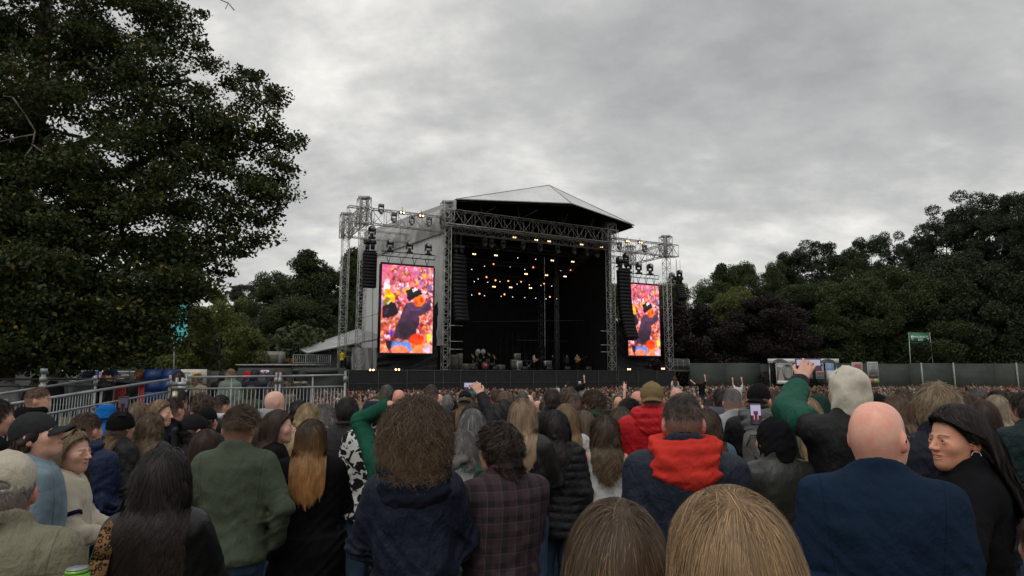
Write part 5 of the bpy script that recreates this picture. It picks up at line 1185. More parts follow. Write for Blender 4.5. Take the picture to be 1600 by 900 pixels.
def cloth_mat(name, rough=.85, spec=.2, weave=350, wv=.25, fold=.5, fs=7, var=.18, sheen=.0, pattern=None):
    n = NT(name); co = n.co('Object'); c = n.mix(1.0, n.oc(), n.mix(n.ramp(n.noise(5, 5, .6, co), .3, .7), (.72 * (1 - var),) * 3, (.72 * (1 + var),) * 3), 'MULTIPLY')
    if pattern: c = pattern(n, co, c)
    if name not in ('leather',) and rough < .96:
        sp = n.node('ShaderNodeSeparateXYZ'); n.L.new(co, sp.inputs[0]); ab = n.math('ABSOLUTE', sp.outputs[0]); a1 = n.math('LESS_THAN', n.math('ABSOLUTE', n.math('SUBTRACT', n.math('ADD', ab, n.math('MULTIPLY', sp.outputs[2], -.10)), .028)), .0018); a2 = n.math('LESS_THAN', n.math('ABSOLUTE', n.math('SUBTRACT', n.math('ADD', sp.outputs[2], n.math('MULTIPLY', ab, .12)), 1.385)), .0016)
        if name not in ('knit_cloth', 'plaid_cotton', 'denim', 'nylon_shell', 'cotton_cloth'): a1 = a2 = 0.0
        sm = n.math('MULTIPLY', n.math('MAXIMUM', a1, a2 if name in ('denim', 'nylon_shell', 'plaid_cotton') else 0.0), n.math('GREATER_THAN', sp.outputs[2], 1.12)); c = n.mix(n.math('MULTIPLY', sm, .4), c, (.004, .004, .005))
    b1 = n.bump(n.noise(fs, 5, .55, n.co('Object', (1, 1, .6)), .2), fold, .032); b2 = n.bump(n.noise(weave, 2, .5, co), wv, .002, b1)
    m = n.set(c, rough, spec=spec, normal=b2)
    if sheen: n.b.inputs['Sheen Weight'].default_value = sheen
    return m
def plaid(n, co, c):
    sp = n.node('ShaderNodeSeparateXYZ'); n.L.new(co, sp.inputs[0])
    def lines(ax, fq, th, ph=0.0): return n.math('GREATER_THAN', n.math('SINE', n.math('ADD', n.math('MULTIPLY', sp.outputs[ax], fq), ph)), th)
    dk = n.math('MULTIPLY', n.math('ADD', lines(2, 88, .15), lines(0, 88, .15)), .38); c = n.mix(dk, c, (.012, .012, .016))
    for ax in (0, 2): c = n.mix(n.math('MULTIPLY', lines(ax, 88, .985, 1.4), .35), c, (.12, .10, .11))
    return c
def cow(n, co, c):
    f = n.noise(13, 1.5, .5, co, 1.6); return n.mix(n.ramp(f, .49, .51), c, (.01, .01, .012))
def leopard(n, co, c):
    v = n.node('ShaderNodeTexVoronoi'); v.inputs['Scale'].default_value = 55; n.L.new(co, v.inputs[0]); f = n.math('ADD', v.outputs[0], n.math('MULTIPLY', n.noise(60, 2, .5, co), .35))
    r = n.math('MULTIPLY', n.math('GREATER_THAN', f, .42), n.math('LESS_THAN', f, .66)); return n.mix(r, c, (.015, .01, .008))
def camo(n, co, c): return n.mix(n.ramp(n.noise(16, 2, .5, co, 1.0), .5, .52), c, (.16, .015, .04))
FAB = {'knit': cloth_mat('knit_cloth', .95, .08, 260, .35, .9, 8, .2, .0), 'cotton': cloth_mat('cotton_cloth', .9, .1, 500, .2, 1.0, 9), 'nylon': cloth_mat('nylon_shell', .6, .22, 600, .05, 1.1, 11, .12), 'leather': cloth_mat('leather', .42, .35, 300, .15, .7, 7, .12),
       'denim': cloth_mat('denim', .85, .2, 420, .5, .5, 8, .3), 'fleece': cloth_mat('fleece', .95, .1, 120, .9, .4, 6, .12, .2), 'plaid': cloth_mat('plaid_cotton', .85, .2, 500, .2, .5, 7, .15, 0, plaid), 'cow': cloth_mat('blotched_cotton', .85, .2, 500, .2, .5, 7, .1, 0, cow), 'leopard': cloth_mat('spotted_fabric', .8, .2, 400, .2, .3, 9, .1, 0, leopard), 'camo': cloth_mat('patterned_fabric', .8, .2, 400, .2, .3, 9, .1, 0, camo)}
GARM = { # thickness, hem z, fold amp, sleeve end (0..1 of forearm), fabric, ridge scale
 'tee': (.010, .84, .005, -.35, 'cotton'), 'sweat': (.020, .86, .0085, .97, 'knit'), 'shirt': (.014, .82, .013, .96, 'cotton'), 'jacket': (.024, .84, .015, .98, 'nylon'), 'puffer': (.036, .80, .004, .97, 'nylon'),
 'leather': (.026, .88, .012, .97, 'leather'), 'coat': (.030, .52, .012, .98, 'knit'), 'denim': (.022, .90, .009, .97, 'denim'), 'fleece': (.030, .86, .009, .97, 'fleece'), 'parka': (.032, .70, .017, .99, 'nylon'), 'plaid': (.017, .80, .011, .96, 'plaid'), 'cow': (.014, .82, .006, -.3, 'cow'), 'camo': (.02, .8, .008, .96, 'camo'), 'vest': (.008, 1.0, .004, None, 'cotton')}
GC = {}
def garment_mesh(kind, arms, bw, bd, belly, h, seed, hood):
    key = ('g', kind, arms, bw, bd, belly, h, seed, hood)
    if key in GC: return GC[key]
    t, hem, amp, cuff, fab = GARM[kind]
    def f(X, Y, Z):
        P = (X, Y, Z); d = np.maximum(torso(P, bw, bd, t, belly=belly), Z - 1.498 + .5 * (Y + .02))
        if hem < .8:      # skirt of a long coat falls straight
            d = smin(d, np.maximum(np.maximum((np.sqrt((X / (.20 * bw + t))**2 + (Y / (.14 + t))**2) - 1) * .14, Z - 1.0), hem - Z), .04)
        for i, sx in ((0, -1), (1, 1)):
            if cuff is None: continue
            s, e, w = arm_pts(arms[i], sx, bw); k = .055
            if cuff < 0: e2 = s + (e - s) * (1 + cuff + .15); a = rc(P, s, e2, .058 + t, .052 + t); ax = (e - s) / np.linalg.norm(e - s); cut = (X - e2[0]) * ax[0] + (Y - e2[1]) * ax[1] + (Z - e2[2]) * ax[2]; a = np.maximum(a, cut - .0); d = smin(d, a, k)
            else:
                w2 = e + (w - e) * cuff; a = smin(rc(P, s, e, .054 + t * .8, .043 + t * .8), rc(P, e, w2, .043 + t * .8, .032 + t * .8), .025); ax = (w - e) / np.linalg.norm(w - e); cut = (X - w2[0]) * ax[0] + (Y - w2[1]) * ax[1] + (Z - w2[2]) * ax[2]
                a = np.where(rc(P, e, w2, .1, .1) < .03, np.maximum(a, cut - .012), a); d = smin(d, a, k)
        if h < .016 or amp > .01:
            m = .25 + .75 * np.clip((1.38 - Z) / .3, 0, 1)
            d = d - amp * .7 * wob(P, seed, 17, 2, True, (1, 1, .6)) * m - amp * .55 * wob(P, seed + 9, 38, 2, True, (1, .8, 1)) * m
            for i, sx in ((0, -1), (1, 1)):   # creases across the elbow
                s, e, w = arm_pts(arms[i], sx, bw); r2 = (X - e[0])**2 + (Y - e[1])**2 + (Z - e[2])**2; u = (e - s) / np.linalg.norm(e - s); q = X * u[0] + Y * u[1] + Z * u[2]; d = d - amp * .55 * np.exp(-r2 / .010) * np.sin(q * 105 + 14 * X + 3 * np.sin(Z * 31 + sx) + 2.5 * np.sin(Y * 40))
        if kind == 'puffer':
            q = np.abs(np.sin(Z * math.pi / .062 + .5 * np.sin(X * 9))); d = d - .014 * np.sqrt(q + .02) - .004 * wob(P, seed, 60, 3, False)
        zc = 1.486 + (.02 if kind in ('jacket', 'parka', 'puffer', 'leather', 'coat', 'plaid') else 0); col_r = np.sqrt((X / 1.0)**2 + ((Y + .02) / .95)**2)
        ring = np.sqrt((col_r - (.070 + t * .5))**2 + ((Z - zc + .5 * (Y + .02)) / 1.8)**2) - (.012 + t * .25); d = smin(d, ring, .018)
        return np.maximum(d, (hem if hem > .6 else hem) - Z)
    ap = [arm_pts(arms[i], sx, bw) for i, sx in ((0, -1), (1, 1))]; A = np.array([p for q in ap for p in q]); lo = np.minimum(A.min(0) - .10, [-.32, -.24, hem]); hi = np.maximum(A.max(0) + .10, [.32, .24, 1.56])
    lo[2] = min(lo[2], hem)
    V, F = snet(f, lo, hi, h); me = np_mesh('top', relax(V, F, 1), [F], True); me.materials.append(FAB[fab]); GC[key] = me; return me
def hood_mesh(h, seed, t, up, Rm, bw, big=1.0):
    key = ('hood', h, seed, t, up, tuple(np.round(Rm.ravel(), 3)), bw, big)
    if key in GC: return GC[key]
    if up:
        def f(X, Y, Z):
            P = (X, Y, Z); H = to_head(P, Rm); o = ell(H, (0, -.020, .022), (.098, .122, .116)); o = smin(o, ell(H, (0, -.05, -.06), (.080, .085, .08)), .05); o = smin(o, rc(P, (0, -.03, 1.48), (0, -.03, 1.53), .098, .085), .05)
            o = o - .008 * wob(P, seed, 26, 2) - .004 * wob(P, seed + 3, 60, 2) - .003 * np.exp(-(H[0] / .005)**2); i = ell(H, (0, .02, .010), (.084, .125, .108)); d = np.maximum(o, -i); return np.maximum(np.maximum(d, H[1] - .075 - .02 * np.clip(H[2], -.1, .1)), 1.49 - Z)
        V, F = snet(f, (-.17, -.22, 1.40), (.17, .17, 1.80), h)
    else:
        def f(X, Y, Z):
            P = (X, Y, Z); rr = np.sqrt((X / 1.2)**2 + ((Y + .035) / .98)**2); zc = 1.497 + .12 * np.clip(-Y - .02, -.1, .2) * -.6 - .02 * np.clip(np.abs(X) - .05, 0, 1)
            d = np.sqrt((rr - .092 * big)**2 + ((Z - zc - .012) / 1.15)**2) - .036 * big
            d = smin(d, ell(P, (0, -.125, 1.44), (.135 * big, .045 * big, .070 * big)), .04); d = smin(d, ell(P, (0, -.130, 1.395), (.08 * big, .036, .055)), .035)
            d = smax(d, -ell(P, (0, -.03, 1.57), (.076, .078, .085)), .015); return d - .006 * np.abs(np.sin((rr + (1.5 - Z) * .75) * 62 + 5 * X)) - .006 * wob(P, seed, 20, 2, True, (.7, .7, 1.8)) - .004 * wob(P, seed + 5, 48, 3, True, (.7, .7, 1.6))
        V, F = snet(f, (-.26, -.26, 1.27), (.26, .18, 1.60), h)
    me = np_mesh('hood', V, [F], True); GC[key] = me; return me
def trouser_mesh(h, bw):
    key = ('tr', h, bw)
    if key in GC: return GC[key]
    def f(X, Y, Z):
        P = (X, Y, Z); d = np.maximum(torso(P, bw * .98, 1, .004), np.maximum(Z - 1.0, .80 - Z))
        for sx in (-1, 1):
            d = smin(d, rc(P, (sx * .085, 0, .88), (sx * .095, .015, .49), .095, .072), .03); d = smin(d, np.maximum(rc(P, (sx * .095, .015, .49), (sx * .10, -.01, .08), .070, .062), .06 - Z), .02)
        return d - .004 * wob(P, 4, 25, 4, True, (1, 1, 1.5))
    V, F = snet(f, (-.24, -.17, .05), (.24, .17, 1.0), h); me = np_mesh('trousers', V, [F], True); me.materials.append(FAB['denim']); GC[key] = me; return me
def shoe_mesh():
    if 'shoe' in GC: return GC['shoe']
    def f(X, Y, Z):
        d = None
        for sx in (-1, 1):
            q = rc((X, Y, Z), (sx * .10, -.055, .048), (sx * .115, .135, .036), .047, .038); q = np.maximum(q, -Z); d = q if d is None else np.minimum(d, q)
        return d
    V, F = snet(f, (-.18, -.12, 0), (.18, .20, .12), .015); me = np_mesh('shoes', V, [F], True); me.materials.append(FAB['cotton']); GC['shoe'] = me; return me
HAIR = { # n, length, steps, width, lift, wave amp, wave freq, clump, gravity, outflow, volume, cap, tail
 'short': dict(n=3000, L=.040, K=4, w=.0024, lift=.14, wa=.004, cl=.3, g=.15, vol=.006, cap=.008),
 'crop': dict(n=3000, L=.022, K=3, w=.0022, lift=.35, wa=.003, cl=.3, g=.1, vol=.003, cap=.005, zmin=.035),
 'swept': dict(n=3600, L=.060, K=6, w=.0024, lift=.22, wa=.005, cl=.5, g=.10, vol=.010, cap=.012, zmin=.030),
 'messy': dict(n=4200, L=.075, K=8, w=.0026, lift=.30, wa=.010, cl=.55, g=.25, vol=.014, cap=.012),
 'curly': dict(n=10000, L=.17, K=16, w=.0019, lift=.30, wa=.017, wf=13, cl=.5, g=.45, vol=.030, cap=.026),
 'long': dict(n=5000, L=.46, K=20, w=.0032, lift=.05, wa=.007, wf=9, cl=.45, g=1.0, vol=.010, cap=.012, under=.26),
 'wavy': dict(n=5500, L=.56, K=24, w=.0032, lift=.08, wa=.020, wf=15, cl=.6, g=1.0, vol=.016, cap=.014, under=.30),
 'bob': dict(n=4000, L=.26, K=13, w=.0032, lift=.08, wa=.010, wf=12, cl=.5, g=1.0, vol=.016, cap=.014, under=.10),
 'pony': dict(n=1500, L=.12, K=6, w=.0034, lift=.02, wa=.002, cl=.3, g=-.2, vol=.004, cap=.006, tail=.38),
 'bun': dict(n=1500, L=.12, K=6, w=.0034, lift=.02, wa=.002, cl=.3, g=-.2, vol=.004, cap=.006, bun=1)}
HCACHE = {}
def hair_mesh(kind, Rm, bw, t, h, lod, seed, hat=False, part=0.0, dens=1.0, Lk=1.0, wind=0.0, hw=1.0, volk=1.0):
    key = (volk, hw, kind, tuple(np.round(Rm.ravel(), 3)), bw, t, h, lod, seed, hat, part, dens, Lk, wind)
    if key in HCACHE: return HCACHE[key]
    p = dict(wf=14, under=0, tail=0, bun=0, zmin=-9); p.update(HAIR[kind]); p['vol'] *= volk; p['cap'] *= (1 + volk) / 2; p.update(dict(cap=.002, vol=min(p['vol'], .005)) if hat else {}); r = np.random.default_rng(seed)
    n = int(p['n'] * {0: 1.6, 1: .9, 2: .30, 3: .12}[lod] * dens); K = max(3, int(p['K'] * {0: 1, 1: .8, 2: .6, 3: .5}[lod])); wd = p['w'] * hw * {0: .62, 1: 1.0, 2: 2.0, 3: 3.6}[lod]
    E = np.array([.078, .099, .099]) + p['cap'] + p['vol']; C0 = np.array([0, -.010, .026])
    i = np.arange(n * 3) + .5; ph = i * 2.39996 + r.random(); cz = 1 - 2 * i / (n * 3); u = np.stack([np.sqrt(1 - cz**2) * np.cos(ph), np.sqrt(1 - cz**2) * np.sin(ph), cz], 1); u += r.normal(size=u.shape) * .03; u /= np.linalg.norm(u, axis=1)[:, None]
    root = C0 + u * (E - p['vol'] - .001); zl = hair_line(root[:, 1]); ok = root[:, 2] > np.maximum(zl + r.normal(size=len(zl)) * .004, p['zmin'] + r.normal(size=len(zl)) * .006)
    if hat: ok &= root[:, 2] < .045
    root = root[ok]; u = u[ok]; s_ = r.permutation(len(root))[:n]; root = root[s_]; u = u[s_]
    if kind in ('long', 'wavy', 'bob') and not hat:
        kx = max(1, len(root) // 7); sel_ = r.integers(0, len(root), kx); q_ = np.stack([part + r.normal(size=kx) * .016, -.05 + .07 * r.random(kx) + r.normal(size=kx) * .01, np.full(kx, .2)], 1) - C0; q_ /= np.linalg.norm(q_ / (E - p['vol'] - .001), axis=1)[:, None]; root[sel_] = C0 + q_; u[sel_] = q_ / np.linalg.norm(q_, axis=1)[:, None]
    n = len(root); crown0 = np.array([part, -.045, .12]); crown1 = np.array([part, .085, .10]) if kind in ('long', 'wavy', 'bob') else crown0 + np.array([0, .001, 0])
    ax = crown1 - crown0; tt = np.clip((root - crown0) @ ax / (ax @ ax), 0, 1); near = crown0 + tt[:, None] * ax; out = root - near; nr = (root - C0) / E**2; nr /= np.linalg.norm(nr, axis=1)[:, None]
    out -= nr * np.sum(out * nr, 1)[:, None]; out /= np.linalg.norm(out, axis=1)[:, None] + 1e-6
    if kind in ('long', 'wavy', 'bob'): out += np.array([0, -1.5, .15]) * np.clip((root[:, 1] + .02) / .06, 0, 1)[:, None]
    if kind == 'swept': out = out * .3 + np.array([.75, .35, .1]); 
    if kind in ('pony', 'bun'): out = np.array([0, -.12, .02]) - root; out /= np.linalg.norm(out, axis=1)[:, None] + 1e-6
    ncl = max(6, n // (16 if lod < 2 else 6)); cid = r.integers(0, n, ncl); lead = np.argmin(((root[:, None] - root[cid][None])**2).sum(-1), 1) if n * ncl < 2e7 else r.integers(0, ncl, n)
    L = p['L'] * Lk * (.78 + .3 * r.random(n)) * (np.clip(.75 + (root[:, 2]) * 4.5, .45, 1.15) if kind == 'curly' else 1); ds = L / K; q = from_head(root, Rm); d = (out + nr * p['lift'] * (1 if lod < 2 else .3) + r.normal(size=(n, 3)) * ({'messy': .28, 'curly': .35, 'short': .16}.get(kind, .08))) @ Rm.T; d /= np.linalg.norm(d, axis=1)[:, None]
    lay = .2 + .8 * r.random(n)[:, None]; path = [q.copy()]; phc = r.random(ncl)[lead] * 6.28; fr = p['wf'] * (.8 + .4 * r.random(ncl)[lead])
    def collide(q):
        H = np.stack(to_head(q.T, Rm), 1) - C0; EE = E - p['vol'] * (1 - lay); m = np.sqrt(((H / EE)**2).sum(1)); ins = m < 1; H[ins] /= m[ins][:, None]; H += C0
        if kind in ('long', 'wavy', 'bob'): lim = np.interp(H[:, 2], [-.2, .0, .045, .075, .10, .12], [.0, .012, .026, .050, .085, .12]); lim = lim - (.055 * np.clip((.055 - H[:, 2]) / .03, 0, 1) if wind else 0); H[:, 1] = np.minimum(H[:, 1], lim)
        q = from_head(H, Rm); z = q[:, 2]; 
        w = np.interp(z, TP[:, 0], TP[:, 1]) * bw + t + .008 + .02 * lay[:, 0]; dd = np.interp(z, TP[:, 0], TP[:, 2]) + t + .008 + .02 * lay[:, 0]; y0 = np.interp(z, TP[:, 0], TP[:, 3]); e = np.sqrt((q[:, 0] / w)**2 + ((q[:, 1] - y0) / dd)**2); m = (e < 1) & (z < 1.53)
        back = q[:, 1] < .03; mb = m & back; yy = -np.sqrt(np.clip(1 - (q[:, 0] / w)**2, 0.0, 1)) * dd + y0; q[mb, 1] = np.minimum(q[mb, 1], yy[mb]); mf = m & ~back; q[mf, 1] = y0[mf] + np.sqrt(np.clip(1 - (q[mf, 0] / w[mf])**2, 0, 1)) * dd[mf]; return q
    for k in range(K):
        g = p['g'] * (.5 if kind in ('long', 'wavy', 'bob') and k < 3 else 1) ; d = d * .72 + np.array([0, -wind * .5 * (k > 1), -g * .45]) + r.normal(size=(n, 3)) * .02; d /= np.linalg.norm(d, axis=1)[:, None]
        q = collide(q + d * ds[:, None]); path.append(q.copy())
    Pt = np.stack(path, 1)                                  # n x K+1 x 3
    s = np.linspace(0, 1, K + 1)[None, :, None]
    if p['wa']:
        an = phc[:, None] + fr[:, None] * s[..., 0] * (L[:, None] / .2) * (.5 if kind in ('long', 'wavy') else 1); a = p['wa'] * np.minimum(1, s * 2.2)
        Pt = Pt + a * np.stack([np.sin(an), np.cos(an * 1.0 + 1) * (.8 if kind in ('curly', 'messy') else .35), np.sin(an * 1.3 + 2) * (.6 if kind in ('curly', 'messy') else .1)], -1)
    Lp = Pt[cid][lead]; Pt = Pt + (Lp - Pt) * (p['cl'] * s**1.2) * .85
    out3 = Pt - (from_head(C0[None], Rm)[0] + np.array([0, 0, -.05])); low = Pt[..., 2:3] < 1.5; out3 = np.where(low, np.concatenate([Pt[..., :1] * .6, Pt[..., 1:2] - .02, 0 * Pt[..., 2:3]], -1), out3); out3 /= np.linalg.norm(out3, axis=-1)[..., None] + 1e-6
    T_ = np.gradient(Pt, axis=1); sd = np.cross(T_, out3) + r.normal(size=(n, 1, 3)) * .002; sd /= np.linalg.norm(sd, axis=-1)[..., None] + 1e-9
    ww = wd * (.6 + .8 * r.random(n))[:, None, None] * np.clip(1.15 - s**2.5 * .85, .2, 1) * .5
    V = np.stack([Pt - sd * ww, Pt + sd * ww], 2).reshape(-1, 3); b = (np.arange(n) * (K + 1) * 2)[:, None] + (np.arange(K) * 2)[None]; b = b.ravel(); F = np.stack([b, b + 1, b + 3, b + 2], 1)
    rn = np.repeat(r.random(n), (K + 1) * 2); rn2 = np.repeat(r.random(n), (K + 1) * 2); crn = np.repeat(r.random(ncl)[lead], (K + 1) * 2); tt = np.tile(np.repeat(np.linspace(0, 1, K + 1), 2), n); hz = np.clip((1.71 - V[:, 2]) / (p['L'] * Lk * .95 + .05), 0, 1)
    lowf = .5 + .5 * np.sin(V[:, 0] * 70 + 3 * np.sin(V[:, 2] * 25) + V[:, 1] * 40)
    A = np.stack([hz if kind in ('long', 'wavy', 'bob') else tt * .7, rn * .35 + crn * .40 + .25 * lowf, rn2 * .6 + crn * .4], 1)
    parts = [(V, F, A)]
    cp = p['cap']
    def f(X, Y, Z):
        P = (X, Y, Z); H = to_head(P, Rm); zl = np.maximum(hair_line(H[1]), p['zmin']); d = ell(H, tuple(C0), (.0775, .0985, .0985)) - cp * np.clip((H[2] - zl) / .035, 0, 1) + .003 * np.clip((zl + .004 - H[2]) / .004, 0, 1); d = smax(d, zl - H[2], .004)
        if kind in ('long', 'wavy', 'bob'): d = np.maximum(d, -ell(H, (0, .11, -.03), (.085, .075, .10)))
        if p['under']:
            z1 = 1.60 - p['under']; e = rc(P, (0, -.045, 1.61), (0, -.075 - t, z1 + .05), .070, .040); e = smin(e, rc(P, (.045, -.03, 1.62), (.06, -.06 - t, z1 + .08), .030, .024), .03); e = smin(e, rc(P, (-.045, -.03, 1.62), (-.06, -.06 - t, z1 + .08), .030, .024), .03); d = smin(d, e, .02)
        if hat: d = np.maximum(d, H[2] - .05)
        if p['tail']: d = smin(d, rc(H, (0, -.105, .045), (0, -.15, .02), .016, .026), .01); d = smin(d, rc(P, tuple(from_head(np.array([[0, -.15, .02]]), Rm)[0]), (0, -.15 - t, 1.64 - p['tail']), .030, .014), .02)
        if p['bun']: d = smin(d, ell(H, (0, -.105, .075), (.042, .036, .040)), .008)
        lo = wob(P, seed, 45 if kind in ('curly', 'messy') else 30, 4, True, (1.4, 1.4, .25 if p['under'] or p['tail'] else 1)); return d - (.008 if kind in ('curly', 'messy') else .003) * lo
    zb = 1.45 if not (p['under'] or p['tail']) else 1.60 - max(p['under'], p['tail']) - .1
    V2, F2 = snet(f, (-.18, -.28, zb), (.18, .18, 1.80), max(.007, h)); A2 = np.stack([np.clip((1.71 - V2[:, 2]) / (p['L'] * Lk * .95 + .05), 0, 1) if p['g'] > .9 or p['tail'] else np.full(len(V2), .2), .12 + .3 * (np.sin(V2[:, 0] * 300 + 9 * np.sin(V2[:, 2] * 12)) > 0) * (lod > 1) + r.random(len(V2)) * .12, np.zeros(len(V2))], 1)
    parts.append((V2, F2, A2))
    V = np.concatenate([V, V2]); F = np.concatenate([F, F2 + len(parts[0][0])]); me = np_mesh('hair', V, [F], True); set_attr(me, 'strand', np.concatenate([A, A2])); me.materials.append(M_HAIR); HCACHE[key] = me; return me
def hat_mesh(kind, Rm, h, seed=1):
    key = ('hat', kind, tuple(np.round(Rm.ravel(), 3)), h, seed)
    if key in GC: return GC[key]
    C0 = (0, -.008, .040)
    def f(X, Y, Z):
        P = (X, Y, Z); H = to_head(P, Rm); x, y, z = H; i = ell(H, (0, -.010, .026), (.079, .100, .100))
        if kind in ('cap', 'cap_back'):
            d = ell(H, (0, -.010, .035), (.087, .108, .102)); seam = .0022 * np.exp(-(np.sin(3 * np.arctan2(y + .01, x) + 1.57) / .07)**2); d = d + seam; d = smax(d, .006 + .14 * np.clip(y * (1 if kind == 'cap' else -1), -.1, .1) - z, .004); d = smax(d, -i, .002)
            sg = 1 if kind == 'cap' else -1
            by = y * sg; bx = x; brim = np.abs(z - (.022 - 5.5 * bx**2 - .18 * np.clip(by - .09, 0, 1))) - .0070; br2 = np.sqrt((bx / .078)**2 + ((by - .075) / .105)**2) - 1; brim = np.maximum(brim, np.maximum(br2 * .075, .07 - by)); 
            arch = np.sqrt((x / .036)**2 + ((z - .014) / .036)**2) - 1; hole = np.maximum(arch * .036, y * sg + .05); strap = np.maximum(np.maximum(np.abs(z - .021) - .009, ell(H, (0, -.010, .035), (.089, .110, .104))), -i)
            d = smax(d, -hole, .003); d = np.minimum(d, np.maximum(strap, y * sg + .05)); d = smin(d, brim, .006); d = smin(d, ell(H, (0, -.010, .140), (.006, .006, .004)), .003); return d - .0012 * wob(P, seed, 40, 4, False)
        if kind == 'beanie':
            d = ell(H, (0, -.014, .030), (.092, .115, .116)); d = smax(d, -.012 - z + .15 * (y + .0), .006); d = smin(d, np.maximum(ell(H, (0, -.012, .02), (.098, .120, .12)), np.abs(z - .012 - .15 * y) - .024), .004); d = d - .0012 * np.sin(np.arctan2(y, x) * 60); return smax(d, -i, .002)
        if kind == 'bucket':
            d = ell(H, (0, -.010, .030), (.093, .114, .100)); d = np.maximum(d, .005 - z); a = np.sqrt((x / .82)**2 + (y + .01)**2); rr = .108 + (.03 - z) * .62; br = np.maximum(np.abs(a - rr) - .0065, np.maximum(z - .034, -.040 - z)); d = smax(d, -i, .002); top = smax(d, z - .118, .01); return smin(top, br, .006) - .0012 * wob(P, seed, 30, 4)
    V, F = snet(f, (-.18, -.22, 1.49), (.18, .25, 1.80), max(.0045, h * .7)); me = np_mesh('hat', relax(V, F, 4, .6), [F], True); GC[key] = me; return me
def eye_mesh():
    if 'eye' in GC: return GC['eye']
    m = MB(); m.ball((0, 0, 0), .0115, 16, 12); me = np_mesh('eye', np.array(m.v), [np.array(m.q)], True); y = np.array(m.v)[:, 1]; r_ = np.hypot(np.array(m.v)[:, 0], np.array(m.v)[:, 2])
    c = np.where((y > 0)[:, None] & (r_ < .0062)[:, None], np.array([[.04, .02, .012]]), np.array([[.62, .58, .56]])); set_attr(me, 'eyecol', c); n = NT('eye'); a = n.node('ShaderNodeAttribute', attribute_name='eyecol'); me.materials.append(n.set(a.outputs['Color'], .15, spec=.6)); GC['eye'] = me; return me
SKIN = [(.60, .36, .26), (.66, .41, .31), (.53, .30, .21), (.68, .45, .35), (.40, .22, .14), (.62, .34, .25)]
COL = {'black': (.010, .010, .012), 'offblack': (.022, .022, .025), 'navy': (.012, .020, .050), 'deep navy': (.010, .013, .028), 'grey': (.16, .165, .17), 'dark grey': (.05, .05, .054), 'light grey': (.38, .39, .40), 'white': (.80, .80, .78), 'cream': (.62, .54, .42), 'beige': (.36, .29, .20), 'khaki': (.20, .185, .12), 'olive': (.055, .065, .035), 'green': (.014, .085, .055), 'sage green': (.095, .118, .082), 'dark green': (.022, .042, .026),
       'red': (.58, .012, .020), 'orange red': (.74, .052, .038), 'maroon': (.07, .012, .018), 'blue': (.04, .12, .35), 'pale blue': (.20, .28, .38), 'denim blue': (.05, .09, .16), 'teal': (.05, .33, .30), 'pink': (.50, .09, .16), 'tan': (.30, .20, .10), 'brown': (.075, .042, .026), 'bright blue': (.01, .17, .55), 'plum': (.055, .030, .042), 'mustard': (.42, .27, .05), 'purple blue': (.05, .05, .28), 'leather green': (.035, .036, .030)}
HCOL = {'black': ((.010, .008, .008), (.018, .013, .011)), 'dark brown': ((.024, .014, .010), (.045, .026, .016)), 'brown': ((.048, .028, .018), (.085, .050, .030)), 'light brown': ((.085, .053, .033), (.17, .11, .065)), 'blonde': ((.19, .125, .072), (.42, .30, .17)), 'dark blonde': ((.12, .080, .048), (.26, .18, .105)), 'grey': ((.15, .145, .14), (.26, .25, .235)), 'dark grey': ((.06, .058, .055), (.13, .125, .12)), 'silver': ((.10, .097, .095), (.40, .39, .37)), 'ginger': ((.13, .045, .018), (.22, .085, .035)), 'ombre': ((.022, .014, .010), (.42, .20, .07)), 'white': ((.40, .39, .36), (.52, .50, .46)), 'streaked': ((.05, .034, .022), (.30, .21, .13))}
def q3(v, k): return round(v / k) * k
NP = [0]
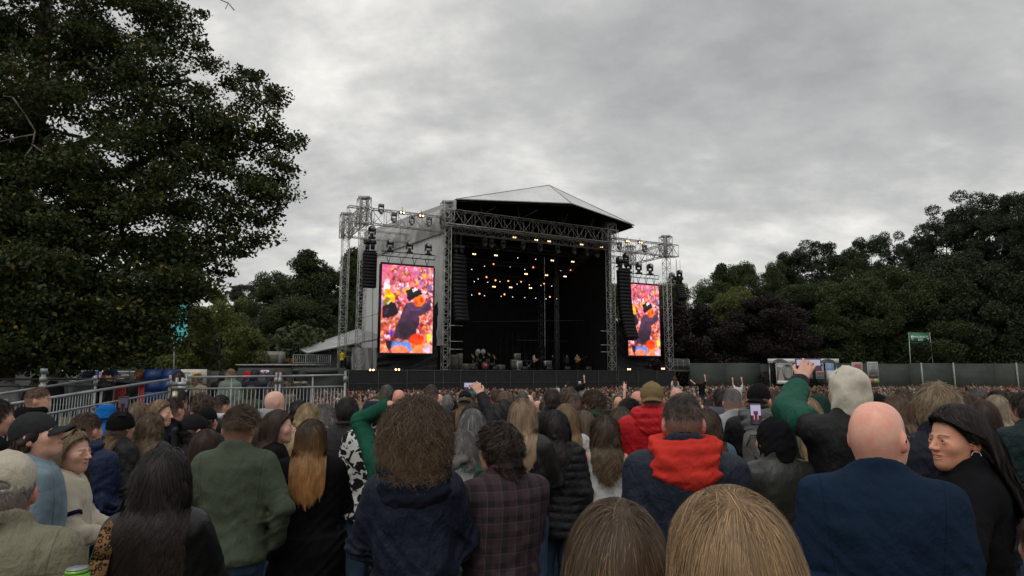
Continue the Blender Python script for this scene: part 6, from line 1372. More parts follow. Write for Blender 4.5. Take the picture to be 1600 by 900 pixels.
def person(px, pyt, d, label, hair='short', hc='brown', top='jacket', tc='black', arms=('down', 'down'), yaw=0, hyaw=0, tilt=0.0, female=False, skin=0, hat=None, hatc='black', hood=None, hoodc=None, hoodbig=1.0,
           bw=None, bd=1.0, belly=0.0, legs='denim blue', seed=1, lod=None, s=None, z0=None, part=0.0, wind=0.0, Lk=1.0, fade=None, hands=0, dens=1.0, group='people in the crowd', world_pos=None, extra=None, cat='person', hw=1.0, fd=None, volk=1.0):
    """px, pyt: pixel of the top of the head in the photo; d: distance ahead; yaw degrees, positive turns the person to face left"""
    if world_pos is None: p = at(px, pyt, d)
    else: p = Vector(world_pos)
    g = gz(p.x, d) if z0 is None else z0
    top_extra = {'cap': .022, 'cap_back': .022, 'bucket': .018, 'beanie': .022}.get(hat, 0) + (.028 if hood == 'up' else 0)
    if not hat and hood != 'up': top_extra += {'curly': .05, 'messy': .03, 'short': .012, 'swept': .03, 'crop': .012, 'long': .012, 'wavy': .018, 'bob': .018, 'bun': .03, 'pony': .006}.get(hair, 0)
    if s is None: s = (p.z - g) / (1.724 + top_extra)
    if not .80 < s < 1.16: print('SCALE', round(s, 2), label)
    if lod is None: lod = 0 if d < 3.3 else 1 if d < 6.2 else 2 if d < 11 else 3
    h = {0: .0085, 1: .012, 2: .019, 3: .027}[lod]; hd = {0: .0065, 1: .0095, 2: .015, 3: .021}[lod]
    if fd: hd = fd
    bw = round(((.86 if female else 1.02) if bw is None else bw) * 1.1, 3); Rm = rot_head(R(hyaw), tilt); up = hood == 'up'
    t = GARM[top][0] if top != 'vest' else .008
    arms = tuple(arms)
    if fade is None: fade = 'full' if hair in ('short', 'messy', 'swept', 'crop') else ('full' if hair in ('long', 'wavy', 'bob', 'pony', 'bun', 'curly') else hair)
    if hair in ('crop', 'swept') and fade == 'full': fade = 'fade'
    T = bpy.data.objects.new('person', body_mesh(arms, bw, bd, R(hyaw), tilt, female, hd, belly, hands, fade)); col.objects.link(T)
    T.location = (p.x, d, g); T.rotation_euler = (0, 0, R(yaw)); T.scale = (s,) * 3
    sk = np.array(SKIN[skin % len(SKIN)]) if isinstance(skin, int) else np.array(skin); T.color = (*sk, 1)
    h1, h2 = HCOL[hc] if isinstance(hc, str) else hc; T['hair'] = tuple(float(k) for k in h1); tag(T, label, cat, group)
    tcv = COL[tc] if isinstance(tc, str) else tc
    g_ = obj('top', garment_mesh(top, arms, bw, bd, belly, h, seed % 3 if lod > 1 else seed, hood), None, T, tcv)
    if hood:
        hcv = tcv if hoodc is None else (COL[hoodc] if isinstance(hoodc, str) else hoodc); hm = hood_mesh(max(.008, h), seed % 4, t, up, Rm if up else np.eye(3), bw, hoodbig)
        ho = obj('hood', hm, None, g_, hcv); 
        if not hm.materials: hm.materials.append(FAB['knit'])
        ho.material_slots[0].link = 'OBJECT'; ho.material_slots[0].material = FAB['nylon' if top in ('parka', 'puffer', 'jacket') and hoodc is None else 'knit']
    if hair in HAIR and not up:
        ho = obj('hair', hair_mesh(hair, Rm, bw, t + (.03 if hood else 0), hd, lod, seed if lod < 2 else seed % 3, bool(hat), part, dens, Lk * (.55 if hat and hair in ('short', 'crop', 'messy') else 1), wind, hw, volk), None, T, h1); ho['tip'] = tuple(float(k) for k in h2)
    if hat:
        hm = hat_mesh(hat, Rm, hd, 1 if lod else seed); ho = obj('hat', hm, None, T, COL[hatc] if isinstance(hatc, str) else hatc)
        if not hm.materials: hm.materials.append(FAB['cotton'])
    obj('trousers', trouser_mesh(.02 if lod < 2 else .03, 1.0), None, T, COL[legs]); obj('shoes', shoe_mesh(), None, T, (.03, .03, .03))
    NP[0] += 1
    if hd < .008 and abs(hyaw + yaw) > 40:
        for sx in (-1, 1):
            e = obj('eye', eye_mesh(), None, T); L_ = from_head(np.array([[sx * .0325, .0815, .002]]), Rm)[0]; e.location = L_ ; e.rotation_euler = Matrix(Rm.tolist()).to_euler()
    return T
def wpt(T, v):
    """a point given in the figure's own coordinates, in the world"""
    M = Matrix.Translation(T.location) @ T.rotation_euler.to_matrix().to_4x4() @ Matrix.Diagonal((*T.scale, 1)); return M @ Vector(v)
# ------------------------------------------------------------------ hand-held things
M_PHONE = simple('phone_body', (.012, .012, .014), .3, 0, .6, .2)
def phone_screen():
    n = NT('phone_screen'); a = n.node('ShaderNodeAttribute', attribute_name='pic'); return n.set((.01, .01, .01), .2, emit=a.outputs['Color'], es=.75)
M_PS = phone_screen()
def phone(pos, rz, label, tall=False, dark=False, tilt=0.0, w=.155, h=.075, white=False):
    if tall: w, h = h, w
    T = empty('phone', pos, R(rz), label, 'phone', 'phones held up by the crowd'); T.rotation_euler = (R(tilt), 0, R(rz))
    m = MB(); m.box((0, .005, 0), (w, .008, h)); b = m.build('case', simple('phone_white', (.45, .45, .45), .3) if white else M_PHONE, T)
    V, F = sheet(lambda U, W: ((U - .5) * w * .93, 0 * U - .0012, (W - .5) * h * .93), 24, 24); me = np_mesh('screen', V, [F]); X = V[:, 0] / w + .5; Z = V[:, 2] / h + .5; c = np.zeros((len(V), 3))
    c[:] = (.42, .38, .52); c[Z < .45] = (.03, .02, .03); st = (np.abs(X - .5) < .22) & (Z < .62); c[st] = (.05, .03, .05); c[(np.abs(np.abs(X - .5) - .17) < .04) & (Z < .5) & (Z > .25)] = (.9, .2, .25); c[(Z > .9)] = (.1, .1, .12)
    if dark: c *= .12
    if white: c[:] = (.30, .31, .32)
    set_attr(me, 'pic', c); obj('screen', me, M_PS, T); return T
def can(pos, label, c=(.30, .42, .16)):
    T = empty('drink_can', pos, 0, label, 'can', 'drink cans'); m = MB(); m.bar((0, 0, .008), (0, 0, .150), .0265, n=20); m.bar((0, 0, 0), (0, 0, .008), .021, .0265, n=20); m.bar((0, 0, .150), (0, 0, .158), .0265, .022, n=20); m.build('body', simple('can_paint_%g' % c[0], c, .35, .4, .5, .15, 30), T, smooth=False)
    m = MB(); m.bar((0, 0, .158), (0, 0, .1605), .0225, n=20); m.build('lid', M_ALU, T); m = MB(); m.bar((0, 0, .05), (0, 0, .11), .0268, n=20); m.build('band', simple('can_band', (.16, .15, .12), .4, .3), T); return T
def cup(pos, label, straw=True):
    T = empty('paper_cup', pos, 0, label, 'cup', 'white paper cups'); m = MB(); m.bar((0, 0, 0), (0, 0, .105), .030, .040, n=24); m.build('cup', simple('white_paper', (.62, .61, .58), .7, var=.05), T, smooth=False)
    m = MB(); [m.bar((.040 * math.cos(a), .040 * math.sin(a), .106), (.040 * math.cos(a + .27), .040 * math.sin(a + .27), .106), .0022) for a in np.arange(0, 6.2, .262)]; m.build('rim', simple('white_paper', (.62, .61, .58), .7), T)
    if straw: m = MB(); m.bar((0, 0, .02), (.03, .01, .20), .003, n=8); m.build('straw', simple('dark_straw', (.05, .05, .05), .5), T)
    return T
def sunglasses(T0, Rm_yaw, label, on_top=True):
    Rm = rot_head(R(Rm_yaw)); T = empty('sunglasses', T0.location, 0, label, 'sunglasses', None); T.rotation_euler = T0.rotation_euler; T.scale = T0.scale; m = MB(); c = (0, .035, .125) if on_top else (0, .095, .004)
    fr = lambda p: tuple(from_head(np.array([p]), Rm)[0])
    L = MB()
    for sx in (-1, 1):
        ps = [(sx * .033 + .030 * math.cos(a), c[1] - .010 * abs(math.cos(a)) * 0, c[2] + .020 * math.sin(a)) for a in np.arange(0, 6.28, .6283)]
        for k in range(1, 9): L.tri(fr(ps[0]), fr(ps[k]), fr(ps[k + 1]))
        for k in range(10): m.bar(fr(ps[k]), fr(ps[(k + 1) % 10]), .0028)
        m.bar(fr((sx * .063, c[1], c[2] + .004)), fr((sx * .090, c[1] - .035, c[2] - (.03 if on_top else 0))), .0028); m.bar(fr((sx * .090, c[1] - .035, c[2] - (.03 if on_top else 0))), fr((sx * .086, c[1] - .105, c[2] - (.065 if on_top else .004))), .0028)
    m.bar(fr((-.006, c[1], c[2] + .006)), fr((.006, c[1], c[2] + .006)), .003); m.build('frame', simple('glossy_black', (.008, .008, .009), .2, 0, .7), T); L.build('lens', simple('dark_lens', (.015, .012, .010), .08, 0, .9), T); return T
Pn = person; PR = {}
DF = dict(navy_hood_left=.98, bald=1.24, orange=1.15, curly=1.24, blonde_front=1.12, brown_front=1.05, cap_left=1.16, long_dark=1.3, ombre=1.27, plaid=1.15, laugh=1.13, hooded=1.24, navy_edge=1.2, left_face=1.2)
def add(key, *a, **k):
    a = list(a); a[2] *= DF.get(key, 1.21); PR[key] = person(*a, **k); return PR[key]
# ------------------------------------------------------------------ people one can pick out, near to far
add('blonde_front', 1140, 768, .92, 'blonde long haired head closest to the viewer at the bottom', 'long', ((.26, .165, .088), (.55, .37, .20)), 'jacket', 'black', female=True, part=-.01, seed=5, dens=4.5, hw=.42, lod=0, yaw=8, Lk=.9)
add('brown_front', 962, 786, 1.18, 'dark brown haired head at the bottom beside the blonde one', 'long', ((.070, .045, .028), (.30, .19, .10)), 'jacket', 'black', female=True, part=.012, seed=6, dens=3.5, hw=.48, lod=0, yaw=-10, Lk=.9)
add('bald', 1362, 627, 1.80, 'bald man in navy top with thin glasses, broad back', 'bald', 'light brown', 'shirt', (.013, .028, .060), arms=('down', 'down'), hyaw=-26, yaw=-24, skin=(.82, .46, .36), bw=1.10, bd=1.12, seed=3, lod=0)
add('cap_left', 14, 699, 1.72, 'man in pale beige cap and khaki jacket at the near corner', 'short', 'grey', 'jacket', (.27, .25, .17), hat='cap', hatc=(.58, .52, .42), yaw=20, hyaw=8, skin=(.66, .32, .25), bw=1.0, seed=4, lod=0, hood=None)
add('long_dark', 256, 702, 1.98, 'woman with very long dark wavy hair and black leather jacket', 'wavy', ((.011, .008, .008), (.028, .017, .014)), 'leather', 'black', arms=('down', 'front'), female=True, seed=8, dens=1.9, yaw=14, Lk=1.02, part=.0)
add('curly', 650, 632, 2.25, 'person with big curly brown hair and navy hooded parka', 'curly', ((.055, .034, .020), (.22, .14, .075)), 'parka', (.013, .019, .040), hood='down', hoodc=(.016, .020, .036), hoodbig=1.08, bw=.84, seed=9, dens=1.7, yaw=9, Lk=.80, volk=2.0, arms=('front', 'front'))
add('orange', 1066, 613, 2.5, 'balding man in dark navy jacket with bright orange hood', 'crop', ((.035, .026, .020), (.055, .040, .030)), 'jacket', (.020, .027, .048), hood='down', hoodc='orange red', hoodbig=1.03, fade='balding', bw=1.12, seed=10, yaw=-10, skin=(.60, .34, .27), dens=.55)
add('plaid', 785, 656, 2.65, 'man in dark purple checked shirt with short dark brown hair', 'messy', 'dark brown', 'plaid', (.075, .045, .055), yaw=28, hyaw=22, seed=11, bw=1.08, arms=('front', 'front'), Lk=.62, dens=1.3)
add('laugh', 1493, 634, 2.36, 'laughing woman with black hair and hoop earring in black coat', 'wavy', ((.016, .012, .011), (.034, .025, .021)), 'coat', 'black', arms=('side_cup', 'down'), female=True, yaw=62, hyaw=33, skin=(.68, .36, .235), seed=12, dens=1.5, hw=.7, wind=.26, Lk=.85, hands=1, fd=.0038, part=.01)
add('navy_edge', 1640, 800, 1.7, 'person in plain navy top cut by the frame edge', 'short', 'brown', 'sweat', 'navy', seed=13, bw=1.1)
add('hooded', 1323, 566, 2.85, 'man with pale beige hood up filming with phone, black and green jacket', 'none', 'dark brown', 'jacket', (.012, .012, .013), arms=('phone', 'front'), hood='up', hoodc=(.72, .67, .56), yaw=-4, seed=14, bw=1.06, hands=1, skin=(.60, .36, .27))
add('blond_man', 1462, 597, 2.62, 'blond man in navy jacket behind the laughing woman', 'short', ((.16, .115, .070), (.36, .27, .165)), 'jacket', 'deep navy', fade='full', skin=5, seed=15, bw=1.05, yaw=-16, dens=1.5, Lk=1.5)
add('cap_dark', 70, 640, 2.7, 'woman in washed dark grey cap and pale denim jacket', 'bob', ((.018, .011, .008), (.045, .022, .015)), 'denim', (.26, .36, .43), hat='cap', hatc=(.032, .035, .036), female=True, yaw=-52, hyaw=-20, seed=16, skin=1, tilt=-.28)
add('blonde_face', 112, 672, 2.95, 'smiling blonde woman in cream fleece with dark stripes', 'long', 'blonde', 'fleece', (.72, .64, .50), female=True, yaw=-66, hyaw=-22, seed=17, skin=1, lod=0, Lk=.8, fd=.0042, arms=('front', 'front'))
add('green_sweat', 375, 630, 3.05, 'man in plain sage green sweatshirt with neat brown hair', 'swept', ((.038, .022, .014), (.085, .048, .028)), 'sweat', 'sage green', arms=('pocket', 'pocket'), seed=18, yaw=8, bw=1.0, skin=(.55, .30, .21), lod=0, dens=.9)
add('ombre', 487, 656, 3.15, 'woman with long ombre hair and long black coat', 'long', 'ombre', 'coat', 'black', arms=('down', 'front'), female=True, seed=19, dens=1.2, yaw=12, Lk=.74, lod=0, bw=.98)
add('puffer_green', 724, 674, 3.0, 'grey haired woman in dark green quilted puffer jacket', 'bob', ((.10, .095, .09), (.32, .31, .29)), 'puffer', (.022, .060, .036), hood='down', female=True, seed=20, lod=0, yaw=-18, bw=.92, arms=('front', 'down'))
add('wavy_grey', 738, 640, 4.0, 'woman with long greying blonde hair in bright blue jacket', 'long', 'silver', 'jacket', 'purple blue', female=True, seed=21, yaw=-8)
add('blonde_leather', 817, 624, 3.75, 'woman with straight blonde hair in black waxed jacket', 'long', ((.20, .135, .085), (.36, .25, .155)), 'leather', 'offblack', arms=('down', 'front'), female=True, seed=22, yaw=-10, Lk=.72, dens=1.3)
add('black_hair_puffer', 867, 642, 3.9, 'black haired woman in long black quilted coat', 'bob', 'black', 'puffer', 'offblack', female=True, seed=23, yaw=-6, Lk=1.1, arms=('front', 'down'))
add('white_top', 945, 650, 3.9, 'woman with long brown hair and white cropped top', 'wavy', ((.040, .026, .018), (.12, .078, .045)), 'vest', 'white', female=True, seed=24, bw=.84, arms=('front', 'front'), Lk=.58)
add('grey_blonde', 912, 642, 4.6, 'long light brown haired woman in light grey top behind the black quilted coat', 'long', ((.09, .06, .038), (.22, .155, .09)), 'sweat', 'light grey', female=True, seed=25, yaw=5)
add('blonde_mid', 884, 632, 4.5, 'golden blonde woman between black haired woman and denim collar', 'long', ((.17, .11, .06), (.30, .19, .09)), 'tee', 'white', female=True, seed=26)
add('red_jacket', 1018, 594, 4.15, 'man in bright red hooded jacket and tan cap', 'crop', 'light brown', 'jacket', 'red', hat='cap_back', hatc=(.25, .175, .085), hood='down', seed=27, yaw=-12, bw=1.12, arms=('front', 'front'), lod=0)
add('curly_denim', 1103, 640, 4.0, 'woman with curly brown hair in pale blue denim jacket', 'wavy', 'brown', 'denim', (.12, .20, .28), female=True, seed=28, Lk=.7, yaw=-8)
add('backpacker', 1183, 597, 4.3, 'man in black cap and black jacket with pale hood and grey rucksack', 'crop', 'dark brown', 'jacket', 'black', hat='cap_back', hatc='black', hood='down', hoodc='grey', yaw=-14, hyaw=-22, seed=29, arms=('front', 'front'), lod=0, bw=1.05)
add('grey_man', 1143, 606, 5.0, 'grey haired man in light grey knitted top', 'crop', ((.13, .125, .115), (.20, .19, .18)), 'sweat', 'light grey', seed=30, yaw=4, hyaw=-14, bw=1.12, fade='full', arms=('down', 'front'))
add('leather_olive', 1208, 648, 2.95, 'person with black hood under an olive leather jacket holding a white cup', 'none', 'black', 'leather', 'leather green', hood='up', hoodc='black', seed=31, yaw=10, bw=.98, arms=('side_cup', 'front'), hands=1, lod=0, tilt=.1)
add('bucket_navy', 585, 620, 4.1, 'person in navy bucket hat and black and white blotched shirt', 'short', 'brown', 'cow', 'white', hat='bucket', hatc=(.022, .032, .058), seed=32, yaw=-10, lod=0)
add('green_sleeve', 625, 636, 3.35, 'person in green sweatshirt with one arm raised to a maroon cap', 'short', 'dark brown', 'sweat', (.020, .115, .072), hat='cap_back', hatc=(.035, .012, .014), arms=((( .30), .12, 1.70), 'down') if False else ('head', 'down'), hands=1, seed=33, yaw=-20, lod=0)
add('dark_tee', 543, 620, 4.3, 'broad man with short black hair in charcoal tee shirt', 'short', 'black', 'tee', 'dark grey', seed=34, bw=1.14, bd=1.1, lod=0, skin=4)
add('navy_hood_left', 135, 643, 4.2, 'man in navy hooded jacket with cropped brown hair', 'crop', 'brown', 'jacket', (.014, .024, .075), hood='down', seed=35, yaw=-6, bw=1.12, arms=('front', 'down'), lod=0, fade='full')
add('beanie', 190, 641, 4.2, 'person in black beanie with long reddish hair and dark jacket', 'long', ((.05, .03, .02), (.26, .13, .055)), 'jacket', 'offblack', hat='beanie', hatc='black', female=True, seed=36, yaw=-20, lod=0)
add('blue_cap_can', 167, 627, 5.6, 'person in bright blue bucket hat raising a can', 'short', 'brown', 'jacket', 'bright blue', hat='bucket', hatc='bright blue', arms=('down', 'out'), hands=2, seed=37, lod=1, skin=1)
add('blonde_profile', 250, 625, 4.9, 'blonde woman in profile holding a can near the rails', 'long', 'blonde', 'jacket', 'offblack', female=True, yaw=-72, hyaw=-14, arms=('front', 'cup'), hands=2, seed=38, lod=0, skin=1, Lk=.75)
add('blonde_back', 236, 645, 4.4, 'woman with long dark blonde wavy hair seen from behind', 'wavy', ((.085, .058, .036), (.24, .165, .095)), 'jacket', 'dark grey', female=True, seed=39, Lk=.72)
add('light_hair', 216, 628, 5.5, 'light brown haired woman next to the raised can', 'long', 'dark blonde', 'jacket', 'khaki', female=True, seed=40)
add('shaved', 60, 604, 5.3, 'man with shaved ginger hair in black hooded top', 'crop', ((.10, .055, .035), (.14, .08, .05)), 'sweat', 'black', hood='down', yaw=-38, hyaw=-20, seed=41, bw=1.1, fade='full', skin=1)
add('left_face', -8, 622, 3.6, 'man with brown hair cut off by the near frame edge', 'short', 'dark brown', 'sweat', 'black', yaw=-40, seed=42)
add('small_curly', 22, 640, 6.0, 'short person with curly brown hair in black below the ramp rail', 'messy', 'brown', 'tee', 'black', yaw=-30, seed=43, female=True)
add('dark_navy_man', 271, 620, 5.0, 'man with cropped dark hair in plain dark navy jumper by the rail', 'crop', 'dark brown', 'sweat', 'deep navy', seed=44, bw=1.1, fade='full', yaw=-10)
add('neigh', 280, 608, 6.6, 'dark haired person just behind the navy jumper', 'short', 'dark brown', 'jacket', 'maroon', seed=45, yaw=-20)
add('cap_pony', 303, 645, 3.85, 'woman in black cap with a long dark ponytail', 'pony', 'black', 'jacket', 'black', hat='cap_back', hatc=(.016, .016, .018), female=True, seed=46, yaw=-20, hyaw=-10, lod=0)
add('chestnut', 322, 672, 3.6, 'woman with straight chestnut hair beside the sage sweatshirt', 'long', ((.030, .016, .011), (.06, .030, .018)), 'jacket', 'black', female=True, seed=47, lod=0)
add('messy_man', 317, 612, 5.3, 'man with thick wavy brown hair and flushed face in profile', 'messy', 'brown', 'jacket', 'offblack', yaw=62, hyaw=10, seed=48, skin=(.60, .28, .22))
add('fade_man', 345, 616, 5.6, 'man with dark faded hair and white shirt collar', 'crop', 'black', 'jacket', 'dark grey', yaw=-30, seed=49, hood='down', hoodc='white')
add('black_cap', 324, 634, 4.6, 'person in plain black cap under the wavy haired man', 'short', 'black', 'jacket', 'black', hat='cap_back', hatc='black', seed=50)
add('profile_brown', 434, 641, 3.9, 'woman in profile with long brown hair and fringe in black', 'long', ((.035, .020, .014), (.065, .035, .022)), 'tee', 'black', female=True, yaw=-68, hyaw=-8, seed=51, lod=0, Lk=.85, skin=1)
add('white_shoulder', 405, 655, 4.0, 'woman in white top half hidden by the sage sweatshirt', 'long', 'brown', 'tee', 'white', female=True, seed=52)
add('grey_hoodie', 429, 611, 5.6, 'bald man in light grey hoodie by the flat rail', 'bald', 'grey', 'sweat', 'light grey', hood='down', yaw=-30, hyaw=-14, seed=53, bw=1.1, skin=3)
add('blonde_pony', 482, 631, 4.6, 'blonde woman with tied hair and cream hooded top', 'bob', ((.28, .20, .10), (.50, .38, .22)), 'sweat', 'cream', hood='down', female=True, seed=54, lod=0, yaw=-14)
add('silver_hair', 507, 632, 4.9, 'woman with silver grey shoulder length hair', 'bob', ((.08, .078, .075), (.42, .41, .39)), 'tee', 'navy', female=True, seed=55, skin=1)
add('small_black', 467, 624, 5.6, 'dark haired person between profile woman and blonde', 'short', 'black', 'jacket', 'maroon', seed=56)
add('blonde_thin', 560, 628, 5.2, 'blonde woman mostly hidden behind the charcoal tee shirt', 'long', 'blonde', 'tee', 'pale blue', female=True, seed=57)
add('brown_tee2', 757, 624, 4.9, 'man with short dark brown hair in brown jumper', 'short', ((.030, .019, .013), (.055, .034, .022)), 'sweat', (.028, .020, .018), seed=58, yaw=-8, lod=0)
add('phone_person', 735, 650, 4.4, 'person in black sleeve holding a phone high in landscape', 'short', 'black', 'jacket', 'black', arms=('down', 'phone_high'), hands=2, seed=59, lod=0, s=.93, world_pos=None)
add('cap_woman', 789, 624, 5.4, 'woman in profile with black hair tied back, facing the near side', 'bob', 'black', 'jacket', 'black', yaw=60, hyaw=16, female=True, seed=60, skin=1)
add('black_hair_mid', 776, 631, 5.2, 'person with thick black hair next to the brown jumper', 'bob', 'black', 'jacket', 'black', female=True, seed=61)
add('long_lightbrown', 789, 612, 6.6, 'light brown long haired woman further back behind the profile face', 'long', 'light brown', 'jacket', 'khaki', female=True, seed=62)
add('bald_mid', 623, 609, 6.9, 'bald man with pink scalp in black beside the white shirted one', 'bald', 'grey', 'sweat', 'black', seed=63, skin=(.66, .33, .25))
add('white_tee', 605, 601, 6.9, 'man with greying dark hair in white tee shirt', 'short', 'dark grey', 'tee', 'white', seed=64)
add('tall_brown', 674, 600, 6.4, 'tall man with cropped brown hair and bare neck in green', 'crop', ((.045, .030, .020), (.07, .045, .03)), 'jacket', 'dark green', seed=65, fade='full', skin=3)
add('teal_cap', 742, 601, 7.2, 'person in teal cap with pink brim', 'short', 'black', 'jacket', 'dark green', hat='cap_back', hatc='teal', seed=66, yaw=-60)
add('black_cap2', 727, 608, 6.8, 'person in faded black cap before the teal cap', 'long', 'dark blonde', 'jacket', 'maroon', hat='cap_back', hatc=(.022, .019, .018), seed=67, female=True)
add('dark_coat', 863, 606, 5.8, 'man with dark hair in black jumper, upright among the mid crowd', 'short', 'dark brown', 'jacket', 'black', seed=68, bw=1.12)
add('curly_khaki', 888, 604, 6.2, 'man with light curly hair in khaki jacket', 'messy', ((.07, .045, .028), (.12, .08, .05)), 'jacket', 'khaki', seed=69)
add('bald_denim', 898, 613, 5.6, 'balding man with denim blue collar', 'crop', ((.045, .03, .022), (.07, .05, .035)), 'shirt', (.11, .16, .22), fade='balding', seed=70, dens=.4, skin=5)
add('parka_glasses', 929, 607, 5.6, 'man with glasses in dark green parka looking aside', 'messy', ((.045, .028, .018), (.09, .058, .035)), 'parka', (.020, .036, .018), hood='down', yaw=46, hyaw=14, seed=71, lod=0, Lk=.7)
add('blue_collar', 912, 610, 6.6, 'person with grey hair and bright blue collar', 'crop', 'grey', 'jacket', 'blue', seed=72)
add('dark_profile', 981, 620, 5.2, 'dark haired man in profile beside the red jacket', 'swept', 'black', 'jacket', 'dark grey', yaw=-58, seed=73, skin=1)
add('streaked_bob', 970, 637, 4.7, 'woman with dark hair and blonde streaks in front of the red jacket', 'bob', 'streaked', 'jacket', 'black', female=True, seed=74)
add('bald_teal', 996, 611, 6.4, 'bald man with blue collar partly behind the red jacket', 'bald', 'grey', 'jacket', 'blue', seed=75, skin=(.60, .30, .23))
add('bald_top', 1057, 606, 7.4, 'bald crown showing behind the orange hood', 'bald', 'grey', 'jacket', 'black', seed=76, skin=(.60, .34, .26))
add('grey_hood2', 1126, 607, 5.8, 'dark haired man in grey blue hooded top', 'short', 'black', 'sweat', (.10, .12, .15), hood='down', seed=77)
add('blonde_behind', 1262, 622, 4.6, 'blonde hair visible under the filming arm', 'long', 'blonde', 'jacket', 'khaki', female=True, seed=78)
add('green_behind', 1278, 612, 5.2, 'person in dark green hood behind the filming arm', 'none', 'brown', 'jacket', (.02, .06, .045), hood='up', hoodc=(.02, .06, .045), seed=79)
add('navy_right', 1411, 606, 5.6, 'man with short brown hair in navy jacket behind the bald head', 'crop', 'brown', 'jacket', 'deep navy', seed=80, fade='full')
add('brown_bob_right', 1400, 618, 4.6, 'woman with brown hair close behind the bald head', 'bob', 'light brown', 'jacket', 'black', female=True, seed=81)
add('hat_round', 1370, 614, 5.2, 'person in round black knitted hat behind the bald head', 'none', 'black', 'jacket', 'black', hat='beanie', hatc='black', seed=82)
add('brown_r', 1508, 612, 4.8, 'man with brown hair just past the blond man', 'short', 'brown', 'jacket', 'dark grey', seed=83)
add('grey_r', 1526, 605, 5.8, 'man with grey cropped hair past the brown haired man', 'crop', 'dark grey', 'jacket', 'black', seed=84, fade='full')
add('red_r', 1560, 608, 5.6, 'man with dark hair in vivid red hooded top', 'short', 'dark brown', 'sweat', 'red', hood='down', seed=85, yaw=8)
add('chest_r', 1535, 626, 4.4, 'woman with chestnut long hair behind the laughing woman', 'long', ((.035, .018, .012), (.05, .026, .017)), 'jacket', 'black', female=True, seed=86)
add('pink_r', 1582, 612, 6.2, 'person in pink and dark patterned jacket', 'short', 'black', 'camo', 'pink', seed=87)
add('beard_r', 1602, 612, 3.9, 'dark bearded man in teal black jacket at the frame edge', 'short', 'dark brown', 'jacket', (.010, .025, .028), seed=88, bw=1.1)
add('blonde_r', 1556, 618, 5.0, 'pale blonde woman half hidden before the red hooded top', 'long', ((.24, .19, .13), (.40, .33, .24)), 'jacket', 'olive', female=True, seed=89)
# people on the viewing platform
for (px, py, d, lab, hair, hc, top, tc, kw) in (
    (17, 583, 12.2, 'grey haired person in patterned pale top on the platform', 'short', 'light brown', 'fleece', 'light grey', {}), (57, 586, 12.4, 'dark haired person in grey top on the platform', 'short', 'black', 'jacket', 'grey', {}),
    (86, 583, 12.0, 'light haired man in black on the platform', 'crop', 'grey', 'jacket', 'black', {}), (137, 579, 11.6, 'black hatted person in grey on the platform', 'none', 'black', 'jacket', 'dark grey', dict(hat='beanie', hatc='deep navy')),
    (168, 577, 11.8, 'dark capped person turned aside on the platform', 'short', 'black', 'jacket', 'black', dict(hat='cap', hatc='black', yaw=-60)), (177, 576, 12.6, 'person in blue and white cap on the platform', 'short', 'black', 'jacket', 'navy', dict(hat='cap', hatc='blue', yaw=-40)),
    (218, 577, 12.2, 'reddish haired person looking aside behind the red skip', 'short', 'ginger', 'jacket', 'black', dict(yaw=60)), (280, 580, 11.4, 'chestnut haired person by the hinge posts on the platform', 'bob', 'dark brown', 'jacket', 'black', dict(female=True)),
    (309, 583, 11.6, 'curly haired person in khaki coat on the platform', 'messy', 'dark blonde', 'jacket', 'beige', {}), (350, 577, 11.8, 'black haired person behind the pale green coat', 'short', 'black', 'jacket', 'black', {}),
    (362, 574, 11.0, 'person with fair bun in pale green coat on the platform', 'bun', 'blonde', 'jacket', (.20, .26, .20), dict(female=True)), (387, 580, 12.4, 'red hatted person bending on the platform', 'none', 'black', 'jacket', 'navy', dict(hat='beanie', hatc='red')),
    (399, 577, 11.4, 'person filming with raised phone on the platform', 'short', 'dark brown', 'jacket', 'deep navy', dict(arms=('phone', 'phone'))), (437, 576, 11.2, 'long brown haired woman standing at the platform rail', 'long', ((.06, .03, .02), (.07, .035, .022)), 'jacket', 'grey', dict(female=True)),
    (471, 581, 11.2, 'person with long black hair and pale collar on the platform', 'long', 'black', 'jacket', 'dark grey', dict(female=True, hood='down', hoodc='beige')), (393, 600, 10.6, 'seated person in olive hood low on the platform', 'none', 'brown', 'jacket', 'olive', dict(hood='up', hoodc='olive')),
    (450, 598, 10.7, 'seated person in dark jacket low by the last rail', 'short', 'brown', 'jacket', 'dark grey', dict(hood='down', hoodc='khaki'))):
    person(px, py, d, lab, hair, hc, top, tc, lod=2, z0=.42 if py < 590 else -.02, seed=int(px), group='people on the viewing platform', **{**dict(), **kw})
# performers and steward on the stage
def onst(px, v): p = S(span(px, px, v)[0], v, DECK + .01); return p
for (px, v, lab, hc, top, tc, kw) in ((834, 4.0, 'performer in white shirt turned to the far side of stage', 'black', 'shirt', (.62, .62, .60), dict(yaw=-80, arms=('front', 'front'))), (901, 3.0, 'guitarist in mustard shirt under warm light', 'brown', 'shirt', (.40, .24, .07), dict(yaw=150, arms=('front', 'front'), skin=1)),
    (863, 6.5, 'dark clothed musician at the centre back of stage', 'black', 'shirt', 'black', dict(yaw=180)), (885, 5.5, 'musician in dark top beside the centre lattice post', 'brown', 'shirt', 'dark grey', dict(yaw=170)), (757, 6.4, 'drummer seated behind the drum kit', 'dark brown', 'shirt', 'black', dict(yaw=180, s=.85))):
    p = onst(px, v); person(0, 0, p.y, lab, 'short', hc, top, tc, world_pos=p, z0=p.z, **{**dict(s=.98), **kw}, lod=3, legs='black', group='people on the stage')
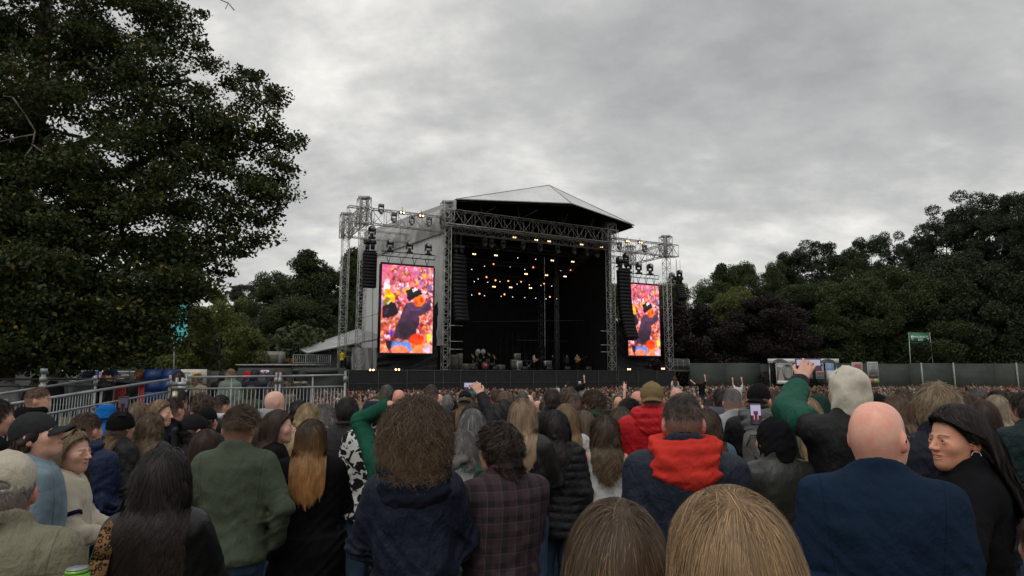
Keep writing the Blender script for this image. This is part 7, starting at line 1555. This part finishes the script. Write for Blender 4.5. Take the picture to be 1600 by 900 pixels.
p = at(534, 577, 57.5); STW = person(0, 0, p.y, 'steward in bright yellow jacket standing at the near stage wing', 'short', 'black', 'jacket', (.62, .50, .01), world_pos=(p.x, p.y, 0), z0=DECK, s=1.02, lod=3, arms=('front', 'front'), yaw=-30, legs='black', group='people on the stage', hat='cap', hatc='navy')
q = MB(); q.hexa([S(-12.2, 1.2, DECK - .35), S(-8.5, 1.2, DECK - .35), S(-8.5, 4.5, DECK - .35), S(-12.2, 4.5, DECK - .35), S(-12.2, 1.2, DECK - .02), S(-8.5, 1.2, DECK - .02), S(-8.5, 4.5, DECK - .02), S(-12.2, 4.5, DECK - .02)])
o = q.build('wing_floor', M_BLACK); o.parent = STAGE; o.matrix_parent_inverse = Matrix.Translation(-STAGE.location)
def guitar(p, rz, lab):
    T = empty('guitar', p, rz, lab, 'guitar', 'guitars'); m = MB(); m.ball((0, 0, 0), (.17, .04, .14)); m.ball((.16, 0, .04), (.11, .04, .11)); m.build('body', simple('guitar_wood', (.35, .16, .06), .3), T, smooth=True); m = MB(); m.bar((.2, 0, .05), (.85, 0, .32), .022); m.box((.9, 0, .34), (.14, .02, .06)); m.build('neck', simple('guitar_neck', (.12, .06, .03), .4), T)
p = onst(901, 3.0); guitar(p + Vector((.1, -.28, 1.08)), .3, 'guitar slung on the mustard shirted player'); p = onst(834, 4.0); guitar(p + Vector((.2, -.15, 1.05)), -.3, 'guitar held by the white shirted performer')
# details worn or held by the near people
def part_of(T, name, mb, m, smooth=False, color=None): return mb.build(name, m, T, color, smooth)
T = PR['bald']; Rm = rot_head(R(-26)); fr = lambda p, Rm=Rm: tuple(from_head(np.array([p]), Rm)[0])
G_ = empty('glasses', T.location, 0, 'thin dark framed glasses on the bald man', 'glasses'); G_.rotation_euler = T.rotation_euler; G_.scale = T.scale; m = MB()
for sx in (-1, 1):
    m.path([fr((sx * .093, -.030, -.004)), fr((sx * .090, -.02, .010)), fr((sx * .082, .04, .010)), fr((sx * .072, .104, .006))], .0026, 6)
    ps = [fr((sx * .036 + .028 * math.cos(a), .108, .0 + .018 * math.sin(a))) for a in np.arange(0, 6.3, .5236)]; m.path(ps + ps[:1], .0016, 5)
m.path([fr((-.008, .112, .004)), fr((.008, .112, .004))], .0016); m.build('frame', simple('dark_red_metal', (.03, .015, .02), .35, .5), G_)
T = PR['cap_left']; Rm = rot_head(R(8)); fr = lambda p, Rm=Rm: tuple(from_head(np.array([p]), Rm)[0])
G_ = empty('glasses', T.location, 0, 'glasses arm over the ear of the beige capped man', 'glasses'); G_.rotation_euler = T.rotation_euler; G_.scale = T.scale; m = MB(); m.path([fr((.086, -.032, -.018)), fr((.084, -.02, .006)), fr((.079, .04, .010)), fr((.068, .098, .006)), fr((.03, .112, .006))], .0028, 6); m.build('frame', simple('clear_frame', (.30, .31, .32), .2), G_)
sunglasses(PR['long_dark'], 0, 'black sunglasses pushed up on the long dark hair'); sunglasses(PR['blonde_face'], -22, 'brown sunglasses pushed up on the smiling blonde'); sunglasses(PR['parka_glasses'], 14, 'dark glasses worn by the man in green parka', False)
# the laughing woman: earring, teeth
T = PR['laugh']; Rm = rot_head(R(33)); fr = lambda p, Rm=Rm: Vector(from_head(np.array([p]), Rm)[0])
for sx in (-1, 1):
    E_ = empty('hoop_earring', wpt(T, fr((sx * .084, -.008, -.052))), 0, 'silver hoop earring on the near ear' if sx < 0 else 'silver hoop earring on the hidden far ear', 'earring', 'hoop earrings of the laughing woman'); m = MB(); ps = [Vector((0, .016 * math.cos(a), .018 * math.sin(a))) for a in np.arange(0, 6.4, .4)]; m.path(ps, .0024, 6); m.build('hoop', simple('silver', (.6, .6, .6), .2, .9), E_); E_.rotation_euler = (0, 0, R(62 + 24 - 30))
m = MB(); 
for k in range(10): a = (k - 4.5) * .0053; m.box(fr((a, .0985 - abs(a) * .30 - a * a * 14, -.0620 + a * a * 8)), (.0050, .0030, .0085), Matrix(Rm.tolist()))
part_of(T, 'teeth', m, simple('teeth', (.70, .66, .60), .25, var=.02))
cup(wpt(T, (-.36, .34, 1.26)), 'white paper cup between the bald man and laughing woman')
T = PR['leather_olive']; cup(wpt(T, (-.31, .37, 1.22)), 'white paper cup with dark straw held by the olive leather jacket')
T = PR['blue_cap_can']; s_, e_, w_ = arm_pts('out', 1, 1.122); can(wpt(T, w_ + np.array([.06, .04, .02])), 'can raised in front of the red skip', (.45, .42, .30))
T = PR['blonde_profile']; s_, e_, w_ = arm_pts('cup', 1, .946); can(wpt(T, w_ + np.array([-.02, .09, -.05])), 'green topped can held by the blonde in profile', (.25, .30, .12))
C_ = can(at(111, 1003, 1.62), 'green drinks can at the bottom edge beside the khaki jacket', (.14, .36, .04))
C_.scale = (1.05,) * 3
T = PR['hooded']; s_, e_, w_ = arm_pts('phone', -1, 1.166); phone(wpt(T, w_ + np.array([.075, .07, .085])), -4, 'phone filming in landscape beside the pale hood', tilt=-4)
T = PR['phone_person']; s_, e_, w_ = arm_pts('phone_high', 1, 1.122); phone(wpt(T, w_ + np.array([-.085, .06, .075])), 0, 'lit phone held up over the greying blonde hair')
phone(at(657, 629, 5.2), 0, 'dim phone held up behind the curly hair', dark=True); phone(at(870, 617, 7.6), 0, 'pale phone held upright in the mid crowd', True, white=True); phone(at(1181, 647, 4.7), -8, 'upright phone with lit picture before the rucksack man', True, tilt=-6); phone(at(192, 635, 5.0), 0, 'upright phone held under the raised can', True, dark=True); phone(at(414, 581, 11.0), 0, 'phone held up on the platform')
# green shoulder panels on the hooded man's jacket
def patch(T, spec, name, color, fab='nylon', arms=('down', 'down'), bw=1.0, t=.026, side=-1, off=.006):
    pass
# rucksack
T = PR['backpacker']; B = empty('rucksack', wpt(T, (0, -.20, 1.17)), R(-14), 'grey rucksack with black zip on the black jacket', 'rucksack'); 
V, F = snet(lambda X, Y, Z: smax(((np.abs(X / .155)**4 + np.abs(Y / .085)**4 + np.abs(Z / .24)**4)**.25 - 1) * .085, -99 + 0 * X, .01) - .006 * wob((X, Y, Z), 3, 16, 4), (-.18, -.12, -.27), (.18, .12, .27), .011); obj('bag', np_mesh('bag', V, [F], True), FAB['nylon'], B, (.17, .165, .155))
m = MB(); m.path([(-.08, -.087, .05), (-.02, -.09, -.02), (-.05, -.09, -.16)], .004); m.build('zip', M_BLACK, B); m = MB(); m.path([(-.13, -.075, .12), (-.10, -.085, .20), (.10, -.085, .20), (.13, -.075, .12)], .004); m.build('zip', M_BLACK, B)
for sx in (-1, 1): m = MB(); m.path([(sx * .10, .06, -.16), (sx * .12, .11, 0), (sx * .11, .12, .18), (sx * .10, .16, .24), (sx * .09, .24, .20)], .018); o = m.build('strap', FAB['nylon'], B, (.15, .145, .14))
# leopard strap on the long haired woman
T = PR['long_dark']; m = MB(); pts = [(-.13, -.05, 1.475), (-.15, -.125, 1.44), (-.165, -.165, 1.33), (-.185, -.175, 1.18), (-.21, -.175, .98)]
pts = [Vector(p) for p in pts]
for a, b in zip(pts[:-1], pts[1:]):
    for k in (-1,): m.hexa([a + Vector((-.034, 0, 0)), a + Vector((.034, -.004, 0)), a + Vector((.034, .008, 0)), a + Vector((-.034, .010, 0)), b + Vector((-.034, 0, 0)), b + Vector((.034, -.004, 0)), b + Vector((.034, .008, 0)), b + Vector((-.034, .010, 0))])
LS = empty('bag_strap', T.location, 0, 'wide leopard print bag strap over the leather jacket', 'strap'); LS.rotation_euler = T.rotation_euler; LS.scale = T.scale; m.build('strap', FAB['leopard'], LS, (.32, .17, .07))
# stripes of the fleece, pale collar etc.
T = PR['blonde_face']
def sleeve_band(T, arm, sx, bw, f0, f1, r, color, name='stripe', seg='lower'):
    s, e, w = arm_pts(arm, sx, bw); a, b = (e, w) if seg == 'lower' else (s, e); p = a + (b - a) * f0; q = a + (b - a) * f1; m = MB(); m.bar(Vector(p), Vector(q), r, n=20); [c for c in T.children if c.name.startswith('top')]; return m.build(name, FAB['knit'], T, color, True)
for sx in (-1, 1): sleeve_band(T, 'front', sx, .946, .60, .68, .080, (.010, .012, .045), seg='upper')
T = PR['hooded']
V, F = snet(lambda X, Y, Z: np.maximum(torso((X, Y, Z), 1.166, 1, .029) - .004 * wob((X, Y, Z), 14, 20, 4), np.maximum(np.abs(Z - 1.33 - .55 * np.abs(X - .06) + .0) - .042, np.maximum(Y - .0, -X + .0))), (-.02, -.22, 1.2), (.26, .02, 1.56), .009); obj('green_panel', np_mesh('green_panel', V, [F], True), FAB['nylon'], T, (.008, .10, .062))
s_, e_, w_ = arm_pts('phone', -1, 1.166)
def fgs(X, Y, Z):
    P = (X, Y, Z); d = smin(rc(P, e_ + (s_ - e_) * .55, e_, .088, .083), rc(P, e_, e_ + (w_ - e_) * .62, .083, .072), .03); return d - .008 * wob(P, 4, 24, 5) - .004 * wob(P, 7, 55, 4)
V, F = snet(fgs, np.minimum(s_, np.minimum(e_, w_)) - .12, np.maximum(s_, np.maximum(e_, w_)) + .12, .009); obj('green_sleeve', np_mesh('green_sleeve', V, [F], True), FAB['nylon'], T, (.008, .10, .062))

# ------------------------------------------------------------------ the rest of the crowd, person by person
taken = [(o.location.x, o.location.y) for o in PR.values()]
HCs = ['black', 'dark brown', 'brown', 'light brown', 'blonde', 'dark blonde', 'grey', 'ginger', 'dark grey', 'brown', 'dark brown']
TCs = ['black', 'offblack', 'navy', 'deep navy', 'grey', 'dark grey', 'white', 'cream', 'khaki', 'olive', 'dark green', 'red', 'maroon', 'denim blue', 'beige', 'black', 'brown', 'light grey', 'pale blue', 'plum', 'mustard']
used = set(); rr = random.Random(8); cand = []
y = 7.4
while y < 24:
    x = -.80 * y
    while x < .86 * y:
        cx, cy = x + rr.uniform(-.2, .2), y + rr.uniform(-.25, .25); x += .66
        px = F_px((cx, cy, 1.6))[0]
        if cy < 11.5 and px < 545: continue
        if cy < 9.3 and px < 590 : continue
        if 11.5 <= cy < 15 and px < 545: continue
        if px < 545 and cx > -6.0 * 0 and cy < 15: continue
        if not -60 < px < 1670: continue
        if any(abs(cx - a) < .42 and abs(cy - b) < .5 for a, b in taken): continue
        cand.append((cy, cx, px))
    y += .72
cand.sort(); nmax = 300 - NP[0]; cand = cand[:nmax]; YEND = cand[-1][0]; print('named people', NP[0], 'filled', len(cand), 'to', YEND)
def zone(px, d):
    z = 'before the near hoarding' if px < 545 else 'before the wider screen' if px < 690 else 'before the drum kit' if px < 790 else 'before mid stage' if px < 880 else 'before far stage' if px < 965 else 'before the narrower screen' if px < 1050 else 'beyond the orange hood' if px < 1130 else 'before the copper trees' if px < 1210 else 'before the poster row' if px < 1300 else 'before the exit board' if px < 1450 else 'under the tallest pines'
    return z
KIND = {'short': 'short hair', 'crop': 'cropped hair', 'messy': 'tousled hair', 'long': 'long hair', 'bob': 'bobbed hair', 'pony': 'ponytail', 'bun': 'hair bun', 'wavy': 'wavy hair', 'bald': 'bald head', 'cap_back': 'cap', 'beanie': 'knitted hat', 'bucket': 'bucket hat', 'up': 'hood up'}
for (cy, cx, px) in cand:
    for tr in range(60):
        fem = rr.random() < .48; hat = None; hood = None; hk = rr.choice(['long', 'long', 'wavy', 'bob', 'pony', 'bun'] if fem else ['short', 'short', 'crop', 'crop', 'messy', 'bald']); u = rr.random(); hatc = rr.choice(['black', 'navy', 'white', 'beige', 'red', 'dark grey', 'blue'])
        if u < .12: hat = 'cap_back'
        elif u < .16: hat = 'beanie'
        elif u < .175: hat = 'beanie'
        elif u < .22: hood = 'up'
        hc = rr.choice(HCs); tc = rr.choice(TCs); tk = rr.choice(['jacket', 'jacket', 'sweat', 'tee', 'denim'] if not hood else ['sweat']); armk = rr.choice([('down', 'down')] * 5 + [('front', 'front')] * 3 + ([('phone', 'phone') if rr.random() < .7 else ('raise', 'down')] if cy > 10 and rr.random() < .4 else [('front', 'down')]))
        if armk[0] == 'raise' and not hood: tk = 'tee'
        look = (f'{hatc} {KIND[hat]}' if hat else 'hood up' if hood else 'bald head' if hk == 'bald' else f'{hc} {KIND[hk]}'); arm = {'phone': ', hands up', 'raise': ', arm straight up', 'down': '', 'front': ''}[armk[0]] + (', arm raised' if armk[1] == 'phone_high' else '')
        lab = f'person with {look} in {tc} {dict(jacket="jacket", sweat="jumper", tee="tee shirt", denim="denim jacket")[tk]}{arm}, {zone(px, cy)}'
        if lab not in used: break
    used.add(lab); H_ = rr.gauss(1.66 if fem else 1.77, .055); yw = rr.choice([0, 0, 0, 8, -8, 15, -15, 30, -30]) if rr.random() < .9 else rr.choice([60, -60, 100, -100, 180])
    Z = gz(cx, cy) + H_
    person(0, 0, cy, lab, hk if hood is None else 'none', hc, tk, tc, arms=armk, hands={'raise': 1, 'phone': 3}.get(armk[0], 0), yaw=yw, female=fem, skin=rr.choice([0, 1, 1, 3, 5, 0, 2, 4]), hat=hat, hatc=hatc, hood=hood, world_pos=(cx, cy, Z), seed=rr.randint(0, 2), lod=2 if cy < 10 else 3, s=H_ / 1.76, legs=rr.choice(['black', 'denim blue', 'khaki']))
# a few of the far crowd sit on shoulders or stretch out arms
def riser(px, py, d, lab, **k):
    p = at(px, py, d); return person(0, 0, d, lab, world_pos=p, z0=p.z - 1.75 * .97, s=.97, lod=3, hands=3, **k)
riser(1054, 588, 38, 'person in white top riding on shoulders near the narrower screen', hair='long', hc='brown', top='tee', tc='white', female=True); riser(1096, 593, 38, 'person in black with arms spread above the crowd', hair='short', hc='brown', top='tee', tc='black', arms=('out', 'raise'), skin=1)
riser(906, 595, 34, 'person in white cap raised above the crowd before the deck', hair='short', hc='brown', top='tee', tc='black', hat='cap_back', hatc='white', arms=('down', 'raise'), skin=1); riser(887, 597, 34, 'dark haired person raised above the crowd before the deck', hair='short', hc='black', top='tee', tc='black')
riser(1153, 598, 34, 'person in white sleeves clapping overhead before the hoarding', hair='short', hc='brown', top='tee', tc='white', arms=('raise', 'raise')); pass
# the packed crowd further off, past counting
def mass():
    rg = np.random.default_rng(21); P = []; y = YEND + .5
    while y < 66:
        st = .56 if y < 40 else .50; xs = np.arange(-.30 * y, .86 * y, st); xs = xs + rg.normal(size=len(xs)) * .14; ys = y + rg.normal(size=len(xs)) * .16; P.append(np.stack([xs, ys], 1)); y += .62 if y < 40 else .58
    P = np.concatenate(P); front = (P - np.array([P0.x, P0.y])) @ np.array([SV.x, SV.y]); P = P[front < -2.2]; n = len(P); print('mass', n)
    def lump(c, r, nu, nv):
        m = MB(); m.ball(c, r, nu, nv); return np.array(m.v), np.array(m.q)
    hd, hq = lump((0, 0, 1.61), (.085, .10, .125), 9, 7); bd, bq = lump((0, -.01, 1.02), (.225, .13, .47), 9, 7); ac, aq = lump((0, 0, 0), (1, 1, 1), 5, 4)
    t = np.clip((P[:, 1] - 3) / 24, 0, 1); gz_ = -1.25 * t * t * (3 - 2 * t); H_ = rg.normal(.975, .045, n); yaw = rg.normal(0, .5, n) + (rg.random(n) < .12) * 3.1
    hair = np.array([HCOL[k][1] for k in HCs] + [(.5, .5, .48), (.35, .02, .03)]); top = np.array([COL[k] for k in TCs]); sk = np.array(SKIN)
    ch, ct, cs = hair[rg.integers(0, len(hair), n)], top[rg.integers(0, len(top), n)], sk[rg.integers(0, len(sk), n)]
    def place(V, Q, sel, colf, extra=None):
        N_ = len(sel); c, s = np.cos(yaw[sel]), np.sin(yaw[sel]); v = np.repeat(V[None], N_, 0) * H_[sel][:, None, None]; x = v[..., 0] * c[:, None] - v[..., 1] * s[:, None]; y_ = v[..., 0] * s[:, None] + v[..., 1] * c[:, None]
        W = np.stack([x + P[sel, 0][:, None], y_ + P[sel, 1][:, None], v[..., 2] + gz_[sel][:, None]], -1).reshape(-1, 3); F = (Q[None] + (np.arange(N_) * len(V))[:, None, None]).reshape(-1, Q.shape[1]); return W, F, colf.reshape(-1, 3)
    al = np.arange(n); out = []
    hairmask = ((hd[:, 1] < .02) | (hd[:, 2] > 1.68)) & (hd[:, 2] > 1.545); longm = (hd[:, 1] < .05); lf = rg.random(n) < .4
    m_ = np.where(lf[:, None], longm[None] | hairmask[None], hairmask[None]); hcx = np.where(m_[..., None], ch[:, None], cs[:, None]); out.append(place(hd, hq, al, hcx)); out.append(place(bd, bq, al, np.repeat(ct[:, None], len(bd), 1)))
    for kind, frac in (('up', .04), ('front', .10)):
        sel = al[rg.random(n) < frac]
        for sx in ((-1, 1) if kind == 'front' else (1,)):
            m = MB()
            if kind == 'up': m.bar((.17, 0, 1.38), (.27, .12, 1.60), .045, .032, 5); m.bar((.27, .12, 1.60), (.20, .18, 1.82), .030, .020, 5); m.ball((.20, .19, 1.87), (.035, .02, .05), 5, 4)
            else: m.bar((sx * .17, 0, 1.38), (sx * .24, .2, 1.35), .045, .035, 5); m.bar((sx * .24, .2, 1.35), (sx * .08, .3, 1.50), .034, .026, 5); m.ball((sx * .07, .3, 1.54), (.045, .03, .06), 5, 4)
            V = np.array(m.v); T3 = np.array(m.t); Q4 = np.array(m.q); Q = np.concatenate([Q4, np.concatenate([T3, T3[:, 2:3]], 1)]) if False else Q4
            bare = rg.random(len(sel)) < .5; cc = np.where((V[:, 2] > 1.64)[None, :, None] | bare[:, None, None], cs[sel][:, None], ct[sel][:, None]); out.append(place(V, Q, sel, cc))
    Vs, Fs, Cs, o = [], [], [], 0
    for V, F, C in out: Vs.append(V); Fs.append(F + o); Cs.append(C); o += len(V)
    me = np_mesh('distant_crowd', np.concatenate(Vs), [np.concatenate(Fs)], True); set_attr(me, 'pcol', np.concatenate(Cs) * .62); nt = NT('crowd_mass'); a = nt.node('ShaderNodeAttribute', attribute_name='pcol')
    ob = obj('distant_crowd', me, nt.set(a.outputs['Color'], .8, spec=.2)); tag(ob, 'packed crowd of small heads stretching to the stage', 'crowd', kind='stuff')
mass()
